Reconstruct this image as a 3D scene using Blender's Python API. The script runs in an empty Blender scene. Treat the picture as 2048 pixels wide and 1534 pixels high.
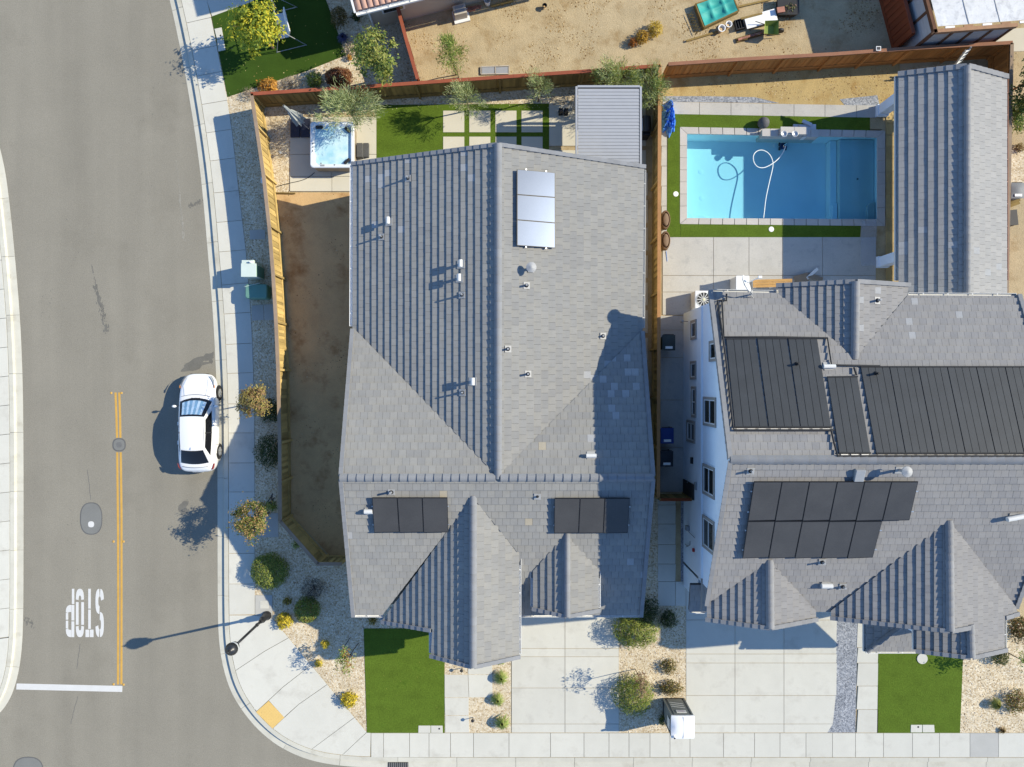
import bpy, bmesh, math, random
import numpy as np
from mathutils import Vector, Matrix, noise as mnoise

random.seed(7)
rng = np.random.default_rng(11)
scene = bpy.context.scene
COL = scene.collection

# ------------------------------------------------------------------ camera
HC = 36.0                      # height of the drone above the ground, metres
FPX = 1476.0                   # focal length in photograph pixels (2048 wide)
cam_d = bpy.data.cameras.new('camera')
cam_d.sensor_fit = 'HORIZONTAL'
cam_d.sensor_width = 36.0
cam_d.lens = 36.0 * FPX / 2048.0
cam_d.clip_end = 2000.0
cam = bpy.data.objects.new('camera', cam_d)
COL.objects.link(cam)
cam.location = (0, 0, HC)
scene.camera = cam

# ------------------------------------------------------------------ light
SUN_EL = math.radians(35.0)
SUN_AZ = math.radians(12.3)    # measured from +X towards +Y
to_sun = Vector((math.cos(SUN_EL) * math.cos(SUN_AZ), math.cos(SUN_EL) * math.sin(SUN_AZ), math.sin(SUN_EL)))
world = bpy.data.worlds.new('World')
scene.world = world
world.use_nodes = True
wn = world.node_tree.nodes
wl = world.node_tree.links
wn.clear()
w_out = wn.new('ShaderNodeOutputWorld')
w_bg = wn.new('ShaderNodeBackground')
w_sky = wn.new('ShaderNodeTexSky')
w_sky.sky_type = 'NISHITA'
w_sky.sun_disc = False
w_sky.sun_elevation = SUN_EL
w_sky.sun_rotation = math.pi / 2 - SUN_AZ
w_sky.air_density = 1.0
w_sky.dust_density = 0.0
w_sky.ozone_density = 6.0
w_bg.inputs['Strength'].default_value = 0.15
wl.new(w_sky.outputs['Color'], w_bg.inputs['Color'])
wl.new(w_bg.outputs['Background'], w_out.inputs['Surface'])
sun_d = bpy.data.lights.new('sun', 'SUN')
sun_d.energy = 4.4
sun_d.angle = math.radians(0.5)
sun_d.color = (1.0, 0.91, 0.71)
sun = bpy.data.objects.new('sun', sun_d)
COL.objects.link(sun)
sun.rotation_euler = to_sun.to_track_quat('Z', 'Y').to_euler()
sun.location = to_sun * 80

scene.view_settings.view_transform = 'Standard'
scene.view_settings.look = 'None'
scene.view_settings.gamma = 1.0
scene.view_settings.exposure = 0.60
scene.view_settings.use_curve_mapping = False
scene.cycles.use_denoising = True
scene.cycles.max_bounces = 8
scene.cycles.transparent_max_bounces = 12
scene.cycles.caustics_reflective = False
scene.cycles.caustics_refractive = False

# ------------------------------------------------------------------ measuring
PM = FPX / HC                  # photograph pixels per metre on the ground (41)


def G(px, py, z=0.0):
    """world point at height z seen at photograph pixel (px, py)"""
    k = (HC - z) / FPX
    return Vector(((px - 1024.0) * k, (767.0 - py) * k, z))


def gp(pts, z=0.0):
    return [G(p[0], p[1], z) for p in pts]


# ------------------------------------------------------------------ mesh helpers
WPOS = {}


def link(o, parent, origin):
    COL.objects.link(o)
    if parent is not None:
        o.parent = parent
        o.location = origin - WPOS[parent.name]
    else:
        o.location = origin
    WPOS[o.name] = origin.copy()
    return o


def tag(o, label=None, cat=None, group=None, kind=None):
    if label:
        o['label'] = label
    if cat:
        o['category'] = cat
    if group:
        o['group'] = group
    if kind:
        o['kind'] = kind
    return o


def thing(name, label, cat, loc, group=None, kind=None):
    o = bpy.data.objects.new(name, None)
    o.empty_display_size = 0.2
    link(o, None, Vector(loc))
    return tag(o, label, cat, group, kind)


class MB:
    """collects shapes in world coordinates, then links them as one mesh object"""

    def __init__(self):
        self.v = []
        self.f = []
        self.m = []

    def face(self, pts, mi=0):
        b = len(self.v)
        self.v += [Vector(p) for p in pts]
        self.f.append(tuple(range(b, b + len(pts))))
        self.m.append(mi)

    def idx(self, pts, faces, mi=0):
        b = len(self.v)
        self.v += [Vector(p) for p in pts]
        for f in faces:
            self.f.append(tuple(i + b for i in f))
            self.m.append(mi)

    def hexa(self, lo, hi, mi=0):
        """lo, hi: matching rings of points (bottom and top)"""
        n = len(lo)
        pts = list(lo) + list(hi)
        fs = [tuple(range(n - 1, -1, -1)), tuple(range(n, 2 * n))]
        for i in range(n):
            j = (i + 1) % n
            fs.append((i, j, n + j, n + i))
        self.idx(pts, fs, mi)

    def prism(self, poly, z0, z1, mi=0):
        poly = [(p[0], p[1]) for p in poly]
        a = sum(poly[i][0] * poly[(i + 1) % len(poly)][1] - poly[(i + 1) % len(poly)][0] * poly[i][1] for i in range(len(poly)))
        if a < 0:
            poly = poly[::-1]
        self.hexa([Vector((x, y, z0)) for x, y in poly], [Vector((x, y, z1)) for x, y in poly], mi)

    def box(self, c, s, rz=0.0, mi=0, M=None):
        c = Vector(c)
        pts = []
        for dz in (-.5, .5):
            for dx, dy in ((-.5, -.5), (.5, -.5), (.5, .5), (-.5, .5)):
                pts.append(Vector((dx * s[0], dy * s[1], dz * s[2])))
        R = M if M is not None else Matrix.Rotation(rz, 3, 'Z')
        pts = [c + R @ p for p in pts]
        self.hexa(pts[:4], pts[4:], mi)

    def bar(self, p, q, w, h, mi=0, up=Vector((0, 0, 1))):
        p, q = Vector(p), Vector(q)
        d = (q - p)
        L = d.length
        if L < 1e-6:
            return
        R = orient(d / L, up)
        self.box((p + q) / 2, (L, w, h), mi=mi, M=R)

    def tube(self, pts, r, n=8, mi=0, cap=True):
        pts = [Vector(p) for p in pts]
        rr = r if isinstance(r, (list, tuple)) else [r] * len(pts)
        rings = []
        prev = None
        for i, p in enumerate(pts):
            d = (pts[min(i + 1, len(pts) - 1)] - pts[max(i - 1, 0)])
            if d.length < 1e-9:
                d = Vector((0, 0, 1))
            d.normalize()
            ref = Vector((0, 0, 1)) if abs(d.z) < .9 else Vector((1, 0, 0))
            if prev is not None:
                a = prev - d * prev.dot(d)
                if a.length > 1e-4:
                    ref = a
            a = (ref - d * ref.dot(d)).normalized()
            prev = a
            b = d.cross(a)
            rings.append([p + (a * math.cos(t) + b * math.sin(t)) * rr[i] for t in [2 * math.pi * k / n for k in range(n)]])
        base = [q for ring in rings for q in ring]
        fs = []
        for i in range(len(rings) - 1):
            for k in range(n):
                k2 = (k + 1) % n
                fs.append((i * n + k, i * n + k2, (i + 1) * n + k2, (i + 1) * n + k))
        if cap:
            fs.append(tuple(range(n - 1, -1, -1)))
            fs.append(tuple((len(rings) - 1) * n + k for k in range(n)))
        self.idx(base, fs, mi)

    def lathe(self, c, prof, n=16, mi=0, sx=1.0, sy=1.0):
        c = Vector(c)
        self.idx([c + Vector((r * sx * math.cos(2 * math.pi * k / n), r * sy * math.sin(2 * math.pi * k / n), z)) for r, z in prof for k in range(n)],
                 [(i * n + k, i * n + (k + 1) % n, (i + 1) * n + (k + 1) % n, (i + 1) * n + k) for i in range(len(prof) - 1) for k in range(n)]
                 + [tuple(range(n - 1, -1, -1)), tuple((len(prof) - 1) * n + k for k in range(n))], mi)

    def grid(self, fn, nu, nv, mi=0):
        pts = [fn(i / nu, j / nv) for j in range(nv + 1) for i in range(nu + 1)]
        self.idx(pts, [(j * (nu + 1) + i, j * (nu + 1) + i + 1, (j + 1) * (nu + 1) + i + 1, (j + 1) * (nu + 1) + i) for j in range(nv) for i in range(nu)], mi)

    def build(self, name, mats, parent=None, smooth=False, origin=None, bevel=0.0, subsurf=0):
        if not isinstance(mats, (list, tuple)):
            mats = [mats]
        vs = self.v
        if origin is None:
            lo = Vector((min(p.x for p in vs), min(p.y for p in vs), min(p.z for p in vs)))
            hi = Vector((max(p.x for p in vs), max(p.y for p in vs), max(p.z for p in vs)))
            origin = Vector(((lo.x + hi.x) / 2, (lo.y + hi.y) / 2, lo.z))
        me = bpy.data.meshes.new(name)
        me.from_pydata([tuple(p - origin) for p in vs], [], self.f)
        for mt in mats:
            me.materials.append(mt)
        me.polygons.foreach_set('material_index', self.m)
        if smooth:
            me.polygons.foreach_set('use_smooth', [True] * len(me.polygons))
        me.update()
        o = bpy.data.objects.new(name, me)
        link(o, parent, origin)
        if bevel:
            b = o.modifiers.new('bevel', 'BEVEL')
            b.width = bevel
            b.segments = 2
            b.limit_method = 'ANGLE'
        if subsurf:
            s = o.modifiers.new('sub', 'SUBSURF')
            s.levels = subsurf
            s.render_levels = subsurf
        return o


def orient(X, up=Vector((0, 0, 1))):
    X = Vector(X).normalized()
    Y = Vector(up).cross(X)
    if Y.length < 1e-5:
        Y = Vector((0, 1, 0))
    Y.normalize()
    Z = X.cross(Y)
    return Matrix((X, Y, Z)).transposed()


def inst(name, me, parent, loc, R3=None, mat=None):
    """one more object on shared mesh data"""
    o = bpy.data.objects.new(name, me)
    COL.objects.link(o)
    loc = Vector(loc)
    if R3 is not None:
        o.rotation_euler = R3.to_euler()
    if parent is not None:
        o.parent = parent
        o.location = loc - WPOS[parent.name]
    else:
        o.location = loc
    WPOS[o.name] = loc.copy()
    if mat is not None:
        o.material_slots[0].link = 'OBJECT'
        o.material_slots[0].material = mat
    return o


def raw_mesh(name, mb, mats):
    me = bpy.data.meshes.new(name)
    me.from_pydata([tuple(p) for p in mb.v], [], mb.f)
    for m in (mats if isinstance(mats, (list, tuple)) else [mats]):
        me.materials.append(m)
    me.polygons.foreach_set('material_index', mb.m)
    me.update()
    return me


def chaikin(pts, n=2, closed=False):
    pts = [Vector(p) for p in pts]
    for _ in range(n):
        out = [] if closed else [pts[0]]
        rngi = range(len(pts)) if closed else range(len(pts) - 1)
        for i in rngi:
            a, b = pts[i], pts[(i + 1) % len(pts)]
            out += [a * .75 + b * .25, a * .25 + b * .75]
        if not closed:
            out.append(pts[-1])
        pts = out
    return pts


# ------------------------------------------------------------------ materials
def lin(c):
    c = c / 255.0
    return c / 12.92 if c <= 0.04045 else ((c + 0.055) / 1.055) ** 2.4


def A(r, g, b, k=0.72):
    """base colour of a surface whose sunlit look in the photograph is (r, g, b)"""
    return (lin(r) * k, lin(g) * k, lin(b) * k)


def scl(c, k):
    return tuple(min(1.0, max(0.0, x * k)) for x in c[:3])


def mat(name, col, rough=.85, var=.12, scale=2.0, fine=.10, fscale=45.0, bump=0.0, metal=0.0, spec=.3, col2=None, blotch=0.0, bcol=None, bscale=.6, rand=0.0, stretch=None, coat=0.0, streak=None):
    m = bpy.data.materials.new(name)
    m.use_nodes = True
    nt = m.node_tree
    N, L = nt.nodes, nt.links
    bs = N['Principled BSDF']
    bs.inputs['Roughness'].default_value = rough
    bs.inputs['Metallic'].default_value = metal
    bs.inputs['Diffuse Roughness'].default_value = .2 if rough > .8 else 0.0
    bs.inputs['Specular IOR Level'].default_value = spec
    if coat:
        bs.inputs['Coat Weight'].default_value = coat
        bs.inputs['Coat Roughness'].default_value = .05
    geo = N.new('ShaderNodeNewGeometry')
    vec = geo.outputs['Position']
    if stretch:
        mp = N.new('ShaderNodeMapping')
        mp.inputs['Scale'].default_value = stretch
        L.new(vec, mp.inputs['Vector'])
        vec = mp.outputs['Vector']

    def nz(s, d=4, r=.6):
        n = N.new('ShaderNodeTexNoise')
        n.inputs['Scale'].default_value = s
        n.inputs['Detail'].default_value = d
        n.inputs['Roughness'].default_value = r
        L.new(vec, n.inputs['Vector'])
        return n.outputs['Fac']

    def mixc(f, a, b):
        x = N.new('ShaderNodeMix')
        x.data_type = 'RGBA'
        L.new(f, x.inputs[0])
        for s, q in ((6, a), (7, b)):
            if isinstance(q, (tuple, list)):
                x.inputs[s].default_value = (q[0], q[1], q[2], 1)
            else:
                L.new(q, x.inputs[s])
        return x.outputs[2]

    def rampf(f, lo, hi):
        r = N.new('ShaderNodeMapRange')
        r.inputs[1].default_value = lo
        r.inputs[2].default_value = hi
        L.new(f, r.inputs[0])
        return r.outputs[0]

    def mul(c, f):
        x = N.new('ShaderNodeMix')
        x.data_type = 'RGBA'
        x.blend_type = 'MULTIPLY'
        x.inputs[0].default_value = 1.0
        L.new(c, x.inputs[6])
        L.new(f, x.inputs[7])
        return x.outputs[2]

    c2 = col2 if col2 else scl(col, 1 + var)
    c1 = col if col2 else scl(col, 1 - var)
    c = mixc(rampf(nz(scale), .3, .7), c1, c2)
    if blotch:
        f = rampf(nz(bscale, 5, .65), .62 - blotch * .2, .72)
        c = mixc(f, c, bcol if bcol else scl(col, .6))
    if streak:
        mp2 = N.new('ShaderNodeMapping')
        mp2.inputs['Scale'].default_value = (streak[1], streak[2], 1)
        L.new(geo.outputs['Position'], mp2.inputs['Vector'])
        ns = N.new('ShaderNodeTexNoise')
        ns.inputs['Scale'].default_value = 1.0
        ns.inputs['Detail'].default_value = 3
        L.new(mp2.outputs['Vector'], ns.inputs['Vector'])
        r = N.new('ShaderNodeMapRange')
        r.inputs[1].default_value = .3
        r.inputs[2].default_value = .7
        r.inputs[3].default_value = 1 - streak[0]
        r.inputs[4].default_value = 1 + streak[0]
        L.new(ns.outputs['Fac'], r.inputs[0])
        c = mul(c, r.outputs[0])
    fn = None
    if fine:
        fn = nz(fscale, 2, .7)
        r = N.new('ShaderNodeMapRange')
        r.inputs[1].default_value = .25
        r.inputs[2].default_value = .75
        r.inputs[3].default_value = 1 - fine
        r.inputs[4].default_value = 1 + fine
        L.new(fn, r.inputs[0])
        c = mul(c, r.outputs[0])
    if rand:
        oi = N.new('ShaderNodeObjectInfo')
        r = N.new('ShaderNodeMapRange')
        r.inputs[3].default_value = 1 - rand
        r.inputs[4].default_value = 1 + rand
        L.new(oi.outputs['Random'], r.inputs[0])
        c = mul(c, r.outputs[0])
    L.new(c, bs.inputs['Base Color'])
    if bump:
        b = N.new('ShaderNodeBump')
        b.inputs['Strength'].default_value = 1.0
        b.inputs['Distance'].default_value = bump
        L.new(fn if fn is not None else nz(fscale, 2, .7), b.inputs['Height'])
        L.new(b.outputs['Normal'], bs.inputs['Normal'])
    return m


def gravel_mat(name, cols, scale=22.0, bump=.02, mott=.12):
    m = bpy.data.materials.new(name)
    m.use_nodes = True
    nt = m.node_tree
    N, L = nt.nodes, nt.links
    bs = N['Principled BSDF']
    bs.inputs['Roughness'].default_value = .9
    bs.inputs['Specular IOR Level'].default_value = .2
    geo = N.new('ShaderNodeNewGeometry')
    vo = N.new('ShaderNodeTexVoronoi')
    vo.inputs['Scale'].default_value = scale
    L.new(geo.outputs['Position'], vo.inputs['Vector'])
    cr = N.new('ShaderNodeValToRGB')
    cr.color_ramp.interpolation = 'LINEAR'
    el = cr.color_ramp.elements
    while len(el) < len(cols):
        el.new(.5)
    for i, c in enumerate(cols):
        el[i].position = i / (len(cols) - 1)
        el[i].color = (c[0], c[1], c[2], 1)
    sp = N.new('ShaderNodeSeparateColor')
    L.new(vo.outputs['Color'], sp.inputs[0])
    L.new(sp.outputs[0], cr.inputs[0])
    n2 = N.new('ShaderNodeTexNoise')
    n2.inputs['Scale'].default_value = 1.3
    n2.inputs['Detail'].default_value = 4
    L.new(geo.outputs['Position'], n2.inputs['Vector'])
    mr = N.new('ShaderNodeMapRange')
    mr.inputs[1].default_value = .3
    mr.inputs[2].default_value = .7
    mr.inputs[3].default_value = 1 - mott
    mr.inputs[4].default_value = 1 + mott
    L.new(n2.outputs['Fac'], mr.inputs[0])
    mx = N.new('ShaderNodeMix')
    mx.data_type = 'RGBA'
    mx.blend_type = 'MULTIPLY'
    mx.inputs[0].default_value = 1
    L.new(cr.outputs[0], mx.inputs[6])
    L.new(mr.outputs[0], mx.inputs[7])
    L.new(mx.outputs[2], bs.inputs['Base Color'])
    b = N.new('ShaderNodeBump')
    b.invert = True
    b.inputs['Distance'].default_value = bump
    L.new(vo.outputs['Distance'], b.inputs['Height'])
    L.new(b.outputs['Normal'], bs.inputs['Normal'])
    return m


def leaf_mat(name, col, trans=.3):
    m = bpy.data.materials.new(name)
    m.use_nodes = True
    N, L = m.node_tree.nodes, m.node_tree.links
    bs = N['Principled BSDF']
    bs.inputs['Base Color'].default_value = (*col, 1)
    bs.inputs['Roughness'].default_value = .55
    bs.inputs['Specular IOR Level'].default_value = .25
    tr = N.new('ShaderNodeBsdfTranslucent')
    tr.inputs['Color'].default_value = (min(1, col[0] * 1.3), min(1, col[1] * 1.3), col[2] * .8, 1)
    mx = N.new('ShaderNodeMixShader')
    mx.inputs[0].default_value = trans
    L.new(bs.outputs[0], mx.inputs[1])
    L.new(tr.outputs[0], mx.inputs[2])
    L.new(mx.outputs[0], N['Material Output'].inputs['Surface'])
    return m


def water_mat(name, tint, rough=.02, wave=.004, wscale=2.5):
    m = bpy.data.materials.new(name)
    m.use_nodes = True
    N, L = m.node_tree.nodes, m.node_tree.links
    N.remove(N['Principled BSDF'])
    tr = N.new('ShaderNodeBsdfTransparent')
    tr.inputs['Color'].default_value = (*tint, 1)
    gl = N.new('ShaderNodeBsdfGlossy')
    gl.inputs['Roughness'].default_value = rough
    fr = N.new('ShaderNodeFresnel')
    fr.inputs['IOR'].default_value = 1.33
    mx = N.new('ShaderNodeMixShader')
    n = N.new('ShaderNodeTexNoise')
    n.inputs['Scale'].default_value = wscale
    geo = N.new('ShaderNodeNewGeometry')
    L.new(geo.outputs['Position'], n.inputs['Vector'])
    b = N.new('ShaderNodeBump')
    b.inputs['Distance'].default_value = wave
    L.new(n.outputs['Fac'], b.inputs['Height'])
    L.new(b.outputs['Normal'], gl.inputs['Normal'])
    L.new(b.outputs['Normal'], fr.inputs['Normal'])
    bk = N.new('ShaderNodeMath')
    bk.operation = 'SUBTRACT'
    bk.inputs[0].default_value = 1.0
    L.new(geo.outputs['Backfacing'], bk.inputs[1])
    ml = N.new('ShaderNodeMath')
    ml.operation = 'MULTIPLY'
    L.new(fr.outputs[0], ml.inputs[0])
    L.new(bk.outputs[0], ml.inputs[1])
    L.new(ml.outputs[0], mx.inputs[0])
    L.new(tr.outputs[0], mx.inputs[1])
    L.new(gl.outputs[0], mx.inputs[2])
    L.new(mx.outputs[0], N['Material Output'].inputs['Surface'])
    return m


m_asphalt = mat('asphalt', A(156, 151, 138), .9, .05, .35, .16, 22, bump=.006, streak=(.06, .9, .05), spec=.25, blotch=.3, bcol=A(148, 143, 130), bscale=.25)
m_asph_dark = mat('asphalt_patch', A(138, 139, 136), .9, .06, 1.2, .10, 40)
m_asph_seal = mat('asphalt_sealed_edge', A(112, 113, 113), .9, .06, 1.2, .10, 40)
m_stain = mat('dark_stain', A(124, 122, 115), .85, .10, 2.5, .16, 30)
m_scuff = mat('pale_scuff', A(168, 164, 153), .9, .10, 2.5, .16, 30)
m_conc = mat('concrete', A(230, 228, 217), .88, .04, .9, .05, 30, blotch=.45, bcol=A(214, 211, 200), bscale=.9, rand=.04, streak=(.02, 1.4, .5))
m_conc_gut = mat('gutter_concrete', A(222, 219, 205), .88, .06, 1.4, .07, 40, blotch=.35, bcol=A(204, 199, 183), bscale=1.2, rand=.05)
m_conc_pool = mat('pool_deck_concrete', A(212, 209, 202), .88, .06, 1.0, .07, 16, blotch=.4, bcol=A(192, 190, 186), bscale=2.4, rand=.03)
m_conc_cream = mat('cream_concrete', A(232, 226, 208), .88, .035, .9, .03, 50, rand=.02)
m_conc_grey = mat('grey_concrete', A(200, 199, 193), .88, .05, 1.5, .05, 40, rand=.05)
m_dirt = mat('bare_soil', A(208, 188, 150), .95, .12, .9, .14, 22, bump=.02, blotch=.55, bcol=A(178, 152, 110), bscale=1.1)
m_dirt2 = mat('packed_soil', A(226, 190, 138), .95, .12, .7, .12, 26, bump=.01, blotch=.5, bcol=A(180, 138, 90), bscale=.8)
m_dirt3 = mat('straw_soil', A(208, 182, 126), .95, .14, 1.2, .2, 30, bump=.012, blotch=.5, bcol=A(184, 150, 92), bscale=1.4, stretch=(1, .5, 1))
m_gravel = gravel_mat('tan_gravel', [A(190, 168, 134), A(222, 204, 172), A(234, 218, 188), A(246, 236, 214)], 17, .010)
m_gravel_b = gravel_mat('blue_grey_gravel', [A(128, 133, 142), A(152, 157, 166), A(172, 177, 185), A(196, 199, 205)], 18, .010)
m_turf = mat('artificial_turf', A(98, 122, 42), .95, .12, 1.6, .26, 16, streak=(.05, .4, 2.2), bump=.01, blotch=.25, bcol=A(86, 112, 36), bscale=1.6, spec=.1)
m_turf2 = mat('artificial_turf_dark', A(66, 92, 33), .95, .12, 1.1, .22, 30, bump=.01, spec=.1)
m_yellow = mat('yellow_road_paint', A(226, 178, 88), .8, .07, 3, .10, 30)
m_white = mat('white_road_paint', A(236, 235, 231), .8, .03, 3, .05, 30)
m_tactile = mat('tactile_yellow', A(246, 208, 128), .8, .04, 3, .05, 25)
m_iron = mat('cast_iron', A(126, 126, 124), .7, .1, 4, .1, 40)
m_black = mat('black_metal', (.018, .018, .02), .38, .1, 3, 0, spec=.5)
m_blackp = mat('black_plastic', (.022, .023, .026), .55, .1, 3, .1, 30)
m_grey_m = mat('grey_metal', (.30, .31, .32), .45, .06, 3, 0, spec=.5)
m_galv = mat('galvanised', (.52, .53, .54), .42, .08, 6, .05, 30, metal=.6)
m_whitep = mat('white_paint', (.78, .78, .77), .5, .02, 2, 0, spec=.4)
m_flash = mat('lead_flashing', (.36, .36, .355), .6, .08, 5, .05, 30)
m_gutter = mat('gutter_paint', (.62, .62, .60), .5, .03, 2, 0)
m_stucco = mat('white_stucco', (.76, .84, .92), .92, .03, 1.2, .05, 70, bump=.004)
m_cream = mat('cream_stucco', A(226, 212, 188, .7), .92, .05, 1.2, .05, 60)
m_trim = mat('taupe_trim', (.32, .29, .26), .85, .04, 3, 0)
m_deck = mat('roof_underlay', (.05, .05, .055), .95, .1, 3, 0)
m_glass = mat('window_glass', (.012, .016, .018), .06, 0, 3, 0, spec=.6)
m_panel = mat('solar_glass', (.066, .064, .062), .30, .12, .8, .12, 24, spec=.32)
m_panel_b = mat('solar_glass_glint_tint', (.070, .072, .078), .29, .14, .8, .14, 30, spec=.62)  # copy of the panel glass with the cool sun glint tinted in
m_panel_b.node_tree.nodes['Principled BSDF'].inputs['Specular Tint'].default_value = (.50, .64, 1.0, 1)
m_panel_f = mat('solar_frame', (.02, .02, .022), .4, 0, 3, 0, metal=.3)
m_mat_pool = mat('collector_black', (.033, .037, .042), .55, .12, 1.5, .1, 30, spec=.35)
m_tilesA = [mat('roof_tile_%d' % i, c, .9, .05, 2.5, .06, 40, spec=.2) for i, c in enumerate([
    (.275, .271, .257), (.262, .259, .248), (.288, .283, .267), (.268, .266, .256), (.280, .274, .256), (.254, .252, .244)])]
m_tile_pale = mat('roof_tile_pale', (.345, .35, .355), .9, .05, 2.5, .06, 40)
m_tile_tan = mat('roof_tile_tan', (.38, .34, .265), .9, .05, 2.5, .06, 40)
m_tilesB = [mat('slate_tile_%d' % i, c, .9, .05, 2.5, .06, 40, spec=.2) for i, c in enumerate([
    (.268, .261, .256), (.254, .249, .247), (.280, .273, .266), (.262, .257, .255), (.274, .266, .258), (.246, .242, .242)])]
m_tilesC = [mat('patio_tile_%d' % i, c, .8, .05, 2.5, .06, 40, spec=.35) for i, c in enumerate([
    (.275, .272, .268), (.262, .260, .257), (.285, .281, .275), (.268, .266, .263)])]
m_cap = mat('ridge_tile', (.225, .232, .245), .88, .06, 2.5, .05, 40, rand=.06)
m_capB = mat('ridge_tile_grey', (.235, .238, .245), .88, .06, 2.5, .05, 40, rand=.06)
m_wood = mat('fence_wood', A(204, 176, 112), .9, .16, 1.6, .14, 30, rand=.32, stretch=(3, 3, .6))
m_wood_d = mat('fence_wood_weathered', A(152, 128, 76), .9, .16, 1.6, .14, 30, rand=.28, stretch=(3, 3, .6))
m_wood_new = mat('fence_wood_new', A(196, 132, 70), .9, .10, 1.6, .08, 30, rand=.2, stretch=(3, 3, .6))
m_wood_red = mat('fence_wood_stained', A(150, 76, 42), .85, .10, 1.6, .08, 30, rand=.15, stretch=(3, 3, .6))
m_cap_red = mat('fence_cap_red', A(168, 92, 66), .85, .10, 2, .08, 30, rand=.05)
m_cap_grey = mat('fence_cap_grey', A(172, 150, 128), .85, .10, 2, .08, 30, rand=.05)
m_plaster = mat('pool_plaster', (.74, .84, .86), .8, .03, .8, .02, 40)
m_coping = mat('pool_coping', A(216, 211, 205), .88, .05, 1.6, .06, 24, rand=.05)
m_bark = mat('bark', (.16, .115, .075), .9, .2, 6, .2, 40)
m_tarp_b = mat('blue_tarp', (.08, .26, .74), .45, .15, 4, .05, 20, spec=.4)
m_tarp_g = mat('teal_tarp', (.04, .34, .30), .6, .08, 2, .08, 40)
m_clay = mat('clay_barrel_tile', A(208, 168, 150), .9, .12, 3, .08, 40, rand=.1)
m_util = mat('utility_green', A(226, 240, 232, .72), .6, .04, 2, .02, 30)
m_util_d = mat('utility_dark_green', (.12, .26, .22), .6, .06, 2, .02, 30)

# ================================================================== SETTING
def interp(poly, y):
    """x at y along a polyline ordered by y"""
    for (x0, y0), (x1, y1) in zip(poly, poly[1:]):
        if y0 <= y <= y1:
            t = (y - y0) / (y1 - y0)
            return x0 + (x1 - x0) * t
    return poly[0][0] if y < poly[0][1] else poly[-1][0]


def smooth_px(pts, n=2):
    return [(p.x, p.y) for p in chaikin([Vector((a, b, 0)) for a, b in pts], n)]


def offs(pts, d):
    """offset a pixel polyline to its left-hand side in image terms (towards +x when heading down)"""
    out = []
    for i in range(len(pts)):
        a = pts[max(i - 1, 0)]
        b = pts[min(i + 1, len(pts) - 1)]
        tx, ty = b[0] - a[0], b[1] - a[1]
        L = math.hypot(tx, ty)
        out.append((pts[i][0] + ty / L * d, pts[i][1] - tx / L * d))
    return out


def sheet(name, px, z, m, parent=None, thick=.12, label=None, cat=None, kind='structure', group=None, bevel=0):
    mb = MB()
    mb.prism(gp(px), z - thick, z)
    o = mb.build(name, m, parent, bevel=bevel)
    if parent is None:
        tag(o, label, cat, group, kind)
    return o


def blob(cx, cy, rx, ry, n=18, jit=.25, rot=0.0):
    out = []
    ph = random.random() * 9
    for i in range(n):
        t = 2 * math.pi * i / n
        k = 1 + jit * (mnoise.noise(Vector((math.cos(t) * 1.3 + ph, math.sin(t) * 1.3, ph))) * 1.6)
        x, y = rx * k * math.cos(t), ry * k * math.sin(t)
        out.append((cx + x * math.cos(rot) - y * math.sin(rot), cy + x * math.sin(rot) + y * math.cos(rot)))
    return out


Z_ROAD = -.13
EAST = smooth_px([(150, -700), (250, -330), (312, -100), (338, 0), (359, 97), (379, 207), (396, 320), (406, 414), (414, 512), (422, 600), (428, 700), (432, 800), (433, 938), (433, 1120), (433.5, 1220), (435, 1275), (441, 1325), (458, 1385), (492, 1438), (530, 1477), (570, 1504), (622, 1525), (690, 1536), (770, 1538.5), (1000, 1539), (1500, 1539), (2600, 1539)], 2)
WEST = smooth_px([(-260, -500), (-120, -80), (-40, 170), (0, 304), (13, 380), (27, 519), (37, 640), (42, 760), (43.5, 900), (43.5, 1140), (43, 1225), (41, 1294), (33, 1353), (16, 1404), (-12, 1438), (-60, 1470), (-130, 1490), (-300, 1500), (-900, 1500)], 2)

# far ground, with the pool pit left open
PIT = (1352, 262, 1762, 446)
mb = MB()
pl, pr = G(1366, 0).x, G(1764, 0).x
pt, pb = G(0, 258).y, G(0, 444).y
BIG = 260.0
for x0, x1, y0, y1 in ((-BIG, pl, -BIG, BIG), (pr, BIG, -BIG, BIG), (pl, pr, pt, BIG), (pl, pr, -BIG, pb)):
    mb.face([(x0, y0, -.34), (x1, y0, -.34), (x1, y1, -.34), (x0, y1, -.34)])
tag(mb.build('terrain', m_dirt), 'tan bare soil running out beyond the lots', 'terrain', kind='structure')

# the lots: soil east of the kerb
mb = MB()
kerb_in = offs(EAST, 17)
left_edge = [p for p in kerb_in]
poly = [G(*p) for p in left_edge if p[0] < 1366] + [G(1366, 1522), G(1366, -700), G(kerb_in[0][0], -700)]
mb.prism(poly, -.30, -.035)
mb.prism(gp([(1366, 444), (1764, 444), (1764, 1522), (1366, 1522)]), -.30, -.035)
mb.prism(gp([(1366, -700), (1764, -700), (1764, 258), (1366, 258)]), -.30, -.035)
mb.prism(gp([(1764, -700), (2600, -700), (2600, 1522), (1764, 1522)]), -.30, -.035)
tag(mb.build('ground', m_dirt), 'bare tan soil of the house lots', 'ground', kind='structure')

# road
mb = MB()
poly = [(-1500, -1500), (700, -1500), (700, 1480), (2600, 1480), (2600, 2600), (-1500, 2600)]
mb.face(gp(poly[::-1], Z_ROAD))
road = tag(mb.build('road', m_asphalt), 'worn grey asphalt street curving past the corner lot', 'road', kind='structure')


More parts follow.
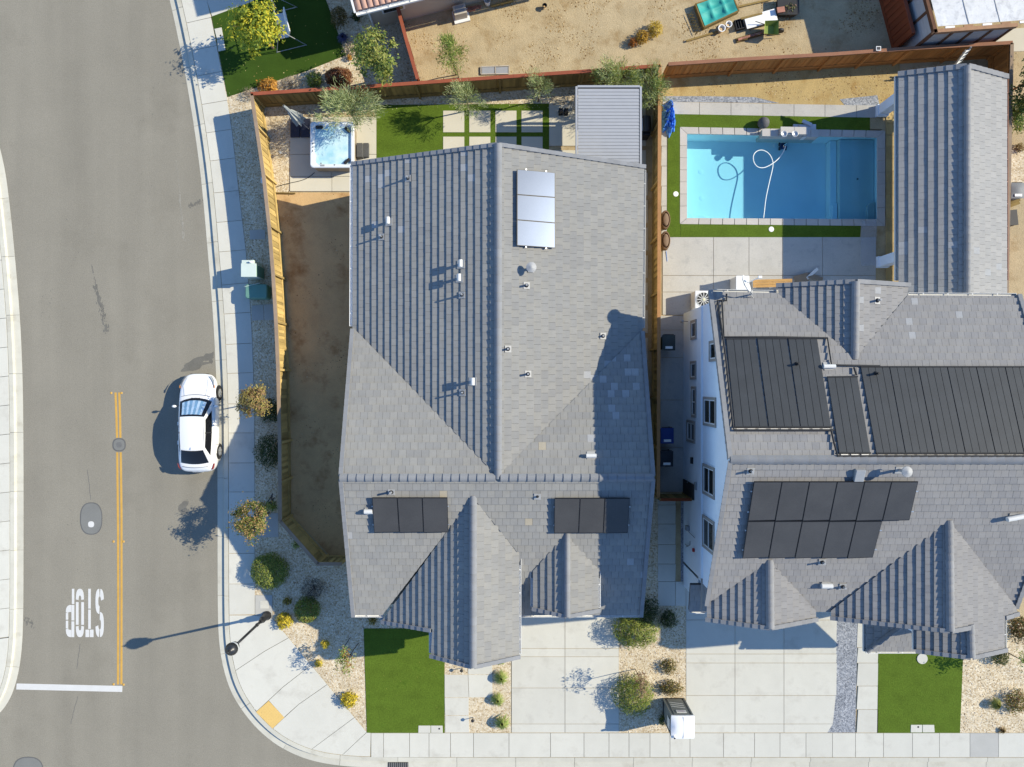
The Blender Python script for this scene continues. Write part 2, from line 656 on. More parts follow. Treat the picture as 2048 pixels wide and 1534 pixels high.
def strip(name, a, b, z0a, z0b, m, label, cat, thick=.25):
    mb = MB()
    pa = [G(*p) for p in a]
    pb_ = [G(*p) for p in b]
    for i in range(len(a) - 1):
        lo = [Vector((p.x, p.y, -.33)) for p in (pa[i], pb_[i], pb_[i + 1], pa[i + 1])]
        hi = [Vector((pa[i].x, pa[i].y, z0a)), Vector((pb_[i].x, pb_[i].y, z0b)), Vector((pb_[i + 1].x, pb_[i + 1].y, z0b)), Vector((pa[i + 1].x, pa[i + 1].y, z0a))]
        b_ = len(mb.v)
        mb.v += lo + hi
        mb.f += [(b_ + 4, b_ + 7, b_ + 6, b_ + 5), (b_, b_ + 4, b_ + 5, b_ + 1), (b_ + 3, b_ + 2, b_ + 6, b_ + 7), (b_ + 1, b_ + 5, b_ + 6, b_ + 2), (b_ + 3, b_ + 7, b_ + 4, b_)]
        mb.m += [0] * 5
    o = mb.build(name, m)
    return tag(o, label, cat, kind='structure')


def cut_at(pts, y0, y1):
    return [p for p in pts if y0 <= p[1] <= y1]


def runs(pts, step):
    """split a pixel polyline into runs of about step pixels, with a small gap between them"""
    out, cur, L = [], [pts[0]], 0.0
    for a, b in zip(pts, pts[1:]):
        d = math.hypot(b[0] - a[0], b[1] - a[1])
        while L + d > step:
            t = (step - L) / d
            c = (a[0] + (b[0] - a[0]) * t, a[1] + (b[1] - a[1]) * t)
            cur.append(c)
            out.append(cur)
            cur, a = [c], c
            d = math.hypot(b[0] - a[0], b[1] - a[1])
            L = 0.0
        cur.append(b)
        L += d
    out.append(cur)
    return out


def kerb_line(pts, side, tag_words):
    """gutter pan and kerb, cast in lengths: each length a piece of its own"""
    pts = [p for p in pts if -120 <= p[1] and -160 < p[0] < 2250]
    gut = thing('gutter', 'pale concrete gutter pan along the ' + tag_words, 'gutter', G(*pts[0]), kind='structure')
    krb = thing('kerb', 'low pale concrete kerb along the ' + tag_words, 'kerb', G(*pts[0]), kind='structure')
    for r in runs(pts, 118):
        if len(r) < 2:
            continue
        n = len(r)
        full = r
        o0, o1, o2, o3 = full, offs(full, side * 13.0), offs(full, side * 15.2), offs(full, side * 23.5)
        # pull the ends in for the joint
        def pull(q):
            q = [list(p) for p in q]
            for i, j in ((0, 1), (-1, -2)):
                dx, dy = q[j][0] - q[i][0], q[j][1] - q[i][1]
                L = math.hypot(dx, dy) or 1
                q[i][0] += dx / L * .35
                q[i][1] += dy / L * .35
            return q
        o0, o1, o2, o3 = map(pull, (o0, o1, o2, o3))
        for a, b, za, zb, nm, par, m in ((o0, o1, Z_ROAD + .006, Z_ROAD + .018, 'gutter_length', gut, m_conc_gut), (o1, o3, None, None, 'kerb_length', krb, m_conc_gut)):
            mb = MB()
            for i in range(n - 1):
                if za is not None:
                    lo = [G(*a[i], -.32), G(*b[i], -.32), G(*b[i + 1], -.32), G(*a[i + 1], -.32)]
                    q = [G(*a[i]), G(*b[i]), G(*b[i + 1]), G(*a[i + 1])]
                    zz = (za, zb, zb, za)
                    mb.idx([Vector((p.x, p.y, -.32)) for p in q] + [Vector((p.x, p.y, z)) for p, z in zip(q, zz)], [(4, 7, 6, 5), (0, 4, 5, 1), (3, 2, 6, 7), (1, 5, 6, 2), (3, 7, 4, 0)])
                else:
                    q0, q1 = [G(*o1[i]), G(*o2[i]), G(*o3[i])], [G(*o1[i + 1]), G(*o2[i + 1]), G(*o3[i + 1])]
                    z3 = (Z_ROAD + .014, -.004, -.002)
                    A_ = [Vector((p.x, p.y, z)) for p, z in zip(q0, z3)] + [Vector((q0[2].x, q0[2].y, -.32)), Vector((q0[0].x, q0[0].y, -.32))]
                    B_ = [Vector((p.x, p.y, z)) for p, z in zip(q1, z3)] + [Vector((q1[2].x, q1[2].y, -.32)), Vector((q1[0].x, q1[0].y, -.32))]
                    mb.idx(A_ + B_, [(0, 5, 6, 1), (1, 6, 7, 2), (2, 7, 8, 3), (4, 9, 5, 0), (0, 1, 2, 3, 4), (9, 8, 7, 6, 5)])
            mb.build(nm, m, par)


kerb_line(EAST, 1, 'corner lot side of the street')
kerb_line(WEST, -1, 'far side of the street')

# ---- sidewalks, slab by slab
SLAB_T = .11


def slab(parent, px, z=0.0, m=None, gap=.45, name='slab'):
    """one concrete slab; pixel outline is shrunk by the joint"""
    cx = sum(p[0] for p in px) / len(px)
    cy = sum(p[1] for p in px) / len(px)
    q = []
    n = len(px)
    for i in range(n):
        x, y = px[i]
        # move both adjacent edges inwards
        ax, ay = px[i - 1]
        bx, by = px[(i + 1) % n]
        d1 = Vector((x - ax, y - ay)).normalized()
        d2 = Vector((bx - x, by - y)).normalized()
        n1 = Vector((-d1.y, d1.x))
        n2 = Vector((-d2.y, d2.x))
        c = Vector((cx - x, cy - y))
        if n1.dot(c) < 0:
            n1 = -n1
        if n2.dot(c) < 0:
            n2 = -n2
        bis = n1 + n2
        k = gap / max(.35, (1 + n1.dot(n2)) / 2) / 2
        q.append((x + bis.x * k, y + bis.y * k))
    mb = MB()
    mb.prism(gp(q), z - SLAB_T, z)
    return mb.build(name, m or m_conc, parent)


walk = thing('sidewalk', 'pale concrete sidewalk of jointed slabs around the corner lot', 'sidewalk', G(470, 700), kind='structure')
INNER = [(300, -480), (375, -160), (414, 0), (424.8, 47), (438, 115), (453.5, 193), (462.6, 250), (470, 313), (478, 386), (485, 445), (491.4, 497), (496, 550), (500, 600), (505, 690), (508, 780), (509.4, 938), (509.5, 1100), (510, 1240)]
E24 = offs(EAST, 24.2)
E24v = [p for p in E24 if p[1] < 1260]
js = [-160, -105, -62, -12, 46, 101, 152, 209, 266, 322, 386, 445, 504, 570, 628, 689, 747, 808, 866, 926, 984, 1046, 1107, 1168, 1230]


def joint(y):
    xo = interp(E24v, y)
    dxdy = (interp(E24v, y + 30) - interp(E24v, y - 30)) / 60.0
    w = interp(INNER, y) - xo
    yi = y - dxdy * w
    return (xo, y), (interp(INNER, yi), yi)


for a, b in zip(js, js[1:]):
    (o1, i1), (o2, i2) = joint(a), joint(b)
    slab(walk, [o1, i1, i2, o2], m=m_conc)
# corner fan
E24c = [p for p in E24 if p[0] < 760 and p[1] > 1224]
kk = [p for p in E24c]


def on_e24(y=None, x=None):
    best = min(E24, key=lambda p: abs(p[1] - y) if x is None else abs(p[0] - x) + (0 if p[1] > 1300 else 1e4))
    return best


def arc(a, b):
    """points of the E24 line between two of its points"""
    ia, ib = E24.index(a), E24.index(b)
    s = 1 if ib > ia else -1
    return [E24[i] for i in range(ia, ib + s, s)]


ka, kb = on_e24(1236), on_e24(1336)
kc, kd = on_e24(x=507), on_e24(x=548)
ke, kf, kg = on_e24(x=630), on_e24(x=690), on_e24(x=742)
dg = lambda t: (545 + (733.5 - 545) * t, 1237 + (1464.5 - 1237) * t)
slab(walk, [(interp(E24v, 1230.4), 1230.4)] + arc(ka, kb) + [(530, 1302), dg(.17), (545, 1237), (510, 1230.4)])
slab(walk, arc(kb, kc) + [(512, 1424), (537, 1401), (566, 1374), dg(.41), dg(.17), (530, 1302)])
slab(walk, [(566, 1374), dg(.41), dg(.58), (597, 1409), (568, 1435), (537, 1401)])
slab(walk, [(597, 1409), dg(.58), dg(.87), ke] + arc(ke, kd)[1:] + [(545, 1457), (568.5, 1435)])
slab(walk, arc(ke, kf) + [dg(1.0), dg(.87)])
slab(walk, arc(kf, kg) + [(742, 1466), dg(1.0)])
tac = sheet('tactile_paving', [(512, 1424), (537, 1402), (568.5, 1435), (545, 1457)], .008, m_tactile, label='yellow tactile paving pad set in the corner ramp', cat='paving', thick=.10)
mb = MB()
for i in range(9):
    for j in range(7):
        t, u = (i + .7) / 9.4, (j + .7) / 7.4
        a = Vector((512, 1424)).lerp(Vector((545, 1457)), t)
        b = Vector((537, 1402)).lerp(Vector((568.5, 1435)), t)
        c = a.lerp(b, u)
        mb.lathe(G(c.x, c.y, .008), [(.016, -.002), (.012, .006)], 6)
mb.build('dome_field', m_tactile, tac)['kind'] = 'stuff'
# landing behind the ramp and pads by the lamp
slab(walk, [kc, (512, 1424), (545, 1457), kd])
slab(walk, [(510, 1190), (545, 1190), (545, 1237), (510, 1230)], m=m_conc_grey, z=.002)
# bottom sidewalk
xs = [742, 767, 819, 858, 901, 947, 1018, 1101, 1168, 1218, 1258, 1300, 1340, 1380, 1447, 1509, 1560, 1612, 1665, 1711, 1767, 1825, 1879, 1940, 1997, 2055, 2115, 2180, 2250]
for a, b in zip(xs, xs[1:]):
    m = m_conc_grey if a in (1940,) else m_conc
    slab(walk, [(a, 1466), (b, 1466), (b, 1514.8), (a, 1514.8)], m=m)
for a, b in ((938, 947), (1711, 1725)):
    pass

# far sidewalk
walk2 = thing('sidewalk', 'pale concrete sidewalk along the far kerb of the street', 'sidewalk', G(0, 700), kind='structure')
W24 = offs(WEST, -24.2)
W24v = [p for p in W24 if p[1] < 1400]
ys = list(range(-60, 1300, 58))
for a, b in zip(ys, ys[1:]):
    xa, xb = interp(W24v, a), interp(W24v, b)
    slab(walk2, [(xa, a), (xb, b), (xb - 70, b + 8), (xa - 70, a + 8)])
slab(walk2, [(interp(W24v, 1274), 1275)] + [p for p in W24 if 1280 < p[1] < 1470] + [(-120, 1460), (-120, 1284), (-45, 1284)])

# ---- gravel beds and soil
Lg = [(interp(INNER, y), y) for y in (182, 250, 313, 386, 450, 500, 560, 600, 690, 780, 938, 1100, 1190)]
fence_px = [(526, 215), (536, 279), (549, 368), (560, 467), (567.5, 559), (573, 650), (577, 741), (580, 880), (581, 1030), (653, 1112), (700, 1112)]
gb = thing('gravel_bed', 'tan gravel bed in the front garden and along the side fence', 'gravel', G(600, 1250), kind='stuff')
sheet('gravel_strip', Lg + [(545, 1190), (545, 1237), (733, 1464), (727, 1257), (870, 1257), (1030, 1260), (1030, 1140), (700, 1125)] + fence_px[::-1], -.014, m_gravel, gb)
sheet('gravel_strip', [(889, 1300), (1022, 1300), (1022, 1465.5), (889, 1465.5)], -.014, m_gravel, gb)
tag(sheet('gravel_bed', [(1238, 1180), (1316, 1150), (1316, 1212), (1372, 1212), (1372, 1465.5), (1238, 1465.5)], -.014, m_gravel), 'tan gravel bed with shrubs between the two driveways', 'gravel', kind='stuff')
tag(sheet('gravel_bed', [(1925, 1240), (2250, 1240), (2250, 1465.5), (1919, 1465.5)], -.014, m_gravel), 'tan gravel bed right of the small square lawn', 'gravel', kind='stuff')
tag(sheet('gravel_bed', [(453, 194), (424, 40), (500, 4), (640, -90), (790, -90), (806, 47), (844, 190), (526, 214)], -.018, m_gravel), 'pale gravel bed around the neighbour\'s lawn at the top', 'gravel', kind='stuff')
tag(sheet('gravel_bed', [(1674, 1215), (1716, 1215), (1711, 1465.5), (1654, 1465.5), (1667, 1420), (1672, 1370)], -.010, m_gravel_b), 'blue grey gravel strip beside the right driveway', 'gravel', kind='stuff')
tag(sheet('gravel_bed', [(526, 214), (760, 200), (1150, 171), (1306, 163), (1306, 215), (760, 222), (580, 232), (580, 385), (550, 385)], -.016, m_gravel), 'tan gravel border under the back fence trees', 'gravel', kind='stuff')
tag(sheet('gravel_bed', [(1290, 985), (1316, 985), (1316, 1150), (1290, 1190)], -.018, m_gravel), 'shaded gravel strip right of the grey house', 'gravel', kind='stuff')
tag(sheet('gravel_bed', [(1362, 992), (1370, 992), (1370, 1165), (1362, 1165)], -.018, m_gravel_b), 'narrow gravel strip at the foot of the white wall', 'gravel', kind='stuff')
tag(sheet('gravel_bed', [(1326, 192), (1420, 192), (1510, 194), (1560, 206), (1326, 203)], -.018, m_gravel_b), 'grey gravel strip above the row of pool pavers', 'gravel', kind='stuff')
tag(sheet('gravel_bed', [(1680, 198), (1755, 190), (1760, 212), (1690, 210)], -.018, m_gravel_b), 'small grey gravel patch beside the patio column', 'gravel', kind='stuff')
sheet('soil_yard', [(553, 385), (706, 385), (760, 378), (760, 1140), (660, 1112), (583, 1030), (580, 880), (577, 741), (573, 650), (567, 559), (560, 467)], -.026, m_dirt2, label='bare packed soil yard between fence and grey house', cat='soil')
sheet('soil_yard', [(1323, 158), (1800, 126), (1800, 215), (1326, 204)], -.028, m_dirt3, label='straw coloured dry soil strip behind the pool', cat='soil')
sheet('soil_yard', [(848, 188), (806, 47), (980, -10), (1700, -120), (1756, -10), (1786, 100), (1780, 126), (1320, 157)], -.028, m_dirt, label='sandy bare back yard with scattered junk', cat='soil')

# ---- lawns
sheet('lawn', [(423, 33), (500, 5), (560, -30), (640, -90), (652, 0), (692, 110), (610, 143), (520, 172), (455, 194)], .0, m_turf2, label='dark green lawn with a swing seat in the top left garden', cat='lawn')
sheet('lawn', [(727.5, 1257), (900, 1257), (889, 1330), (889, 1465.6), (734, 1465.6)], .004, m_turf, label='square artificial lawn in front of the grey house', cat='lawn')
sheet('lawn', [(1757, 1270), (1928, 1270), (1920, 1465.6), (1754, 1465.6)], .004, m_turf, label='square artificial lawn in front of the white house', cat='lawn')
sheet('lawn', [(753, 210), (1098, 207), (1098, 400), (753, 400)], -.004, m_turf, label='back lawn with paving squares behind the grey house', cat='lawn')
lw = thing('lawn', 'band of artificial turf around the swimming pool', 'lawn', G(1350, 350), kind='structure')
for q in ([(1336, 228), (1740, 234), (1740, 262), (1336, 255)], [(1335.5, 255.6), (1361, 255.6), (1361, 474), (1334, 474)], [(1361.5, 447), (1722, 450), (1720, 474), (1361.5, 474)]):
    sheet('turf_strip', q, -.002, m_turf, lw)

# ---- driveways and paths
d1 = thing('driveway', 'pale concrete driveway of the grey corner house', 'driveway', G(1130, 1350), kind='structure')
X1 = (1023, 1130, 1238)
for ya, yb in zip((1185, 1297, 1313.5, 1376, 1448), (1297, 1313.5, 1376, 1448, 1465.6)):
    for xa, xb in zip(X1, X1[1:]):
        slab(d1, [(xa, ya), (xb, ya), (xb, yb), (xa, yb)])
d2 = thing('driveway', 'wide pale concrete driveway of the white house', 'driveway', G(1520, 1350), kind='structure')
Y2 = (1150, 1240, 1308, 1326, 1391, 1448, 1465.6)
for k, (ya, yb) in enumerate(zip(Y2, Y2[1:])):
    for xa, xb in zip((1372, 1470, 1568), (1470, 1568, 1674)):
        if xb == 1674:
            xr = {4: (1672, 1666), 5: (1666, 1655)}.get(k, (1674, 1673))
            slab(d2, [(xa, ya), (xr[0], ya), (xr[1], yb), (xa, yb)])
        else:
            slab(d2, [(xa, ya), (xb, ya), (xb, yb), (xa, yb)])
p1 = thing('garden_path', 'concrete stepping path beside the front lawn', 'path', G(910, 1400), kind='structure')
for q in ([(889, 1349), (936, 1349), (938, 1395), (889, 1395)], [(936, 1349), (985, 1349), (986, 1395), (938, 1395)], [(936, 1310), (985, 1310), (985, 1349), (936, 1349)], [(889, 1395), (938, 1395), (938, 1431), (890, 1431)], [(890, 1431), (938, 1431), (939, 1465.6), (890, 1465.6)]):
    slab(p1, q, z=.004)
p2 = thing('garden_path', 'narrow concrete path between blue gravel and right lawn', 'path', G(1735, 1400), kind='structure')
for ya, yb in zip((1230, 1295, 1326, 1372, 1419), (1295, 1326, 1372, 1419, 1465.6)):
    slab(p2, [(1716, ya), (1757, ya), (1756, yb), (1713, yb)], z=.004)
p3 = thing('side_path', 'shaded concrete slabs along the white house wall', 'path', G(1338, 1100), kind='structure')
for ya, yb in zip((992, 1010, 1048, 1089, 1128, 1163), (1010, 1048, 1089, 1128, 1163, 1212)):
    slab(p3, [(1316, ya), (1351 if yb == 1212 else 1352, ya), (1351, yb), (1315, yb)])
slab(p3, [(1351, 1163), (1372, 1163), (1372, 1212), (1351, 1212)])
p4 = thing('side_path', 'shaded grey concrete passage with bins beside the white house', 'path', G(1345, 800), kind='structure')
for ya, yb in zip((631, 660, 715, 800, 895), (660, 715, 800, 895, 984)):
    slab(p4, [(1321, ya), (1368, ya), (1368, yb), (1320, yb)], m=m_conc_pool)
p5 = thing('side_path', 'row of stepping slabs between grey house and board fence', 'path', G(1290, 600), kind='structure')
for ya in range(345, 700, 55):
    slab(p5, [(1270, ya), (1296, ya), (1296, ya + 46), (1270, ya + 46)], m=m_conc_cream)
dt = thing('driveway', 'pale concrete driveway at the top edge of the picture', 'driveway', G(450, 0), kind='structure')
slab(dt, [(413, 0), (424, 33), (500, 5), (488, -30)])
slab(dt, [(402, -50), (413, 0), (488, -30), (476, -80)])
slab(dt, [(488, -30), (500, 5), (560, -30), (640, -92), (560, -110)])
# spa pad and patio
spa = thing('patio', 'cream concrete pad under the hot tub', 'patio', G(650, 300), kind='structure')
for q in ([(580, 234), (627, 234), (627, 309), (580, 309)], [(580, 309), (664, 309), (664, 353), (580, 353)], [(627, 234), (753, 234), (753, 309), (627, 309)], [(664, 309), (753, 309), (753, 353), (664, 353)], [(580, 353), (664, 353), (664, 383), (580, 383)], [(664, 353), (770, 353), (770, 383), (664, 383)]):
    slab(spa, q, z=.03, m=m_conc_cream)
pat = thing('patio', 'cream concrete patio beneath the metal slatted roof', 'patio', G(1180, 260), kind='structure')
for q in ([(1098, 210), (1292, 210), (1292, 292), (1098, 292)], [(1098, 300), (1292, 300), (1292, 400), (1098, 400)]):
    slab(pat, q, z=.004, m=m_conc_cream)
sq = thing('stepping_stones', 'grid of cream paving squares in the back lawn', 'paving', G(990, 260), kind='structure')
for i in range(4):
    for yy in ((221, 265), (273, 317), (325, 369)):
        x0 = 886 + i * 52.2
        slab(sq, [(x0, yy[0]), (x0 + 43, yy[0]), (x0 + 43, yy[1]), (x0, yy[1])], z=.012, m=m_conc_cream)
# pool deck
dk = thing('pool_deck', 'light textured concrete deck below the swimming pool', 'deck', G(1500, 530), kind='structure')
for ya, yb, xs_ in ((474, 551, (1325, 1427, 1498, 1565, 1645, 1752)), (551, 584, (1325, 1427, 1498, 1565, 1645, 1752)), (584, 630, (1325, 1427, 1498, 1565, 1645, 1752))):
    for xa, xb in zip(xs_, xs_[1:]):
        slab(dk, [(xa, ya), (xb, ya), (xb, yb), (xa, yb)], m=m_conc_pool)
pr_ = thing('paver_row', 'row of large grey pavers behind the pool', 'paving', G(1500, 220), kind='structure')
xs_ = [1325, 1335, 1399, 1462, 1526, 1588, 1650, 1713, 1752]
for xa, xb in zip(xs_, xs_[1:]):
    k = lambda x: 203 + (x - 1325) * .018
    slab(pr_, [(xa, k(xa)), (xb, k(xb)), (xb, k(xb) + 25), (xa, k(xa) + 25)], m=m_conc_pool)
pl_ = thing('paver_row', 'narrow column of pavers between fence and pool turf', 'paving', G(1330, 350), kind='structure')
for ya in range(252, 470, 40):
    slab(pl_, [(1323, ya), (1334, ya), (1334, min(ya + 40, 474)), (1322, min(ya + 40, 474))], m=m_conc_pool)
m_paver_tan = mat('tan_paver', A(214, 186, 128), .9, .12, 2, .08, 30, rand=.10)
pt_ = thing('patio', 'tan square pavers beneath the tiled patio roof', 'patio', G(1780, 380), kind='structure')
for i, xa in enumerate(range(1772, 1960, 22)):
    for j, ya in enumerate(range(222, 600, 24)):
        slab(pt_, [(xa, ya), (xa + 22, ya), (xa + 22, ya + 24), (xa, ya + 24)], m=m_paver_tan, name='paver')

# ---- road marks
def mark(name, px_list, m, label, cat='road marking', z=Z_ROAD + .005, group=None):
    mb = MB()
    for q in px_list:
        mb.prism(gp(q), z - .02, z)
    return tag(mb.build(name, m, road if label is None else None), label, cat if label else None, group, 'structure' if label else None)


def line_px(pts, w):
    a, b = offs(pts, w / 2), offs(pts, -w / 2)
    return [[a[i], a[i + 1], b[i + 1], b[i]] for i in range(len(pts) - 1)]


c1 = [(228.2, 785), (230, 830), (231.3, 876)]
c2 = [(235.6, 785), (237.2, 830), (238, 876)]
dy = thing('double_yellow_line', 'double yellow centre line down the street', 'road marking', G(233, 1000, Z_ROAD), kind='structure')
for pts in (c1, c2, [(231.6, 905), (233.3, 1060), (233.6, 1200), (233.2, 1371)], [(238.6, 905), (240.2, 1020), (240.3, 1200), (240, 1371)]):
    mb = MB()
    for q in line_px(pts, 4.3):
        mb.prism(gp(q), Z_ROAD - .02, Z_ROAD + .005)
    mb.build('painted_line', m_yellow, dy)
sb = tag(sheet('stop_line', [(30, 1369), (242, 1374), (241.5, 1386), (29, 1381)], Z_ROAD + .009, m_white, thick=.02), 'white stop bar across the left lane', 'road marking', kind='structure')


def ring_sector(cx, cy, rx, ry, ix, iy, a0, a1, n, gaps=()):
    out = []
    for i in range(n):
        t0, t1 = a0 + (a1 - a0) * i / n, a0 + (a1 - a0) * (i + 1) / n
        mid = (t0 + t1) / 2
        if any(abs((mid - g + 180) % 360 - 180) < 4 for g in gaps):
            continue
        se = lambda t, a, b: (cx + a * math.copysign(abs(math.cos(math.radians(t))) ** .75, math.cos(math.radians(t))), cy + b * math.copysign(abs(math.sin(math.radians(t))) ** .75, math.sin(math.radians(t))))
        out.append([se(t0, rx, ry), se(t1, rx, ry), se(t1, ix, iy), se(t0, ix, iy)])
    return out


# letters drawn upright in a unit box (u right, v up), then turned half round
def put(letter, x0, x1, y0, y1):
    w, h = x1 - x0, y1 - y0
    return [[(x1 - u * w, y0 + v * h) for u, v in q] for q in letter]


Lt = {}
Lt['O'] = ring_sector(.5, .76, .5, .24, .17, .10, 2, 178, 20, (90,)) + ring_sector(.5, .24, .5, .24, .17, .10, 182, 358, 20, (270,)) + [[(0, .275), (.33, .275), (.33, .745), (0, .745)], [(.67, .275), (1, .275), (1, .745), (.67, .745)]]
Lt['T'] = [[(0, .845), (.46, .845), (.46, 1), (0, 1)], [(.54, .845), (1, .845), (1, 1), (.54, 1)], [(.34, .0), (.66, .0), (.66, .41), (.34, .41)], [(.34, .43), (.66, .43), (.66, .83), (.34, .83)]]
Lt['P'] = [[(0, 0), (.28, 0), (.28, .315), (0, .315)], [(0, .335), (.33, .335), (.33, .655), (0, .655)], [(0, .675), (.33, .675), (.33, 1), (0, 1)]] + ring_sector(.36, .82, .64, .18, .36, .03, 2, 90, 12) + ring_sector(.36, .50, .64, .165, .36, .02, 270, 358, 12) + [[(.72, .50), (1, .50), (1, .64), (.72, .64)], [(.72, .66), (1, .66), (1, .82), (.72, .82)]]
Lt['S'] = ring_sector(.5, .74, .5, .26, .16, .10, 5, 268, 30, (90, 180)) + ring_sector(.5, .26, .5, .26, .16, .10, 88, -175, 30, (-90, 0))
mb = MB()
stop = thing('road_lettering', 'white stencilled STOP lettering in the left lane', 'road marking', G(166, 1228, Z_ROAD), kind='structure')
for ch, x0, x1 in (('P', 128.5, 145.4), ('O', 148.7, 164.8), ('T', 168, 184), ('S', 188, 204.7)):
    mb = MB()
    for q in put(Lt[ch], x0, x1, 1179, 1276):
        mb.prism(gp(q), Z_ROAD - .01, Z_ROAD + .005)
    mb.build('letter', m_white, stop)

# repairs, covers and stains
def disc_px(cx, cy, rx, ry, n=28):
    return [(cx + rx * math.cos(2 * math.pi * i / n), cy + ry * math.sin(2 * math.pi * i / n)) for i in range(n)]


def sup_px(cx, cy, rx, ry, n=36, e=.8):
    o = []
    for i in range(n):
        t = 2 * math.pi * i / n
        o.append((cx + rx * math.copysign(abs(math.cos(t)) ** e, math.cos(t)), cy + ry * math.copysign(abs(math.sin(t)) ** e, math.sin(t))))
    return o


def cover(name, label, rings, cx, cy):
    root = thing(name, label, 'cover', G(cx, cy, Z_ROAD))
    for k, (nm, rx, ry, dx, dy_, m) in enumerate(rings):
        sheet(nm, sup_px(cx + dx, cy + dy_, rx, ry), Z_ROAD + .004 * (k + 1) + .004, m, root, thick=.03)
    return root


cover('manhole_cover', 'round manhole cover set in the yellow centre line', [('collar', 13.4, 13.4, 0, 0, m_asph_seal), ('collar_fill', 11, 11, 0, 0, m_asph_dark), ('lid', 5.4, 5.4, 0, 0, m_iron)], 235.5, 890)
cover('valve_cover', 'pale valve lid in an oval asphalt repair patch', [('collar', 22.4, 32.5, 0, 0, m_asph_seal), ('patch', 20.6, 30.5, 0, 0, m_asph_dark), ('lid', 6, 6, 0, 11.5, m_white)], 179.5, 1038)
cover('manhole_cover', 'round repair patch at the bottom left edge of the road', [('collar', 31, 31, 0, 0, m_asph_seal), ('patch', 29, 29, 0, 0, m_asph_dark), ('lid', 12, 12, 0, 6, m_iron)], 53, 1547)
for px_, nm, m in ((blob(392, 728, 28, 10, 26, .7, -.25), 'stain', m_stain), (blob(418, 716, 12, 9, 18, .6, -.5), 'stain', m_stain), (blob(366, 1016, 8, 14, 16, .6, .4), 'stain', m_stain)):
    sheet(nm, px_, Z_ROAD + .003 + random.random() * .001, m, road, thick=.01)


def flecks(nm, m, a, b, w0, w1, n, s0, s1):
    """broken trail of small flat marks on the asphalt"""
    mb = MB()
    for k in range(n):
        t = random.random()
        w = w0 + (w1 - w0) * t
        c = (a[0] + (b[0] - a[0]) * t + random.gauss(0, .45) * w, a[1] + (b[1] - a[1]) * t + random.gauss(0, .6) * w)
        s = random.uniform(s0, s1)
        q = blob(c[0], c[1], s * random.uniform(.5, 1), s * random.uniform(.8, 2.2), 8, .6, random.uniform(-.5, .2))
        z = Z_ROAD + .0022 + .0016 * random.random()
        mb.face([Vector((p.x, p.y, z)) for p in gp(q)][::-1])
    o = mb.build(nm, m, road)
    o['kind'] = 'stuff'


flecks('oil_trail', m_stain, (180, 528), (190, 575), .8, 1.2, 40, .5, 1.2)
flecks('oil_trail', m_stain, (188, 570), (211, 662), 4, 7, 130, .7, 2.2)
flecks('pale_scuff', m_scuff, (350, 318), (359, 400), 1.2, 2, 60, .4, 1.0)
flecks('pale_scuff', m_scuff, (357, 390), (366, 480), 2, 4, 110, .5, 1.5)
flecks('oil_trail', m_stain, (375, 412), (402, 400), 3, 3, 50, .6, 1.8)
flecks('oil_trail', m_stain, (48, 1240), (64, 1255), 6, 6, 40, .6, 1.8)
flecks('oil_trail', m_stain, (96, 560), (80, 640), 16, 16, 16, .4, .9)
flecks('oil_trail', m_stain, (300, 90), (285, 700), 40, 40, 50, .3, .8)
flecks('oil_trail', m_stain, (130, 300), (150, 1300), 40, 30, 60, .3, .8)
for i, (a, b) in enumerate((((172, 940), (178, 1000)), ((152, 1395), (138, 1450)), ((158, 1290), (150, 1340)))):
    mb = MB()
    pts = [(a[0] + (b[0] - a[0]) * t + random.uniform(-1, 1), a[1] + (b[1] - a[1]) * t) for t in [k / 8 for k in range(9)]]
    for q in line_px(pts, .7):
        mb.prism(gp(q), Z_ROAD - .01, Z_ROAD + .0035)
    mb.build('crack', m_asph_seal, road)
for i, (x, y, wd) in enumerate(((222.5, 786, 'top end, left side'), (243, 786, 'top end, right side'), (227, 1083, 'middle, left side'), (247, 1083, 'middle, right side'), (227, 1368.5, 'stop bar end, left side'), (247, 1369, 'stop bar end, right side'))):
    mb = MB()
    c = G(x, y, Z_ROAD)
    mb.hexa([c + Vector(p) for p in ((-.055, -.05, -.01), (.055, -.05, -.01), (.055, .05, -.01), (-.055, .05, -.01))], [c + Vector(p) for p in ((-.03, -.045, .022), (.03, -.045, .022), (.03, .045, .022), (-.03, .045, .022))])
    tag(mb.build('road_stud', m_yellow), 'yellow road stud by the centre line, ' + wd, 'road stud', 'road studs of the centre line')
# storm drain grate
gr = thing('drain_grate', 'dark slotted storm drain grate in the bottom gutter', 'drain', G(796, 1530, Z_ROAD))
mb = MB(); mb.prism(gp([(775, 1526.5), (816, 1526.5), (816, 1541), (775, 1541)]), -.2, Z_ROAD + .024); mb.build('frame', m_blackp, gr)
for i in range(10):
    mb = MB(); x = 777 + i * 4; mb.prism(gp([(x, 1527), (x + 2.2, 1527), (x + 2.2, 1540), (x, 1540)]), -.15, Z_ROAD + .036); mb.build('bar', m_iron, gr)


# ---- loose grit, clods and pebbles that give the ground its grain
def in_poly(x, y, poly):
    r = False
    for (x0, y0), (x1, y1) in zip(poly, poly[1:] + poly[:1]):
        if (y0 > y) != (y1 > y) and x < (x1 - x0) * (y - y0) / (y1 - y0) + x0:
            r = not r
    return r


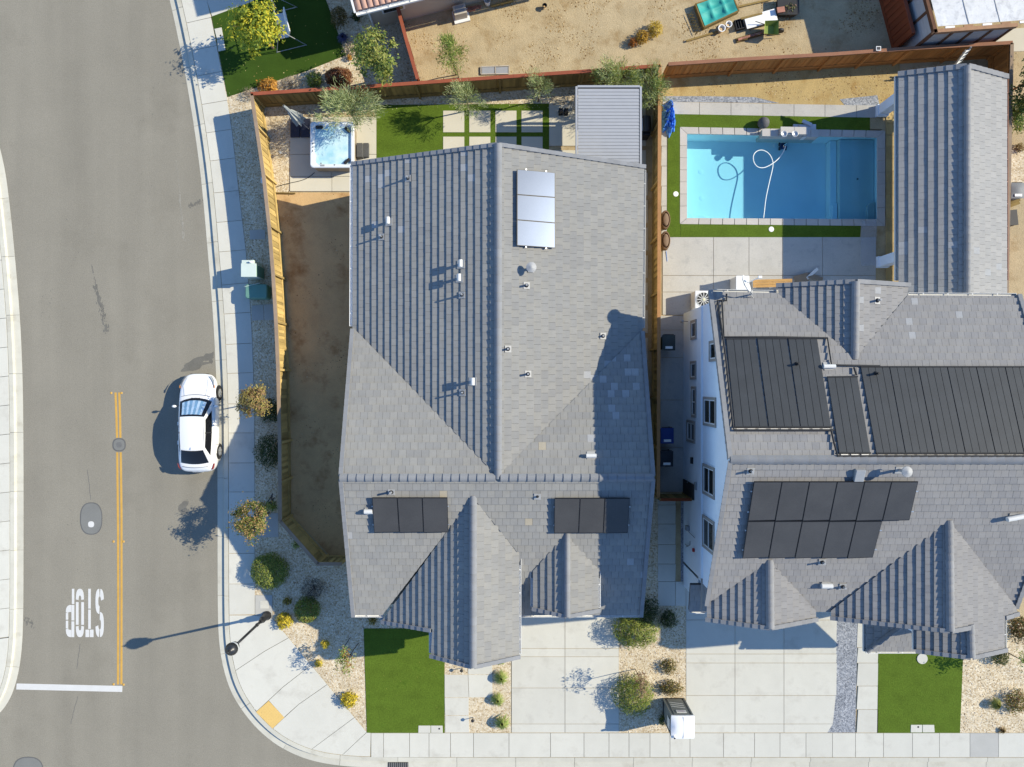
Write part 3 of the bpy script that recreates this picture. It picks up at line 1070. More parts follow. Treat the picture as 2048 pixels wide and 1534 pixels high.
def scatter(name, parent, poly, n, s0, s1, mats, z, flat=.6, clump=0.0):
    """n small irregular stones inside a pixel outline, one joined mesh"""
    xs_, ys_ = [p[0] for p in poly], [p[1] for p in poly]
    V, F, M_ = [], [], []
    tries = 0
    k = 0
    while k < n and tries < n * 8:
        tries += 1
        x, y = random.uniform(min(xs_), max(xs_)), random.uniform(min(ys_), max(ys_))
        if not in_poly(x, y, poly):
            continue
        if clump and mnoise.noise(Vector((x * .02, y * .02, 3.3))) + random.uniform(-.3, .3) < clump * .3:
            continue
        c = G(x, y)
        s = random.uniform(s0, s1) * random.uniform(.6, 1.2)
        a = random.random() * 6.28
        ax, ay, h = s * random.uniform(.7, 1.3), s * random.uniform(.6, 1.0), s * flat
        b = len(V)
        for (u, v, w) in ((1, 0, .1), (.2, 1, .15), (-1, .2, .1), (-.1, -1, .12), (random.uniform(-.3, .3), random.uniform(-.3, .3), 1)):
            X, Y = u * ax, v * ay
            V.append((c.x + X * math.cos(a) - Y * math.sin(a), c.y + X * math.sin(a) + Y * math.cos(a), z + h * w - .004))
        F += [(b, b + 1, b + 4), (b + 1, b + 2, b + 4), (b + 2, b + 3, b + 4), (b + 3, b, b + 4)]
        M_ += [random.randrange(len(mats))] * 4
        k += 1
    mb = MB()
    mb.v = [Vector(p) for p in V]
    mb.f = F
    mb.m = M_
    o = mb.build(name, mats, parent)
    o['kind'] = 'stuff'
    return o


m_peb = [mat('pebble_%d' % i, c, .9, .1, 3, 0) for i, c in enumerate((A(240, 228, 204), A(214, 194, 160), A(176, 152, 120), A(226, 214, 196)))]
m_pebb = [mat('blue_pebble_%d' % i, c, .9, .1, 3, 0) for i, c in enumerate((A(132, 136, 146), A(168, 172, 180), A(196, 199, 205), A(112, 118, 128)))]
m_clod = [mat('clod_%d' % i, c, .95, .1, 3, 0) for i, c in enumerate((A(206, 180, 132), A(178, 148, 100), A(150, 122, 82), A(222, 200, 158)))]
for o in [o for o in bpy.data.objects if o.parent is None and o.get('category') in ('gravel', 'soil')]:
    pass
scatter('pebble_field', gb, Lg + [(545, 1190), (545, 1237), (733, 1464), (727, 1257), (870, 1257), (1030, 1260), (1030, 1140), (700, 1125)] + fence_px[::-1], 7000, .022, .045, m_peb, -.014)
scatter('pebble_field', gb, [(889, 1300), (1022, 1300), (1022, 1465), (889, 1465)], 900, .022, .045, m_peb, -.014)
for o in list(bpy.data.objects):
    lb = o.get('label', '')
    if lb.startswith('tan gravel bed with shrubs'):
        scatter('pebble_field', o, [(1239, 1200), (1316, 1160), (1316, 1213), (1371, 1213), (1371, 1465), (1239, 1465)], 2600, .022, .045, m_peb, -.014)
    elif lb.startswith('tan gravel bed right of'):
        scatter('pebble_field', o, [(1926, 1242), (2120, 1242), (2120, 1465), (1920, 1465)], 2600, .022, .045, m_peb, -.014)
    elif lb.startswith('pale gravel bed around'):
        scatter('pebble_field', o, [(456, 196), (520, 175), (610, 146), (694, 112), (655, 2), (790, 0), (806, 47), (844, 188), (526, 212)], 2600, .022, .045, m_peb, -.018)
    elif lb.startswith('blue grey gravel strip'):
        scatter('pebble_field', o, [(1674, 1217), (1715, 1217), (1711, 1465), (1656, 1465), (1668, 1420), (1673, 1370)], 1500, .018, .034, m_pebb, -.010)
    elif lb.startswith('tan gravel border'):
        scatter('pebble_field', o, [(528, 214), (760, 201), (1150, 172), (1305, 164), (1305, 213), (760, 220), (580, 231), (579, 384), (551, 384)], 2200, .022, .045, m_peb, -.016)
    elif lb.startswith('bare packed soil'):
        scatter('clod_field', o, [(556, 388), (704, 388), (758, 380), (758, 1130), (660, 1110), (585, 1030), (582, 880), (579, 741), (575, 650), (569, 559), (562, 467)], 1500, .012, .04, m_clod, -.026, .5, .6)
    elif lb.startswith('straw coloured'):
        scatter('clod_field', o, [(1326, 160), (1798, 128), (1798, 205), (1328, 190)], 1100, .015, .05, m_clod, -.028, .4, .3)
    elif lb.startswith('sandy bare'):
        scatter('clod_field', o, [(850, 188), (808, 48), (980, -8), (1700, -60), (1754, -10), (1784, 100), (1778, 124), (1322, 156)], 5200, .015, .055, m_clod, -.028, .45, .9)
m_litter = [mat('fallen_leaf_%d' % i, c, .8, .1, 3, 0) for i, c in enumerate(((.45, .36, .08), (.30, .22, .07), (.55, .45, .2)))]
for o in list(bpy.data.objects):
    lb = o.get('label', '')
    if lb.startswith('dark green lawn'):
        scatter('fallen_leaves', o, [(430, 40), (500, 10), (640, -20), (652, 0), (690, 110), (610, 140), (458, 190)], 70, .015, .03, m_litter, .006, .2)
    elif lb.startswith('square artificial lawn in front of the grey'):
        scatter('fallen_leaves', o, [(730, 1300), (880, 1300), (886, 1460), (736, 1460)], 12, .012, .022, m_litter, .010, .2)
for nm, poly, n in (('road', None, 0),):
    pass
scatter('road_grit', road, [(60, 0), (330, 0), (400, 420), (425, 800), (430, 1200), (440, 1330), (500, 1450), (600, 1530), (20, 1530), (50, 1200), (45, 700), (10, 330)], 500, .008, .02, [m_asph_seal, m_scuff, m_stain], Z_ROAD + .002, .2)

# ================================================================== ROOFS
class Plane:
    """z = z0 - s * ((p - p0) . d), d the horizontal downhill direction"""

    def __init__(self, x0, y0, z0, dx, dy, s):
        self.p0 = Vector((x0, y0))
        self.z0, self.s = z0, s
        self.d = Vector((dx, dy)).normalized()
        self.e = Vector((-self.d.y, self.d.x))
        self.k = math.sqrt(1 + s * s)
        self.D = Vector((self.d.x, self.d.y, -s)).normalized()
        self.E = Vector((self.e.x, self.e.y, 0))
        self.N = self.E.cross(self.D)
        if self.N.z < 0:
            self.N = -self.N

    def hit(self, px, py, lift=0.0):
        a, b = (px - 1024.0) / FPX, (767.0 - py) / FPX
        q = a * self.d.x + b * self.d.y
        c = self.p0.dot(self.d)
        z0 = self.z0 + lift * self.k
        z = (z0 - self.s * (q * HC - c)) / (1 - self.s * q)
        return Vector((a * (HC - z), b * (HC - z), z))

    def uv(self, P):
        w = Vector((P.x, P.y)) - self.p0
        return w.dot(self.e), w.dot(self.d) * self.k

    def P(self, u, v, h=0.0):
        w = self.p0 + self.e * u + self.d * (v / self.k)
        return Vector((w.x, w.y, self.z0 - self.s * v / self.k)) + self.N * h


def clip_rect(poly, u0, u1, v0, v1):
    def cl(pts, ax, val, keep_gt):
        out = []
        for i in range(len(pts)):
            a, b = pts[i - 1], pts[i]
            ia = (a[ax] >= val) if keep_gt else (a[ax] <= val)
            ib = (b[ax] >= val) if keep_gt else (b[ax] <= val)
            if ia != ib:
                t = (val - a[ax]) / (b[ax] - a[ax])
                out.append((a[0] + (b[0] - a[0]) * t, a[1] + (b[1] - a[1]) * t))
            if ib:
                out.append(b)
        return out
    for ax, val, g in ((0, u0, True), (0, u1, False), (1, v0, True), (1, v1, False)):
        poly = cl(poly, ax, val, g)
        if len(poly) < 3:
            return []
    return poly


def area(p):
    return abs(sum(p[i - 1][0] * p[i][1] - p[i][0] * p[i - 1][1] for i in range(len(p)))) / 2


H_TOP, H_BOT = .002, .054


class Roof:
    def __init__(self, house, expo, width, mats, pale=(), tan=(), capm=None):
        self.house = house
        self.expo, self.width, self.mats = expo, width, mats
        self.deck = MB()
        self.full = []       # (P, plane, material)
        self.rest = MB()
        self.extra = []
        self.pale, self.tan = pale, tan
        self.capm = capm or m_cap

    def pick(self, P):
        # photograph pixel of the tile, to give the odd replaced tile its colour
        k = FPX / (HC - P.z)
        x, y = 1024 + P.x * k, 767 - P.y * k
        for cx, cy, r, p in self.pale:
            if (x - cx) ** 2 + (y - cy) ** 2 < r * r and random.random() < p:
                return len(self.mats)
        for cx, cy, r, p in self.tan:
            if (x - cx) ** 2 + (y - cy) ** 2 < r * r and random.random() < p:
                return len(self.mats) + 1
        n = mnoise.noise(Vector((P.x * .35, P.y * .35, P.z)))
        i = int((n * .9 + .5) * len(self.mats) * .6 + random.random() * len(self.mats) * .55)
        return max(0, min(len(self.mats) - 1, i))

    def face(self, pl, px, hide=None):
        P3 = [pl.hit(*p) for p in px]
        uv = [pl.uv(p) for p in P3]
        top = [pl.P(u, v, -.02) for u, v in uv]
        bot = [pl.P(u, v, -.14) for u, v in uv]
        if area(uv) == 0:
            return
        sgn = sum(uv[i - 1][0] * uv[i][1] - uv[i][0] * uv[i - 1][1] for i in range(len(uv)))
        if (sgn > 0) != (pl.E.cross(pl.D).z > 0):
            top, bot = top[::-1], bot[::-1]
        self.deck.hexa(bot, top)
        us, vs = [p[0] for p in uv], [p[1] for p in uv]
        v1 = max(vs)
        row = 0
        w, ex = self.width, self.expo
        while v1 > min(vs) + .02:
            v0 = v1 - ex
            u = min(us) - (.5 * w if row % 2 else .0) - w * .13
            while u < max(us):
                c = clip_rect(uv, u, u + w, v0, v1)
                if len(c) >= 3:
                    a = area(c)
                    if a > .0008:
                        uc, vc = sum(p[0] for p in c) / len(c), sum(p[1] for p in c) / len(c)
                        mi = self.pick(pl.P(uc, vc))
                        if a > w * ex * .995:
                            self.full.append((pl.P(u + w / 2, v0 + ex / 2), pl, mi))
                        else:
                            g = .004
                            c2 = clip_rect(uv, u + g, u + w - g, v0, v1)
                            if len(c2) >= 3 and area(c2) > .0005:
                                self.solid(c2, pl, v0, v1, mi)
                u += w
            v1 = v0
            row += 1

    def solid(self, c, pl, v0, v1, mi):
        lift = random.uniform(0, .004)
        hi = [pl.P(u, v, lift + H_TOP + (H_BOT - H_TOP) * (v - v0) / (v1 - v0)) for u, v in c]
        lo = [pl.P(u, v, -.015) for u, v in c]
        n = (hi[1] - hi[0]).cross(hi[-1] - hi[0])
        if n.dot(pl.N) < 0:
            hi, lo = hi[::-1], lo[::-1]
        self.rest.hexa(lo, hi, mi)

    def caps(self, p, q, name='ridge_cap', L=.36, half=.165, rise=.055, drop=.05, lift=.055):
        self.extra.append((Vector(p), Vector(q), name, L, half, rise, drop, lift))

    def finish(self, quota=300, hidden=None):
        allm = self.mats + [m_tile_pale, m_tile_tan]
        deck = self.deck.build('roof', m_deck, self.house)
        w, ex, g = self.width, self.expo, .004
        tb = MB()
        lo = [Vector((x, y, -.015)) for x, y in ((-w / 2 + g, -ex / 2), (w / 2 - g, -ex / 2), (w / 2 - g, ex / 2), (-w / 2 + g, ex / 2))]
        hi = [Vector((p.x, p.y, H_TOP if p.y < 0 else H_BOT)) for p in lo]
        # local y runs downhill; keep outward normals for either handedness
        tb.hexa(lo, hi)
        me = raw_mesh('tile', tb, [self.mats[0]])
        cand = [i for i, (P, pl, mi) in enumerate(self.full) if hidden is None or not hidden(P)]
        cand.sort(key=lambda i: -self.full[i][0].z)
        chosen = set(cand[:quota])
        for i, (P, pl, mi) in enumerate(self.full):
            if i in chosen:
                X = pl.E.copy()
                if X.cross(pl.D).dot(pl.N) < 0:
                    X = -X
                R = Matrix((X, pl.D, pl.N)).transposed()
                inst('tile', me, deck, P + pl.N * random.uniform(0, .004), R, allm[mi])
            else:
                u, v = pl.uv(P)
                self.solid([(u - w / 2 + g, v - ex / 2), (u + w / 2 - g, v - ex / 2), (u + w / 2 - g, v + ex / 2), (u - w / 2 + g, v + ex / 2)], pl, v - ex / 2, v + ex / 2, mi)
        r = self.rest.build('tile_field', allm, deck)
        r['kind'] = 'stuff'
        cache = {}
        for p, q, name, L, half, rise, drop, lift in self.extra:
            d = (q - p)
            n = max(1, round(d.length / L))
            l = d.length / n
            X = d.normalized()
            R = orient(X)
            key = (name, round(l, 2), half, rise, drop)
            if key not in cache:
                cb = MB()
                ll = l + .035
                if name == 'ridge_cap':
                    prof = [(-half, -drop), (-half * .55, rise * .45), (-half * .16, rise), (half * .16, rise), (half * .55, rise * .45), (half, -drop), (half * .9, -drop - .03), (0, rise - .06), (-half * .9, -drop - .03)]
                else:
                    prof = [(-half, -drop), (-half, rise), (half, rise), (half, rise - .03), (-half + .03, rise - .035), (-half + .03, -drop)]
                tl = .045 if name == 'ridge_cap' else .032
                A_ = [Vector((-ll / 2, y, z + tl)) for y, z in prof]
                B_ = [Vector((ll / 2, y, z)) for y, z in prof]
                cb.hexa(A_, B_)
                cache[key] = raw_mesh(name, cb, [self.capm])
            for i in range(n):
                c = p + d * ((i + .5) / n)
                inst(name, cache[key], deck, c + R @ Vector((0, 0, lift)), R)
        return deck


def gutter(house, p, q, w=.14, h=.11, m=None):
    p, q = Vector(p), Vector(q)
    d = (q - p)
    L = d.length
    R = orient(d)
    mb = MB()
    c = (p + q) / 2
    for y, sy, z, sz in ((0, w, -h, .012), (-w / 2, .016, -h / 2, h), (w / 2, .016, -h / 2, h)):
        mb.box(c + R @ Vector((0, y, z)), (L, sy, sz), M=R)
    for s in (-1, 1):
        mb.box(c + R @ Vector((s * (L / 2 + .006), 0, -h / 2)), (.012, w, h), M=R)
    for k in range(int(L / 1.0)):
        mb.box(c + R @ Vector((-L / 2 + .6 + k * 1.0, 0, -.012)), (.035, w, .012), M=R)
    return mb.build('gutter', m or m_gutter, house)


def vent_pipe(house, pl, px, py, h=.34, r=.045, cap=False, m=None):
    P = pl.hit(px, py, .04)
    mb = MB()
    R = Matrix((pl.E, pl.D, pl.N)).transposed()
    mb.box(P + pl.N * .012, (.28, .28, .022), M=R)
    o = mb.build('vent_pipe', m_flash, house)
    mb = MB()
    mb.tube([P, P + Vector((0, 0, h))], r, 10)
    mb.build('pipe', m or m_grey_m, o, smooth=False)
    if cap:
        mb = MB()
        mb.lathe(P + Vector((0, 0, h - .02)), [(r * 1.1, 0), (r * 3.6, .06), (r * 3.6, .10), (r * .6, .17)], 14)
        mb.build('cap', m_flash, o)
    else:
        mb = MB()
        mb.lathe(P + Vector((0, 0, .03)), [(r * 2.0, 0), (r * 1.25, .09)], 12)
        mb.build('boot', m_blackp, o)
    return o


def vent_box(house, pl, px, py, h=.38, L=.36, r=.105, along=(0, 1)):
    P = pl.hit(px, py, .04)
    mb = MB()
    R = Matrix((pl.E, pl.D, pl.N)).transposed()
    mb.box(P + pl.N * .012, (.34, .34, .022), M=R)
    o = mb.build('roof_vent', m_flash, house)
    mb = MB()
    mb.tube([P, P + Vector((0, 0, h))], r * .75, 12)
    mb.build('pipe', m_galv, o)
    a = Vector((along[0], along[1], 0)).normalized()
    top = P + Vector((0, 0, h))
    mb = MB()
    mb.tube([top - a * L / 2, top + a * L / 2], r, 14)
    mb.build('hood', m_gutter, o)
    return o


def quad_on(pl, c4, lift):
    return [pl.hit(x, y, lift) for x, y in c4]


def bil(c, u, v):
    a = c[0].lerp(c[1], u)
    b = c[3].lerp(c[2], u)
    return a.lerp(b, v)


def pv_panel(root, pl, c4, lift=.20, t=.04, name='panel', glass=None):
    c = quad_on(pl, c4, lift)
    mid = sum(c, Vector()) / 4
    c = [mid + (p - mid) * .988 for p in c]
    n = (c[1] - c[0]).cross(c[2] - c[0])
    if n.z < 0:
        c = [c[0], c[3], c[2], c[1]]
    mb = MB()
    mb.hexa([p - pl.N * t for p in c], c)
    o = mb.build(name, m_panel_f, root)
    ci = [mid + (p - mid) * .965 for p in c]
    mb = MB()
    mb.hexa([p - pl.N * .01 for p in ci], [p + pl.N * .003 for p in ci])
    mb.build('glass', glass or m_panel, o)
    return o


def pv_rails(root, pl, c4, lift=.14):
    c = quad_on(pl, c4, lift)
    for v in (.24, .76):
        mb = MB()
        a, b = bil(c, -.012, v), bil(c, 1.012, v)
        mb.bar(a, b, .05, .05, up=pl.N)
        mb.build('rail', m_galv, root)


# ------------------------------------------------------------------ grey corner house
house1 = thing('house', 'grey tile roofed corner house with three small solar arrays', 'house', G(1000, 800))
XR = (996 - 1024) / FPX * 30.4
YC = -(955 - 767) / FPX * 30.4
ML = Plane(XR, 0, 5.6, -1, 0, .40)
MR = Plane(XR, 0, 5.6, 1, 0, .40)
CF = Plane(0, YC, 5.6, 0, -1, .40)
CB = Plane(0, YC, 5.6, 0, 1, .40)
XG1 = (946 - 1024) / FPX * (HC - 5.25)
G1L = Plane(XG1, 0, 5.25, -1, 0, .55)
G1R = Plane(XG1, 0, 5.25, 1, 0, .55)
XG2 = (1134 - 1024) / FPX * (HC - 4.57)
G2L = Plane(XG2, 0, 4.57, -1, 0, .45)
G2R = Plane(XG2, 0, 4.57, 1, 0, .45)
pale1 = [(800, 340, 55, .14), (740, 370, 45, .08), (900, 320, 60, .12), (800, 420, 60, .03), (1230, 760, 60, .17), (1190, 850, 70, .06), (720, 1090, 42, .13), (710, 1160, 40, .06), (1260, 1130, 60, .05)]
tan1 = [(1090, 885, 26, .18), (1140, 880, 9, .4), (1105, 930, 12, .4), (1035, 893, 8, .8), (890, 985, 8, .6), (1058, 1050, 8, .7)]
R1 = Roof(house1, .335, .315, m_tilesA, pale1, tan1, m_cap)
R1.face(ML, [(707, 330), (996, 291), (996, 953), (706, 655)])
R1.face(MR, [(996, 291), (1287, 336), (1284, 660), (996, 953)])
R1.face(CB, [(683, 955), (706, 655), (996, 953), (1284, 660), (1305, 955)])
R1.face(CF, [(683, 955), (946.5, 955), (946.5, 994), (765, 1229), (708, 1229)])
R1.face(CF, [(946.5, 955), (1305, 955), (1281, 1229), (1036, 1229), (1036, 1105), (946.5, 994)])
R1.face(G1L, [(946, 992), (765, 1241), (866, 1258), (863, 1309), (946, 1332)])
R1.face(G1R, [(946, 992), (946, 1332), (1037, 1311), (1037, 1104)])
R1.face(G2L, [(1134, 1066), (1067, 1141), (1067, 1215), (1134, 1231)])
R1.face(G2R, [(1134, 1066), (1134, 1231), (1196, 1218), (1196, 1138)])
rp = lambda x, y, z: G(x, y, z)
R1.caps(G(996, 289, 5.6), G(996, 957, 5.6))
R1.caps(G(681, 955, 5.6), G(990, 955, 5.6))
R1.caps(G(1002, 955, 5.6), G(1307, 955, 5.6))
R1.caps(G(946, 1333, 5.25), G(946, 992, 5.25))
R1.caps(G(1134, 1232, 4.57), G(1134, 1064, 4.57), half=.14)
RK = dict(name='rake_tile', L=.335, half=.085, rise=.05, drop=.12, lift=.03)
R1.caps(ML.hit(705, 328), ML.hit(994, 290), **RK)
R1.caps(MR.hit(1289, 334), MR.hit(998, 290), **RK)
R1.caps(CB.hit(705, 660), CB.hit(682, 952), **RK)
R1.caps(CB.hit(1285, 665), CB.hit(1306, 952), **RK)
R1.caps(CF.hit(707, 1231), CF.hit(682, 958), **RK)
R1.caps(CF.hit(1282, 1231), CF.hit(1306, 958), **RK)
R1.caps(G1L.hit(765, 1243), G1L.hit(862, 1260), **RK)
R1.caps(G1L.hit(862, 1311), G1L.hit(944, 1333), **RK)
R1.caps(G1R.hit(1038, 1313), G1R.hit(948, 1333), **RK)
R1.caps(G2L.hit(1066, 1217), G2L.hit(1132, 1232), **RK)
R1.caps(G2R.hit(1198, 1220), G2R.hit(1136, 1232), **RK)
R1.finish(300, lambda P: False)
# gutters
lo = Vector((0, 0, -.03))
hi_ = Vector((0, 0, .045))
gutter(house1, ML.hit(703.2, 332) + hi_, ML.hit(702.2, 652) + hi_, w=.12, m=m_whitep)
gutter(house1, MR.hit(1289, 340) + lo, MR.hit(1286.5, 655) + lo)
gutter(house1, CF.hit(710, 1231.5) + lo, CF.hit(764, 1231.5) + lo, m=m_whitep)
gutter(house1, CF.hit(1040, 1231.5) + lo, CF.hit(1279, 1231.5) + lo, m=m_whitep)
gutter(house1, G1L.hit(763, 1226) + lo, G1L.hit(763, 1240) + lo, m=m_whitep)
gutter(house1, G1L.hit(861.5, 1262) + lo, G1L.hit(861.5, 1306) + lo, m=m_whitep)
gutter(house1, G1R.hit(1039, 1112) + lo, G1R.hit(1039, 1308) + lo, m=m_whitep)
gutter(house1, G2L.hit(1065, 1144) + lo, G2L.hit(1065, 1213) + lo, m=m_whitep)
gutter(house1, G2R.hit(1198, 1142) + lo, G2R.hit(1198, 1215) + lo, m=m_whitep)
# walls
g2 = lambda dx, dy: Vector((dx / PM, -dy / PM, 0))


def gw(poly):
    """ground plan in photograph pixels at ground scale, offsets from the picture centre"""
    return [(x / PM, -y / PM) for x, y in poly]


mb = MB()
mb.prism(gw([(-270, -388), (225, -388), (225, 406), (-270, 406)]), -.05, 2.86)
mb.prism(gw([(-132, 400), (4, 400), (4, 466), (-132, 466)]), -.05, 3.7)
# gable triangles
for pts in ([(-270, -388, 2.8), (225, -388, 2.8), (-23, -388, 5.35)],):
    a = [Vector((x / PM, -y / PM, z)) for x, y, z in pts]
    mb.hexa([p + Vector((0, -.15, 0)) for p in a], a)
for sx in (-270, 225):
    a = [Vector((sx / PM, -y / PM, z)) for y, z in ((-85, 2.8), (406, 2.8), (159, 5.35))]
    mb.hexa([p + Vector((-.15 if sx > 0 else .15, 0, 0)) for p in a], a)
mb.build('wall', m_cream, house1)
for x0, x1 in ((20, 225),):
    mb = MB()
    mb.prism(gw([(32, 405), (200, 405), (200, 409), (32, 409)]), .0, 2.2)
    mb.build('garage_door', m_whitep, house1)
# flue and vents
for x, y in ((776, 440), (920, 525), (917, 553), (944, 759)):
    vent_box(house1, ML, x + 2, y + 4, h=.32, L=.30, r=.085, along=(0, 1))
for x, y in ((816, 357), (763, 474), (924, 590), (925, 785)):
    vent_pipe(house1, ML, x, y, h=.36, r=.038)
vent_pipe(house1, MR, 1062, 538, h=.42, r=.06, cap=True)
for x, y, h in ((1053, 571, .3), (1016, 698, .26), (1056, 748, .34), (1206, 672, .18)):
    vent_pipe(house1, MR, x, y, h=h)
vent_box(house1, CB, 1182, 911, h=.12, L=.42, r=.09, along=(1, 0))
vent_pipe(house1, CF, 783, 984, h=.36)
vent_box(house1, CF, 738, 1022, h=.14, L=.34, r=.10, along=(1, 0))
vent_pipe(house1, CF, 1075, 993, h=.08, r=.03)

# solar arrays on the corner house
def array(label, pl, rows, lift=.13, loc=None):
    root = thing('solar_array', label, 'solar panel', sum((pl.hit(*p) for p in rows[0]), Vector()) / 4)
    return root


sa = thing('solar_array', 'three bluish glinting solar panels stacked on the east roof slope', 'solar panel', MR.hit(1072, 415))
ly = [338, 389, 439.5, 491]
ry = [345, 395, 446, 496]
for i in range(3):
    pv_panel(sa, MR, [(1033.5, ly[i]), (1111, ry[i]), (1111, ry[i + 1]), (1033.5, ly[i + 1])], glass=m_panel_b)
for t in (.24, .76):
    mb = MB()
    x = 1033.5 + 77 * t
    mb.bar(MR.hit(x, 336 + 7 * t, .14), MR.hit(x, 494 + 5 * t, .14), .05, .05, up=MR.N)
    mb.build('rail', m_galv, sa)
sa = thing('solar_array', 'row of three black solar panels on the left front slope', 'solar panel', CF.hit(820, 1030))
xt, xb = [744, 794.3, 844.3, 895], [748, 798.8, 847.2, 897]
for i in range(3):
    pv_panel(sa, CF, [(xt[i], 995), (xt[i + 1], 995), (xb[i + 1], 1065), (xb[i], 1066)])
pv_rails(sa, CF, [(744, 995), (895, 995), (897, 1065), (748, 1066)])
sa = thing('solar_array', 'row of three black solar panels partly shaded above the garage', 'solar panel', CF.hit(1184, 1030))
xt, xb = [1109, 1160.3, 1209.7, 1260], [1108, 1157, 1206.6, 1255.6]
for i in range(3):
    pv_panel(sa, CF, [(xt[i], 996), (xt[i + 1], 996), (xb[i + 1], 1066.5), (xb[i], 1067)])
pv_rails(sa, CF, [(1109, 996), (1260, 996), (1255.6, 1066.5), (1108, 1067)])

# ------------------------------------------------------------------ white two storey house
house2 = thing('house', 'two storey white stucco house with dark tiled roofs', 'house', G(1600, 850))
YR = -115 / PM
RB = Plane(0, YR, 8.75, 0, 1, .415)
RF = Plane(0, YR, 8.75, 0, -1, .45)
BGx, GAx, GBx, GCx = 550.6 / PM, 416.9 / PM, 689 / PM, (1940 - 1024) / FPX * (HC - 7.13)
BGL, BGR = Plane(BGx, 0, 7.15, -1, 0, .41), Plane(BGx, 0, 7.15, 1, 0, .41)
GAL, GAR = Plane(GAx, 0, 6.86, -1, 0, .433), Plane(GAx, 0, 6.86, 1, 0, .433)
GBL, GBR = Plane(GBx, 0, 7.62, -1, 0, .44), Plane(GBx, 0, 7.62, 1, 0, .44)
GCL = Plane(GCx, 0, 7.13, -1, 0, .44)
HDL = Plane(646 / PM, 0, 3.2, -1, 0, .45)
HDF = Plane(0, -487 / PM, 3.2, 0, -1, .45)
SK = Plane(0, -417 / PM, 2.95, 0, -1, .45)
pale2 = [(1860, 640, 60, .03), (1700, 600, 80, .02)]
R2 = Roof(house2, .305, .275, m_tilesB, pale2, [], m_capB)
R2.face(RB, [(1462, 919), (1422, 584), (1558, 587), (1709, 717), (1815, 591), (2036, 592), (2140, 919)])
R2.face(BGL, [(1709, 717), (1558, 588), (1555, 573), (1711, 565)])
R2.face(BGR, [(1709, 717), (1711, 565), (1815, 572), (1813, 590)])
R2.face(RF, [(1462, 919), (1414, 1207), (1539, 1121), (1630, 1222), (1662, 1222), (1898, 1042), (2030, 1213), (2140, 919)])
R2.face(GAL, [(1539, 1120), (1414, 1206), (1414, 1237), (1540, 1254)])
R2.face(GAR, [(1539, 1120), (1540, 1254), (1630, 1236), (1630, 1221)])
R2.face(GBL, [(1898, 1041), (1662, 1221), (1662, 1233), (1900, 1259)])
R2.face(GBR, [(1898, 1041), (1900, 1259), (1940, 1252), (1942, 1312), (2008, 1297), (2008, 1240), (2033, 1226), (2030, 1213)])
R2.face(GCL, [(1940, 1246), (1942, 1312), (1833, 1299), (1833, 1250)])
R2.face(HDL, [(1733, 1302), (1733, 1240), (1818, 1240)])
R2.face(HDF, [(1733, 1302), (1818, 1240), (1935, 1240), (1935, 1302)])
R2.face(SK, [(1381, 1170), (1664, 1170), (1664, 1222), (1378, 1222)])
R2.caps(G(2140, 919, 8.75), G(1461, 919, 8.75), L=.31)
R2.caps(G(1711, 564, 7.15), G(1709, 718, 7.15), L=.31)
R2.caps(G(1540, 1255, 6.86), G(1539, 1120, 6.86), L=.31)
R2.caps(G(1900, 1260, 7.62), G(1898, 1041, 7.62), L=.31)
R2.caps(G(1942, 1313, 7.13), G(1940, 1249, 7.13), L=.31)
R2.caps(HDL.hit(1734, 1302), HDL.hit(1818, 1241), L=.31, half=.12)
RK2 = dict(name='rake_tile', L=.305, half=.085, rise=.05, drop=.12, lift=.03)
R2.caps(RB.hit(1420.5, 583), RB.hit(1460, 917), **RK2)
R2.caps(RF.hit(1412.5, 1208), RF.hit(1460, 921), **RK2)
R2.caps(RB.hit(2037, 591), RB.hit(2140, 917), **RK2)
R2.caps(RF.hit(2031, 1214), RF.hit(2140, 921), **RK2)
R2.caps(BGL.hit(1553, 571), BGL.hit(1709, 563), **RK2)
R2.caps(BGR.hit(1817, 570), BGR.hit(1713, 563), **RK2)
R2.caps(GAL.hit(1412, 1238), GAL.hit(1538, 1255), **RK2)
R2.caps(GAR.hit(1632, 1238), GAR.hit(1542, 1255), **RK2)
R2.caps(GBL.hit(1661, 1235), GBL.hit(1898, 1261), **RK2)
R2.caps(GBR.hit(1940, 1254), GBR.hit(1902, 1261), **RK2)
R2.caps(GBR.hit(2034, 1227), GBR.hit(2010, 1235), **RK2)
R2.caps(GCL.hit(1832, 1301), GCL.hit(1940, 1314), **RK2)
R2.caps(GBR.hit(2010, 1299), GBR.hit(1944, 1314), **RK2)


def covered2(P):
    k = FPX / (HC - P.z)
    x, y = 1024 + P.x * k, 767 - P.y * k
    if x > 2050 or (1450 < x < 2050 and 672 < y < 910):
        return True
    return 1485 < x < 1840 and 960 < y < 1118


R2.finish(300, covered2)
gutter(house2, RB.hit(1426, 582) + lo, RB.hit(1553, 584) + lo)
gutter(house2, RB.hit(1818, 589) + lo, RB.hit(2034, 590) + lo)
gutter(house2, GBR.hit(2011, 1240) + lo, GBR.hit(2011, 1297) + lo)
gutter(house2, GCL.hit(1831, 1256) + lo, GCL.hit(1831, 1299) + lo)
gutter(house2, HDL.hit(1731, 1243) + lo, HDL.hit(1731, 1303) + lo)
gutter(house2, HDF.hit(1734, 1304) + lo, HDF.hit(1850, 1304) + lo, m=m_whitep)
gutter(house2, SK.hit(1380, 1224) + lo, SK.hit(1412, 1224) + lo, m=m_whitep)
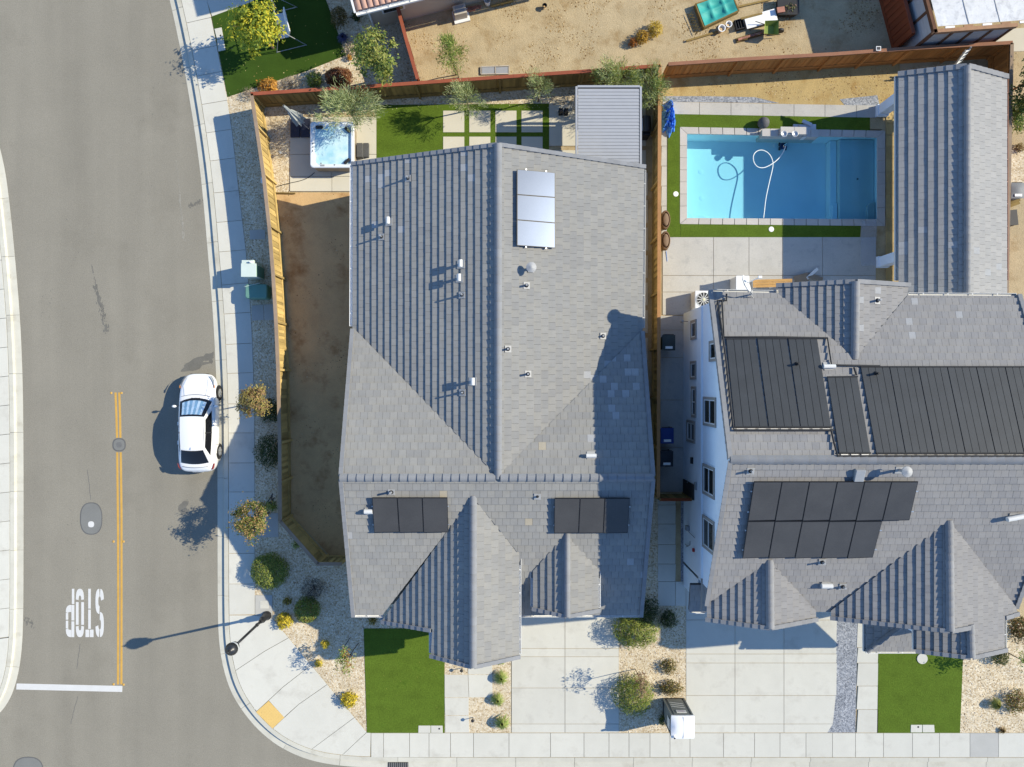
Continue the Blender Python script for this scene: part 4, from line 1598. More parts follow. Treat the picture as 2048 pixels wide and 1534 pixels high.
# walls: a gabled prism, a garage front and porch
XW = 343 / PM
mb = MB()
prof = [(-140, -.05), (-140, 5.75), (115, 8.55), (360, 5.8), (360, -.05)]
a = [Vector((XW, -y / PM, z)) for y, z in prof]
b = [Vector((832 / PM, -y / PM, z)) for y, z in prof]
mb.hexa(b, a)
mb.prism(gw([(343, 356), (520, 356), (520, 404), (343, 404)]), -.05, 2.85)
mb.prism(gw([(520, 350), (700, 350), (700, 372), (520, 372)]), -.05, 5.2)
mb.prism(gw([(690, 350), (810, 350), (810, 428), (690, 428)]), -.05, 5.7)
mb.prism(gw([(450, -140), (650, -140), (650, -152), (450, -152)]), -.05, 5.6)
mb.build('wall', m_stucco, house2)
mb = MB()
mb.box(Vector((XW - .02, 0, 0)) + Vector((0, -110 / PM, 3.52)), (.06, 500 / PM, .16))
mb.build('belly_band', m_stucco, house2)
mb = MB()
mb.prism(gw([(362, 403.5), (505, 403.5), (505, 406), (362, 406)]), 0, 2.2)
mb.build('garage_door', m_whitep, house2)


def wall_pt(px, py, x=XW):
    d = x * FPX / (px - 1024.0)
    return Vector((x, (767.0 - py) * d / FPX, HC - d))


def window_w(x0, x1, y0, y1, parts=2, horiz=False):
    """window on the west wall; pixel box of the outside of its trim"""
    p, q = wall_pt(x0, (y0 + y1) / 2), wall_pt(x1, (y0 + y1) / 2)
    z0, z1 = p.z, q.z
    zc = (z0 + z1) / 2
    d = HC - zc
    ya, yb = (767 - y1) * d / FPX, (767 - y0) * d / FPX
    yc, W, Hh = (ya + yb) / 2, yb - ya, z1 - z0
    x = XW
    o = None
    tr = .11
    mb = MB()
    for c, s in (((x - .03, yc, z0 + tr / 2), (.06, W, tr)), ((x - .03, yc, z1 - tr / 2), (.06, W, tr)), ((x - .027, ya + tr / 2, zc), (.054, tr, Hh - 2 * tr)), ((x - .027, yb - tr / 2, zc), (.054, tr, Hh - 2 * tr))):
        mb.box(c, s)
    o = mb.build('window', m_trim, house2)
    iw, ih = W - 2 * tr, Hh - 2 * tr
    mb = MB()
    fr = .05
    for c, s in (((x - .02, yc, z0 + tr + fr / 2), (.04, iw, fr)), ((x - .02, yc, z1 - tr - fr / 2), (.04, iw, fr)), ((x - .018, ya + tr + fr / 2, zc), (.036, fr, ih - 2 * fr)), ((x - .018, yb - tr - fr / 2, zc), (.036, fr, ih - 2 * fr))):
        mb.box(c, s)
    if parts == 2:
        if horiz:
            mb.box((x - .017, yc, zc), (.034, fr, ih - 2 * fr))
        else:
            mb.box((x - .017, yc, zc), (.034, iw - 2 * fr, fr))
    mb.build('frame', m_whitep, o)
    cells = [(yc, zc, iw - 2 * fr, ih - 2 * fr)]
    if parts == 2:
        cells = [(yc + s * (iw / 4 - fr / 4), zc, iw / 2 - fr * 1.5, ih - 2 * fr) if horiz else (yc, zc + s * (ih / 4 - fr / 4), iw - 2 * fr, ih / 2 - fr * 1.5) for s in (-1, 1)]
    for cy, cz, cw, ch in cells:
        mb = MB()
        mb.box((x - .006, cy, cz), (.012, cw, ch))
        mb.build('pane', m_glass, o)


for x0, x1, y0, y1, pr2, hz in ((1383, 1393.5, 640, 679, 1, False), (1382, 1393, 722, 759, 1, False), (1384, 1393, 773, 835, 2, True), (1375, 1391, 841, 885, 2, False), (1420, 1434, 681, 723, 1, False), (1408, 1433, 794, 853, 2, False), (1407, 1430, 931, 993, 2, False), (1406.5, 1429.5, 1036, 1102, 2, False)):
    window_w(x0, x1, y0, y1, pr2, hz)
# lean on entry recess and hose bib clutter on the west wall
mb = MB()
a, b = wall_pt(1367, 958), wall_pt(1386, 958)
mb.box((XW - .02, (a.y + wall_pt(1367, 986).y) / 2, 1.1), (.05, .72, 2.1))
dr = mb.build('side_door', mat('dark_door', (.05, .045, .045), .6, .05, 2, 0), house2)
mb = MB(); mb.tube([(XW - .08, wall_pt(1370, 972).y + .28, 1.05), (XW - .05, wall_pt(1370, 972).y + .28, 1.05)], .03, 8); mb.build('handle', m_galv, dr)
for (x0, y0), sz, nm, m in (((1386, 921), (.12, .3, .14), 'wall_lamp', m_blackp), ((1389, 1100), (.1, .16, .16), 'alarm_box', mat('red_box', (.35, .03, .03), .5, 0, 2, 0)), ((1393, 972), (.08, .34, .26), 'meter_box', m_grey_m), ((1378, 1056), (.16, .22, .3), 'meter', m_grey_m)):
    p = wall_pt(x0, y0)
    mb = MB(); mb.box((XW - sz[0] / 2, p.y, p.z), sz); mb.build(nm, m, house2, bevel=.015)
mb = MB()
for pts in ([(1378, 1062), (1384, 1068), (1392, 1076)], [(1372, 1088), (1378, 1093)], [(1374, 1094), (1382, 1090), (1382, 1082)]):
    mb.tube([wall_pt(*p) + Vector((-.05, 0, 0)) for p in pts], .018, 6)
mb.build('conduit', m_grey_m, house2)
mb = MB(); p = wall_pt(1376, 643); mb.tube([p + Vector((0, 0, 0)), p + Vector((-.25, 0, .1))], .02, 6); mb.lathe(p + Vector((-.3, 0, .06)), [(.02, 0), (.09, .03), (.07, .12), (.02, .15)], 10); mb.build('wall_lamp', m_grey_m, house2)
mb = MB(); mb.box(wall_pt(1402, 1163) + Vector((-.03, -.5, .25)), (.06, 1.4, .1)); mb.build('ledge', m_trim, house2)
# vents
for x, y, h in ((1590, 726, .30), (1749, 746, .30), (1753, 598, .30)):
    pass
vent_pipe(house2, RB, 1592, 728, h=.34, m=m_blackp)
vent_pipe(house2, RB, 1750, 747, h=.34, m=m_blackp)
vent_box(house2, RB, 1656, 733, h=.12, L=.46, r=.085, along=(1, 0))
vent_pipe(house2, BGR, 1754, 601, h=.34)
vent_pipe(house2, RF, 1501, 942, h=.3)
vent_pipe(house2, RF, 1798, 940, h=.5, r=.055, cap=True)
vent_pipe(house2, RF, 1644, 1124, h=.3)
vent_pipe(house2, RF, 1685, 1173, h=.3)
vent_box(house2, RF, 1651, 1170, h=.14, L=.44, r=.10, along=(1, 0))
vent_box(house2, RF, 2026, 1034, h=.16, L=.66, r=.10, along=(1, .2))
mb = MB()
R_ = Matrix((RF.E, RF.D, RF.N)).transposed()
mb.box(RF.hit(1718, 950, .1), (.36, .5, .2), M=R_)
mb.build('junction_box', m_grey_m, house2, bevel=.02)

# solar array of eleven panels
sa = thing('solar_array', 'large array of eleven dark solar panels on the white house', 'solar panel', RF.hit(1650, 1040))
t1 = [1508, 1564.3, 1619.3, 1674.8, 1729.6, 1783.5, 1837]
m1 = [1495.7, 1550, 1604.7, 1658.8, 1711.7, 1764.7, 1819]
b1 = [1484.8, 1537, 1589.6, 1642.6, 1694.3, 1745.6]
for i in range(6):
    pv_panel(sa, RF, [(t1[i], 963), (t1[i + 1], 963), (m1[i + 1], 1041), (m1[i], 1042.5)])
for i in range(5):
    pv_panel(sa, RF, [(m1[i], 1042.5), (m1[i + 1], 1042), (b1[i + 1], 1115.5), (b1[i], 1117.5)])
pv_rails(sa, RF, [(t1[0], 963), (t1[6], 963), (m1[6], 1041), (m1[0], 1042)])
pv_rails(sa, RF, [(m1[0], 1042), (m1[5], 1042), (b1[5], 1116), (b1[0], 1117)])


def heater(label, cells, hdr):
    root = thing('pool_heater', label, 'solar heater', RB.hit(*cells[0][0]))
    for c4 in cells:
        c = quad_on(RB, c4, .10)
        mid = sum(c, Vector()) / 4
        o = None
        ns = 4
        for k in range(ns):
            q = [bil(c, (k + .03) / ns, .0), bil(c, (k + .97) / ns, .0), bil(c, (k + .97) / ns, 1), bil(c, (k + .03) / ns, 1)]
            n = (q[1] - q[0]).cross(q[2] - q[0])
            if n.z < 0:
                q = q[::-1]
            mb = MB()
            mb.hexa([p - RB.N * .03 for p in q], q)
            if o is None:
                o = mb.build('collector_mat', m_mat_pool, root)
            else:
                mb.build('strip', m_mat_pool, o)
        for v in (0, 1):
            mb = MB()
            mb.tube([bil(c, -.01, v), bil(c, 1.01, v)], .032, 8)
            mb.build('header', m_blackp, o)
    for c4 in cells:
        c = quad_on(RB, c4, .045)
        for k in range(3):
            mb = MB()
            a, b = bil(c, .04 + k * .33, 1.028), bil(c, .27 + k * .33, 1.028)
            mb.bar(a, b, .075, .03, up=RB.N)
            mb.build('support_strip', m_whitep, root)
    for pts in hdr:
        mb = MB()
        mb.tube([RB.hit(x, y, .12) for x, y in pts], .04, 8)
        mb.build('pipe', m_blackp, root)
    return root


hm = heater('three black pool heating mats at the left roof end', [[(1452.6, 677.5), (1511, 677), (1536, 854), (1470, 854)], [(1514.8, 677), (1573.5, 677), (1600.5, 854), (1538, 854)], [(1576.5, 677), (1634.5, 677), (1662.7, 854), (1601.6, 854)]],
       [[(1453, 588), (1453, 601), (1435, 601), (1441, 640), (1452, 720), (1466, 850), (1468, 860), (1566, 860), (1668, 860)], [(1444, 600), (1448, 674), (1546, 674), (1655, 676), (1663, 730), (1760, 732)]])
heater('single narrow black pool heating mat in the middle of the roof', [[(1655, 754), (1715, 753), (1741, 906), (1678.7, 906)]], [[(1662, 858), (1668, 885), (1675, 912), (1745, 912)], [(1708, 735), (1713, 750)]])
tx = [1721.7, 1779.6, 1837, 1895, 1953, 2010.7, 2067, 2122]
bx = [1753, 1811.7, 1871.7, 1931.7, 1991.7, 2049, 2108, 2166]
heater('long bank of black pool heating mats along the ridge', [[(tx[i], 733.5), (tx[i + 1] - 1.0, 733.5), (bx[i + 1] - 1.0, 906.5), (bx[i], 906.5)] for i in range(7)], [[(1745, 912), (1900, 912), (2090, 912)]])

# satellite dish on the roof edge
dish = thing('satellite_dish', 'grey satellite dish with arm on the white house roof edge', 'dish', RB.hit(1490, 590, .0))
dc = G(1490, 568, 6.95)
nrm = Vector((.75, .35, .55)).normalized()
R_ = orient(nrm)
mb = MB()
n = 20
rings = []
for r, dpt in ((.02, .0), (.13, .012), (.24, .040), (.31, .075)):
    rings.append([dc + R_ @ Vector((dpt, r * 1.15 * math.cos(2 * math.pi * k / n), r * math.sin(2 * math.pi * k / n))) for k in range(n)])
back = [[p - nrm * .02 for p in ring] for ring in rings]
for rr, flip in ((rings, False), (back, True)):
    for i in range(3):
        for k in range(n):
            q = [rr[i][k], rr[i][(k + 1) % n], rr[i + 1][(k + 1) % n], rr[i + 1][k]]
            mb.face(q[::-1] if not flip else q)
for k in range(n):
    mb.face([rings[3][k], rings[3][(k + 1) % n], back[3][(k + 1) % n], back[3][k]])
mb.build('reflector', m_gutter, dish, smooth=True)
foot = RB.hit(1497, 590, .03)
mb = MB(); mb.tube([foot, foot + Vector((0, 0, .45)), dc - nrm * .03], .03, 8); mb.build('mast', m_grey_m, dish)
mb = MB(); mb.tube([dc + R_ @ Vector((.05, 0, -.29)), dc + nrm * .62 + Vector((0, 0, -.12))], .02, 8); mb.build('arm', m_whitep, dish)
mb = MB(); mb.box(dc + nrm * .66 + Vector((0, 0, -.1)), (.14, .1, .1)); mb.build('receiver', m_whitep, dish, bevel=.01)
mb = MB(); mb.bar(foot + Vector((0, 0, .25)), RB.hit(1507, 596, .03), .03, .03); mb.bar(foot + Vector((0, 0, .25)), RB.hit(1486, 597, .03), .03, .03); mb.build('strut', m_grey_m, dish)

# ------------------------------------------------------------------ tiled patio cover
pc = thing('patio_cover', 'open patio roof with grey tiles beside the pool', 'patio cover', G(1870, 370))
PX = (1934 - 1024) / FPX * (HC - 4.0)
PL_, PR_ = Plane(PX, 0, 4.0, -1, 0, .46), Plane(PX, 0, 4.0, 1, 0, .46)
R3 = Roof(pc, .385, .30, m_tilesC, [(1850, 500, 60, .05), (1980, 520, 40, .08)], [(1945, 482, 5, .8), (1958, 490, 5, .8)], m_capB)
R3.face(PL_, [(1934, 135), (1797, 151), (1797, 622), (1934, 622)])
R3.face(PR_, [(1934, 135), (1934, 622), (2012, 622), (2012, 156)])
R3.caps(G(1934, 133, 4.0), G(1934, 622, 4.0))
R3.caps(PL_.hit(1796, 149), PL_.hit(1932, 133), name='rake_tile', L=.37, half=.11, rise=.05, drop=.12, lift=.03)
R3.caps(PR_.hit(2013, 154), PR_.hit(1936, 133), name='rake_tile', L=.37, half=.11, rise=.05, drop=.12, lift=.03)
R3.finish(300)
gutter(pc, PL_.hit(1794.5, 152) + lo, PL_.hit(1794.5, 560) + lo)
gutter(pc, PR_.hit(2014.5, 158) + lo, PR_.hit(2014.5, 560) + lo, m=mat('copper_gutter', (.35, .16, .10), .5, .05, 2, 0))
for x, y, s in ((1762, 223, .46), (1763, 525, .46), (1925, 223, .46)):
    p = G(x, y)
    mb = MB(); mb.box(p + Vector((0, 0, 1.38)), (s, s, 2.76)); o = mb.build('column', m_stucco, pc)
    mb = MB(); mb.box(p + Vector((0, 0, .12)), (s + .08, s + .08, .24)); mb.build('plinth', m_stucco, o)
mb = MB(); mb.bar(G(1762, 223, 0) + Vector((.1, .2, 2.7)), G(1763, 620, 0) + Vector((.1, 0, 2.7)), .30, .22); mb.build('beam', m_stucco, pc)
mb = MB(); mb.bar(G(1762, 223, 0) + Vector((.26, .02, 2.66)), G(1925, 223, 0) + Vector((0, .02, 2.66)), .30, .22); mb.build('beam', m_stucco, pc)

# ================================================================== FENCES
def fence(label, pts_px, h, wood, capm, post_side=1, bw=.145, post_step=2.3, kick=True, jitter=.012, group=None, cat='fence'):
    pts = [G(*p) for p in pts_px]
    root = thing('fence', label, cat, pts[0], group)
    bb = MB()
    bb.box((0, 0, h / 2), (bw * 1.10, .018, h))
    bme = raw_mesh('board', bb, [wood])
    pb_ = MB()
    pb_.box((0, 0, (h - .03) / 2 - .05), (.10, .10, h - .03 + .1))
    pme = raw_mesh('post', pb_, [wood])
    for a, b in zip(pts, pts[1:]):
        d = b - a
        L = d.length
        X = d / L
        nrm = Vector((-X.y, X.x, 0)) * post_side
        n = max(1, round(L / bw))
        ang = math.atan2(X.y, X.x)
        for i in range(n):
            p = a + d * ((i + .5) / n) + nrm * ((i % 2) * .021 - .010) + Vector((0, 0, random.uniform(-jitter, 0)))
            inst('board', bme, root, p, Matrix.Rotation(ang, 3, 'Z'))
        k = max(1, round(L / post_step))
        for i in range(k + 1):
            if i == 0 and a is not pts[0]:
                continue
            p = a + d * (i / k) + nrm * .07
            inst('post', pme, root, p, Matrix.Rotation(ang, 3, 'Z'))
        mb = MB(); mb.bar(a + nrm * .03 + Vector((0, 0, h + .018)), b + nrm * .03 + Vector((0, 0, h + .018)), .16, .036); mb.build('cap_rail', capm, root)
        for z in (.35, h - .22):
            mb = MB(); mb.bar(a + nrm * .032 + Vector((0, 0, z)), b + nrm * .032 + Vector((0, 0, z)), .04, .09); mb.build('rail', wood, root)
        if kick:
            mb = MB(); mb.bar(a + nrm * .0 + Vector((0, 0, .08)), b + nrm * .0 + Vector((0, 0, .08)), .05, .22); mb.build('kickboard', wood, root)
    return root


FH = 1.68
fence('yellowish board fence curving along the sidewalk, grey rail on top', fence_px, FH, m_wood, m_cap_grey, 1)
fence('weathered back fence with a red cap rail behind the grey house', [(526, 214), (760, 199), (1000, 182), (1160, 171), (1307, 160)], FH, m_wood_d, m_cap_red, -1, bw=.15)
fence('tall yellow board fence between grey house and pool yard', [(1307, 160), (1306, 380), (1305, 700), (1304, 985)], FH, m_wood, mat('fence_cap_tan', A(196, 146, 98), .85, .1, 2, .08, 30), -1)
fence('new brown board fence behind the pool', [(1322, 157), (1457, 148), (1636, 138), (1786, 127), (1978, 116)], FH, m_wood_new, mat('fence_cap_brown', A(170, 120, 92), .85, .1, 2, .08, 30), -1)
fence('brown board fence right of the tiled patio roof', [(1978, 118), (1972, 400), (1968, 605)], FH, m_wood_new, m_cap_grey, -1)
fence('short red railed fence between neighbour garden and sandy yard', [(803, 44), (823, 118), (843, 187)], FH, m_wood_red, m_cap_red, 1)
fence('red brown stained fence facing the sandy yard at top right', [(1752, -60), (1757, -10), (1786, 101)], FH + .1, m_wood_red, m_cap_red, 1)
# side gate
gt = thing('gate', 'dark brown board gate closing the passage by the white wall', 'gate', G(1335, 988))
pa, pb_ = G(1305, 988), G(1366, 988)
n = 10
for i in range(n):
    mb = MB(); mb.box(pa.lerp(pb_, (i + .5) / n) + Vector((0, 0, .85)), (1.49 / n - .008, .022, 1.7)); mb.build('board', m_wood_d, gt)
for z in (.35, 1.4):
    mb = MB(); mb.bar(pa + Vector((0, -.04, z)), pb_ + Vector((0, -.04, z)), .04, .09); mb.build('rail', m_wood_d, gt)
mb = MB(); mb.bar(pa + Vector((0, 0, 1.74)), pb_ + Vector((0, 0, 1.74)), .14, .05); mb.build('cap_rail', m_wood_red, gt)
for p in (pa, pb_):
    mb = MB(); mb.box(p + Vector((0, .03, .9)), (.1, .1, 1.8)); mb.build('post', m_wood_d, gt)

# ================================================================== SWIMMING POOL
pool = thing('swimming_pool', 'rectangular blue swimming pool with pale stone coping', 'pool', G(1565, 355))
DEP = -1.12
PI_ = [(1373, 267), (1756, 274), (1756, 439), (1373, 436.5)]          # water edge
PO_ = [(1360, 254), (1770, 261.5), (1770, 452), (1360, 448)]         # outside of the coping
wi = [Vector((p.x, p.y, 0)) for p in gp(PI_)]
cen = sum(wi, Vector()) / 4
mb = MB()
inn = [p.copy() for p in wi]
out_ = [cen + (p - cen) * 1.012 for p in wi]
n = 4
for i in range(4):
    a, b = inn[i], inn[(i + 1) % 4]
    mb.face([Vector((a.x, a.y, -.03)), Vector((b.x, b.y, -.03)), Vector((b.x, b.y, DEP)), Vector((a.x, a.y, DEP))])
mb.face([Vector((p.x, p.y, DEP)) for p in inn][::-1])
mb.build('basin', m_plaster, pool)
# tanning ledge, bench, corner steps
lp = lambda x, y: Vector(G(x, y))
def tb_(px, ztop, nm, m=m_plaster):
    mb = MB(); mb.prism(gp(px), DEP + .002, ztop); return mb.build(nm, m, pool, bevel=.03)
tb_([(1685, 273.6), (1755, 274.8), (1755, 438.2), (1685, 437.6)], -.34, 'tanning_ledge', mat('ledge_plaster', (.55, .62, .62), .8, .04, .8, .03, 40))
tb_([(1671, 273.2), (1684.6, 273.5), (1684.6, 437.7), (1671, 437.6)], -.62, 'step')
tb_([(1374, 420), (1384, 420), (1390, 426), (1392, 435), (1374, 435.5)], -.45, 'step')
tb_([(1392.4, 424), (1415, 424), (1423, 429), (1425, 435.3), (1392.4, 435.3)], -.72, 'step')
tb_([(1673, 404), (1679, 401), (1684, 401), (1684, 437), (1673, 437)], -.5, 'step')
tb_([(1738, 410), (1744, 404), (1754, 402), (1754, 438), (1738, 438)], -.18, 'step', mat('shelf_plaster', (.45, .5, .5), .8, .04, .8, .03, 40))
for x, y in ((1402, 343), (1404, 396), (1715, 358)):
    mb = MB(); z = -.34 if x > 1600 else DEP
    mb.lathe(G(x, y, z) , [(.13 if z < -.5 else .05, 0), (.13 if z < -.5 else .05, .012), (.02, .02)], 16); mb.build('drain', m_plaster if z < -.5 else m_iron, pool)
# coping stones
po = [Vector((p.x, p.y, 0)) for p in gp(PO_)]
for i, cnt in ((0, 16), (1, 7), (2, 16), (3, 7)):
    a, b, c, d = po[i], po[(i + 1) % 4], wi[(i + 1) % 4], wi[i]
    ab = (b - a)
    ts = []
    for k in range(cnt + 1):
        w_ = d.lerp(c, k / cnt)
        tt = 0.0 if k == 0 else 1.0 if k == cnt else (w_ - a).dot(ab) / ab.length_squared
        ts.append((tt, k / cnt))
    g = .0016
    for (ta, ua), (tb2, ub2) in zip(ts, ts[1:]):
        q = [a.lerp(b, ta + g), a.lerp(b, tb2 - g), d.lerp(c, ub2 - g), d.lerp(c, ua + g)]
        q[2], q[3] = cen + (q[2] - cen) * .994, cen + (q[3] - cen) * .994
        mb = MB(); mb.prism(q, -.07, .012 + random.uniform(-.002, .002)); mb.build('coping_stone', m_coping, pool)
mb = MB()
mb.face([Vector((p.x, p.y, -.11)) for p in [cen + (w - cen) * .9995 for w in wi]][::-1])
m_water = water_mat('pool_water', (.52, .79, .87), .03, .006, 2.2)
mb.build('water', m_water, pool)
# raised spillway wall with two bowls
sp = thing('water_feature', 'raised stone spillway block with two silver bowls', 'water feature', G(1572, 262))
for q, z in (([(1515, 262), (1528, 262), (1528, 274), (1515, 274)], .34),):
    pass
mb = MB(); mb.prism(gp([(1520, 263.5), (1632, 265.5), (1632, 278), (1520, 276.5)]), -.6, .30); base = mb.build('body', m_coping, sp)
for i in range(7):
    x0 = 1519.5 + i * 16.1
    mb = MB(); mb.prism(gp([(x0, 262.5 + i * .3), (x0 + 15.4, 262.8 + i * .3), (x0 + 15.4, 277.3 + i * .25), (x0, 277 + i * .25)]), .302, .36); mb.build('cap_stone', m_coping, sp)
mb = MB(); mb.prism(gp([(1553, 263), (1605, 264), (1605, 277), (1553, 276)]), .362, .58); mb.build('pedestal', m_coping, sp)
for i in range(2):
    mb = MB(); mb.prism(gp([(1552 + i * 27, 262.4 + i * .4), (1578.3 + i * 27, 262.8 + i * .4), (1578.3 + i * 27, 277.4), (1552 + i * 27, 277)]), .582, .64); mb.build('cap_stone', m_coping, sp)
for x in (1566, 1588):
    c = G(x, 269.5, .64)
    mb = MB(); mb.lathe(c, [(.05, 0), (.06, .04), (.13, .10), (.155, .15), (.14, .15), (.10, .10), (.02, .07)], 16); mb.build('bowl', m_galv, sp, smooth=True)
mb = MB(); mb.prism(gp([(1601, 269), (1607, 269), (1607, 279), (1601, 279)]), -.05, .31); mb.build('spill_lip', m_whitep, sp)
# things round the pool
bl = thing('planter_sphere', 'dark grey stone sphere on the turf behind the pool', 'sphere', G(1524, 247))
mb = MB(); mb.lathe(G(1523, 250), [(.04, 0), (.16, .05), (.25, .16), (.28, .29), (.25, .42), (.16, .53), (.03, .57)], 20); mb.build('sphere', mat('dark_stone', (.10, .10, .105), .8, .1, 5, .1, 30), bl, smooth=True)
mb = MB(); mb.lathe(G(1523, 250), [(.14, -.01), (.14, .06), (.11, .07)], 16); mb.build('foot', m_grey_m, bl)
bx_ = thing('foam_boards', 'stack of pale grey boards lying behind the spillway', 'boards', G(1605, 258))
for c, s, rz, z in (((1604, 258), (.95, .36, .10), -.05, .05), ((1612, 257.5), (.80, .28, .09), .02, .16), ((1609, 250), (.48, .16, .10), -.42, .26)):
    mb = MB(); mb.box(G(*c, 0) + Vector((0, 0, z + .03)), s, rz); mb.build('board', mat('foam_grey', (.55, .55, .58), .8, .05, 3, .03), bx_, bevel=.02)
# pool hose on the surface and the cleaner
hose = thing('pool_hose', 'white floating cleaner hose looping across the pool', 'hose', G(1530, 400, -.1))
hp = [(1571, 292), (1568, 302), (1561, 313), (1552, 322), (1545, 327), (1537, 332), (1527, 336), (1516, 335), (1509, 328), (1506, 318), (1507, 309), (1513, 302), (1523, 299.5), (1533, 303), (1541, 311), (1545.5, 322), (1546, 332), (1543, 346), (1539, 362), (1535, 380), (1531, 400), (1529, 420), (1527, 436)]
mb = MB(); mb.tube(chaikin([G(x, y, -.10 + (.012 if 6 < i < 14 else 0)) for i, (x, y) in enumerate(hp)], 2), .023, 8); mb.build('hose_tube', mat('hose_white', (.80, .84, .84), .5, 0, 2, 0), hose, smooth=True)
cl = thing('pool_cleaner', 'dark blue pool cleaner robot at the end of the hose', 'pool cleaner', G(1563, 294, DEP))
cp = G(1564, 294, DEP)
mb = MB(); mb.box(cp + Vector((0, 0, .16)), (.34, .28, .2)); mb.build('body', mat('cleaner_blue', (.02, .04, .12), .4, 0, 2, 0), cl, bevel=.05)
for sx in (-1, 1):
    for sy in (-1, 1):
        mb = MB(); c = cp + Vector((sx * .15, sy * .11, .08)); mb.tube([c - Vector((.03, 0, 0)), c + Vector((.03, 0, 0))], .08, 12); mb.build('wheel', m_blackp, cl)
mb = MB(); mb.tube([cp + Vector((0, 0, .25)), cp + Vector((.06, .02, .6)), G(1571, 292, -.12)], .025, 8); mb.build('hose_neck', mat('hose_blue', (.5, .6, .7), .5, 0, 2, 0), cl)
for x, y, wd in ((1351.5, 388, 'left of'), (1542.5, 458.5, 'below')):
    o = thing('skimmer_lid', 'round white skimmer lid in the turf ' + wd + ' the pool', 'lid', G(x, y))
    mb = MB(); mb.lathe(G(x, y), [(.13, -.02), (.13, .012), (.115, .02)], 20); mb.build('lid', m_whitep, o)
    mb = MB(); mb.lathe(G(x, y, .0201), [(.022, -.004), (.022, .003)], 8); mb.build('knob', m_gutter, o)
# plastic sheet
m_film = bpy.data.materials.new('plastic_film'); m_film.use_nodes = True
N_, L_ = m_film.node_tree.nodes, m_film.node_tree.links
t_ = N_.new('ShaderNodeBsdfTransparent'); x_ = N_.new('ShaderNodeMixShader'); x_.inputs[0].default_value = .35
N_['Principled BSDF'].inputs['Base Color'].default_value = (.6, .65, .72, 1); N_['Principled BSDF'].inputs['Roughness'].default_value = .25
L_.new(t_.outputs[0], x_.inputs[1]); L_.new(N_['Principled BSDF'].outputs[0], x_.inputs[2]); L_.new(x_.outputs[0], N_['Material Output'].inputs['Surface'])
mb = MB()
def film(u, v):
    x = 1721 + 31 * u + math.sin(v * 7) * .6
    y = 441 + 91 * v + math.sin(u * 5) * .6
    return G(x, y) + Vector((0, 0, .03 + .05 * abs(mnoise.noise(Vector((u * 4, v * 9, 2))))))
mb.grid(lambda u, v: film(u, 1 - v), 10, 26)
fo = mb.build('plastic_sheet', m_film); tag(fo, 'clear plastic sheet taped over the deck beside the pool', 'plastic sheet')
# blue tarp heap
tp = thing('tarp', 'crumpled bright blue tarp heaped by the board fence', 'tarp', G(1337, 240))
mb = MB()
def tarp(u, v):
    a = 2 * math.pi * u
    r = v
    nx = mnoise.noise(Vector((math.cos(a) * 1.5, math.sin(a) * 1.5, 3))) + .6 * mnoise.noise(Vector((math.cos(a) * 4, math.sin(a) * 4, 7)))
    R_ = 1 + .34 * nx
    x = 1336 + 15.5 * R_ * r * math.cos(a)
    y = 240 + 33 * R_ * r * math.sin(a)
    f = abs(mnoise.noise(Vector((x * .16, y * .12, 1.0)))) + .8 * abs(mnoise.noise(Vector((x * .33, y * .22, 4.0)))) + .5 * abs(mnoise.noise(Vector((x * .7, y * .6, 8.0))))
    z = (1 - r ** 3) * (.10 + .62 * f) + .02 + .10 * r * max(0, mnoise.noise(Vector((math.cos(a) * 5, math.sin(a) * 5, 1))))
    return G(max(x, 1322.5), y) + Vector((0, 0, z))
mb.grid(tarp, 56, 26)
mb.build('sheet', m_tarp_b, tp)
for i, (y, ) in enumerate(((443,), (484,))):
    o = thing('lounge_chair', ('upper' if i == 0 else 'lower') + ' brown wicker lounge pod against the board fence', 'chair', G(1330, y), 'wicker pods by the fence')
    mb = MB()
    c = G(1328, y)
    mb.lathe(c, [(.22, 0), (.34, .05), (.38, .25), (.36, .42), (.30, .45), (.27, .36), (.05, .34)], 18, sx=.62, sy=1.25); mb.build('shell', mat('wicker_%d' % i, (.15, .09, .05), .8, .2, 8, .3, 60), o)
    mb = MB(); mb.lathe(c + Vector((0, 0, .36)), [(.24, 0), (.25, .07), (.18, .11), (.02, .12)], 18, sx=.6, sy=1.25); mb.build('cushion', mat('cushion_%d' % i, (.22, .15, .10), .9, .1, 5, .1, 40), o, smooth=True)
    if i:
        mb = MB(); mb.tube([c + Vector((.1, -.45, .02)), c + Vector((.15, -.95, .01))], .012, 6); mb.build('cord', m_tarp_b, o)

# ================================================================== HOT TUB
ht = thing('hot_tub', 'square white hot tub with foaming water', 'hot tub', G(673, 301))
def rsq(cx, cy, hx, hy, r, z, n=6):
    out = []
    for sx, sy, a0 in ((1, 1, 0), (-1, 1, 90), (-1, -1, 180), (1, -1, 270)):
        for k in range(n + 1):
            a = math.radians(a0 + 90 * k / n)
            out.append(Vector((cx + sx * (hx - r) + r * math.cos(a), cy + sy * (hy - r) + r * math.sin(a), z)))
    return out
c0, c1_ = G(620, 335, .92), G(708, 243, .92)
hx, hy = (c1_.x - c0.x) / 2, (c1_.y - c0.y) / 2
cx, cy = (c0.x + c1_.x) / 2, (c0.y + c1_.y) / 2
mb = MB(); q, q2 = rsq(cx, cy, hx - .06, hy - .06, .18, .03), rsq(cx, cy, hx - .03, hy - .03, .18, .86); mb.idx(q + q2, [(k, (k + 1) % len(q), len(q) + (k + 1) % len(q), len(q) + k) for k in range(len(q))]); mb.build('cabinet', mat('tub_cabinet', (.30, .25, .19), .8, .08, 3, .05, 30), ht)
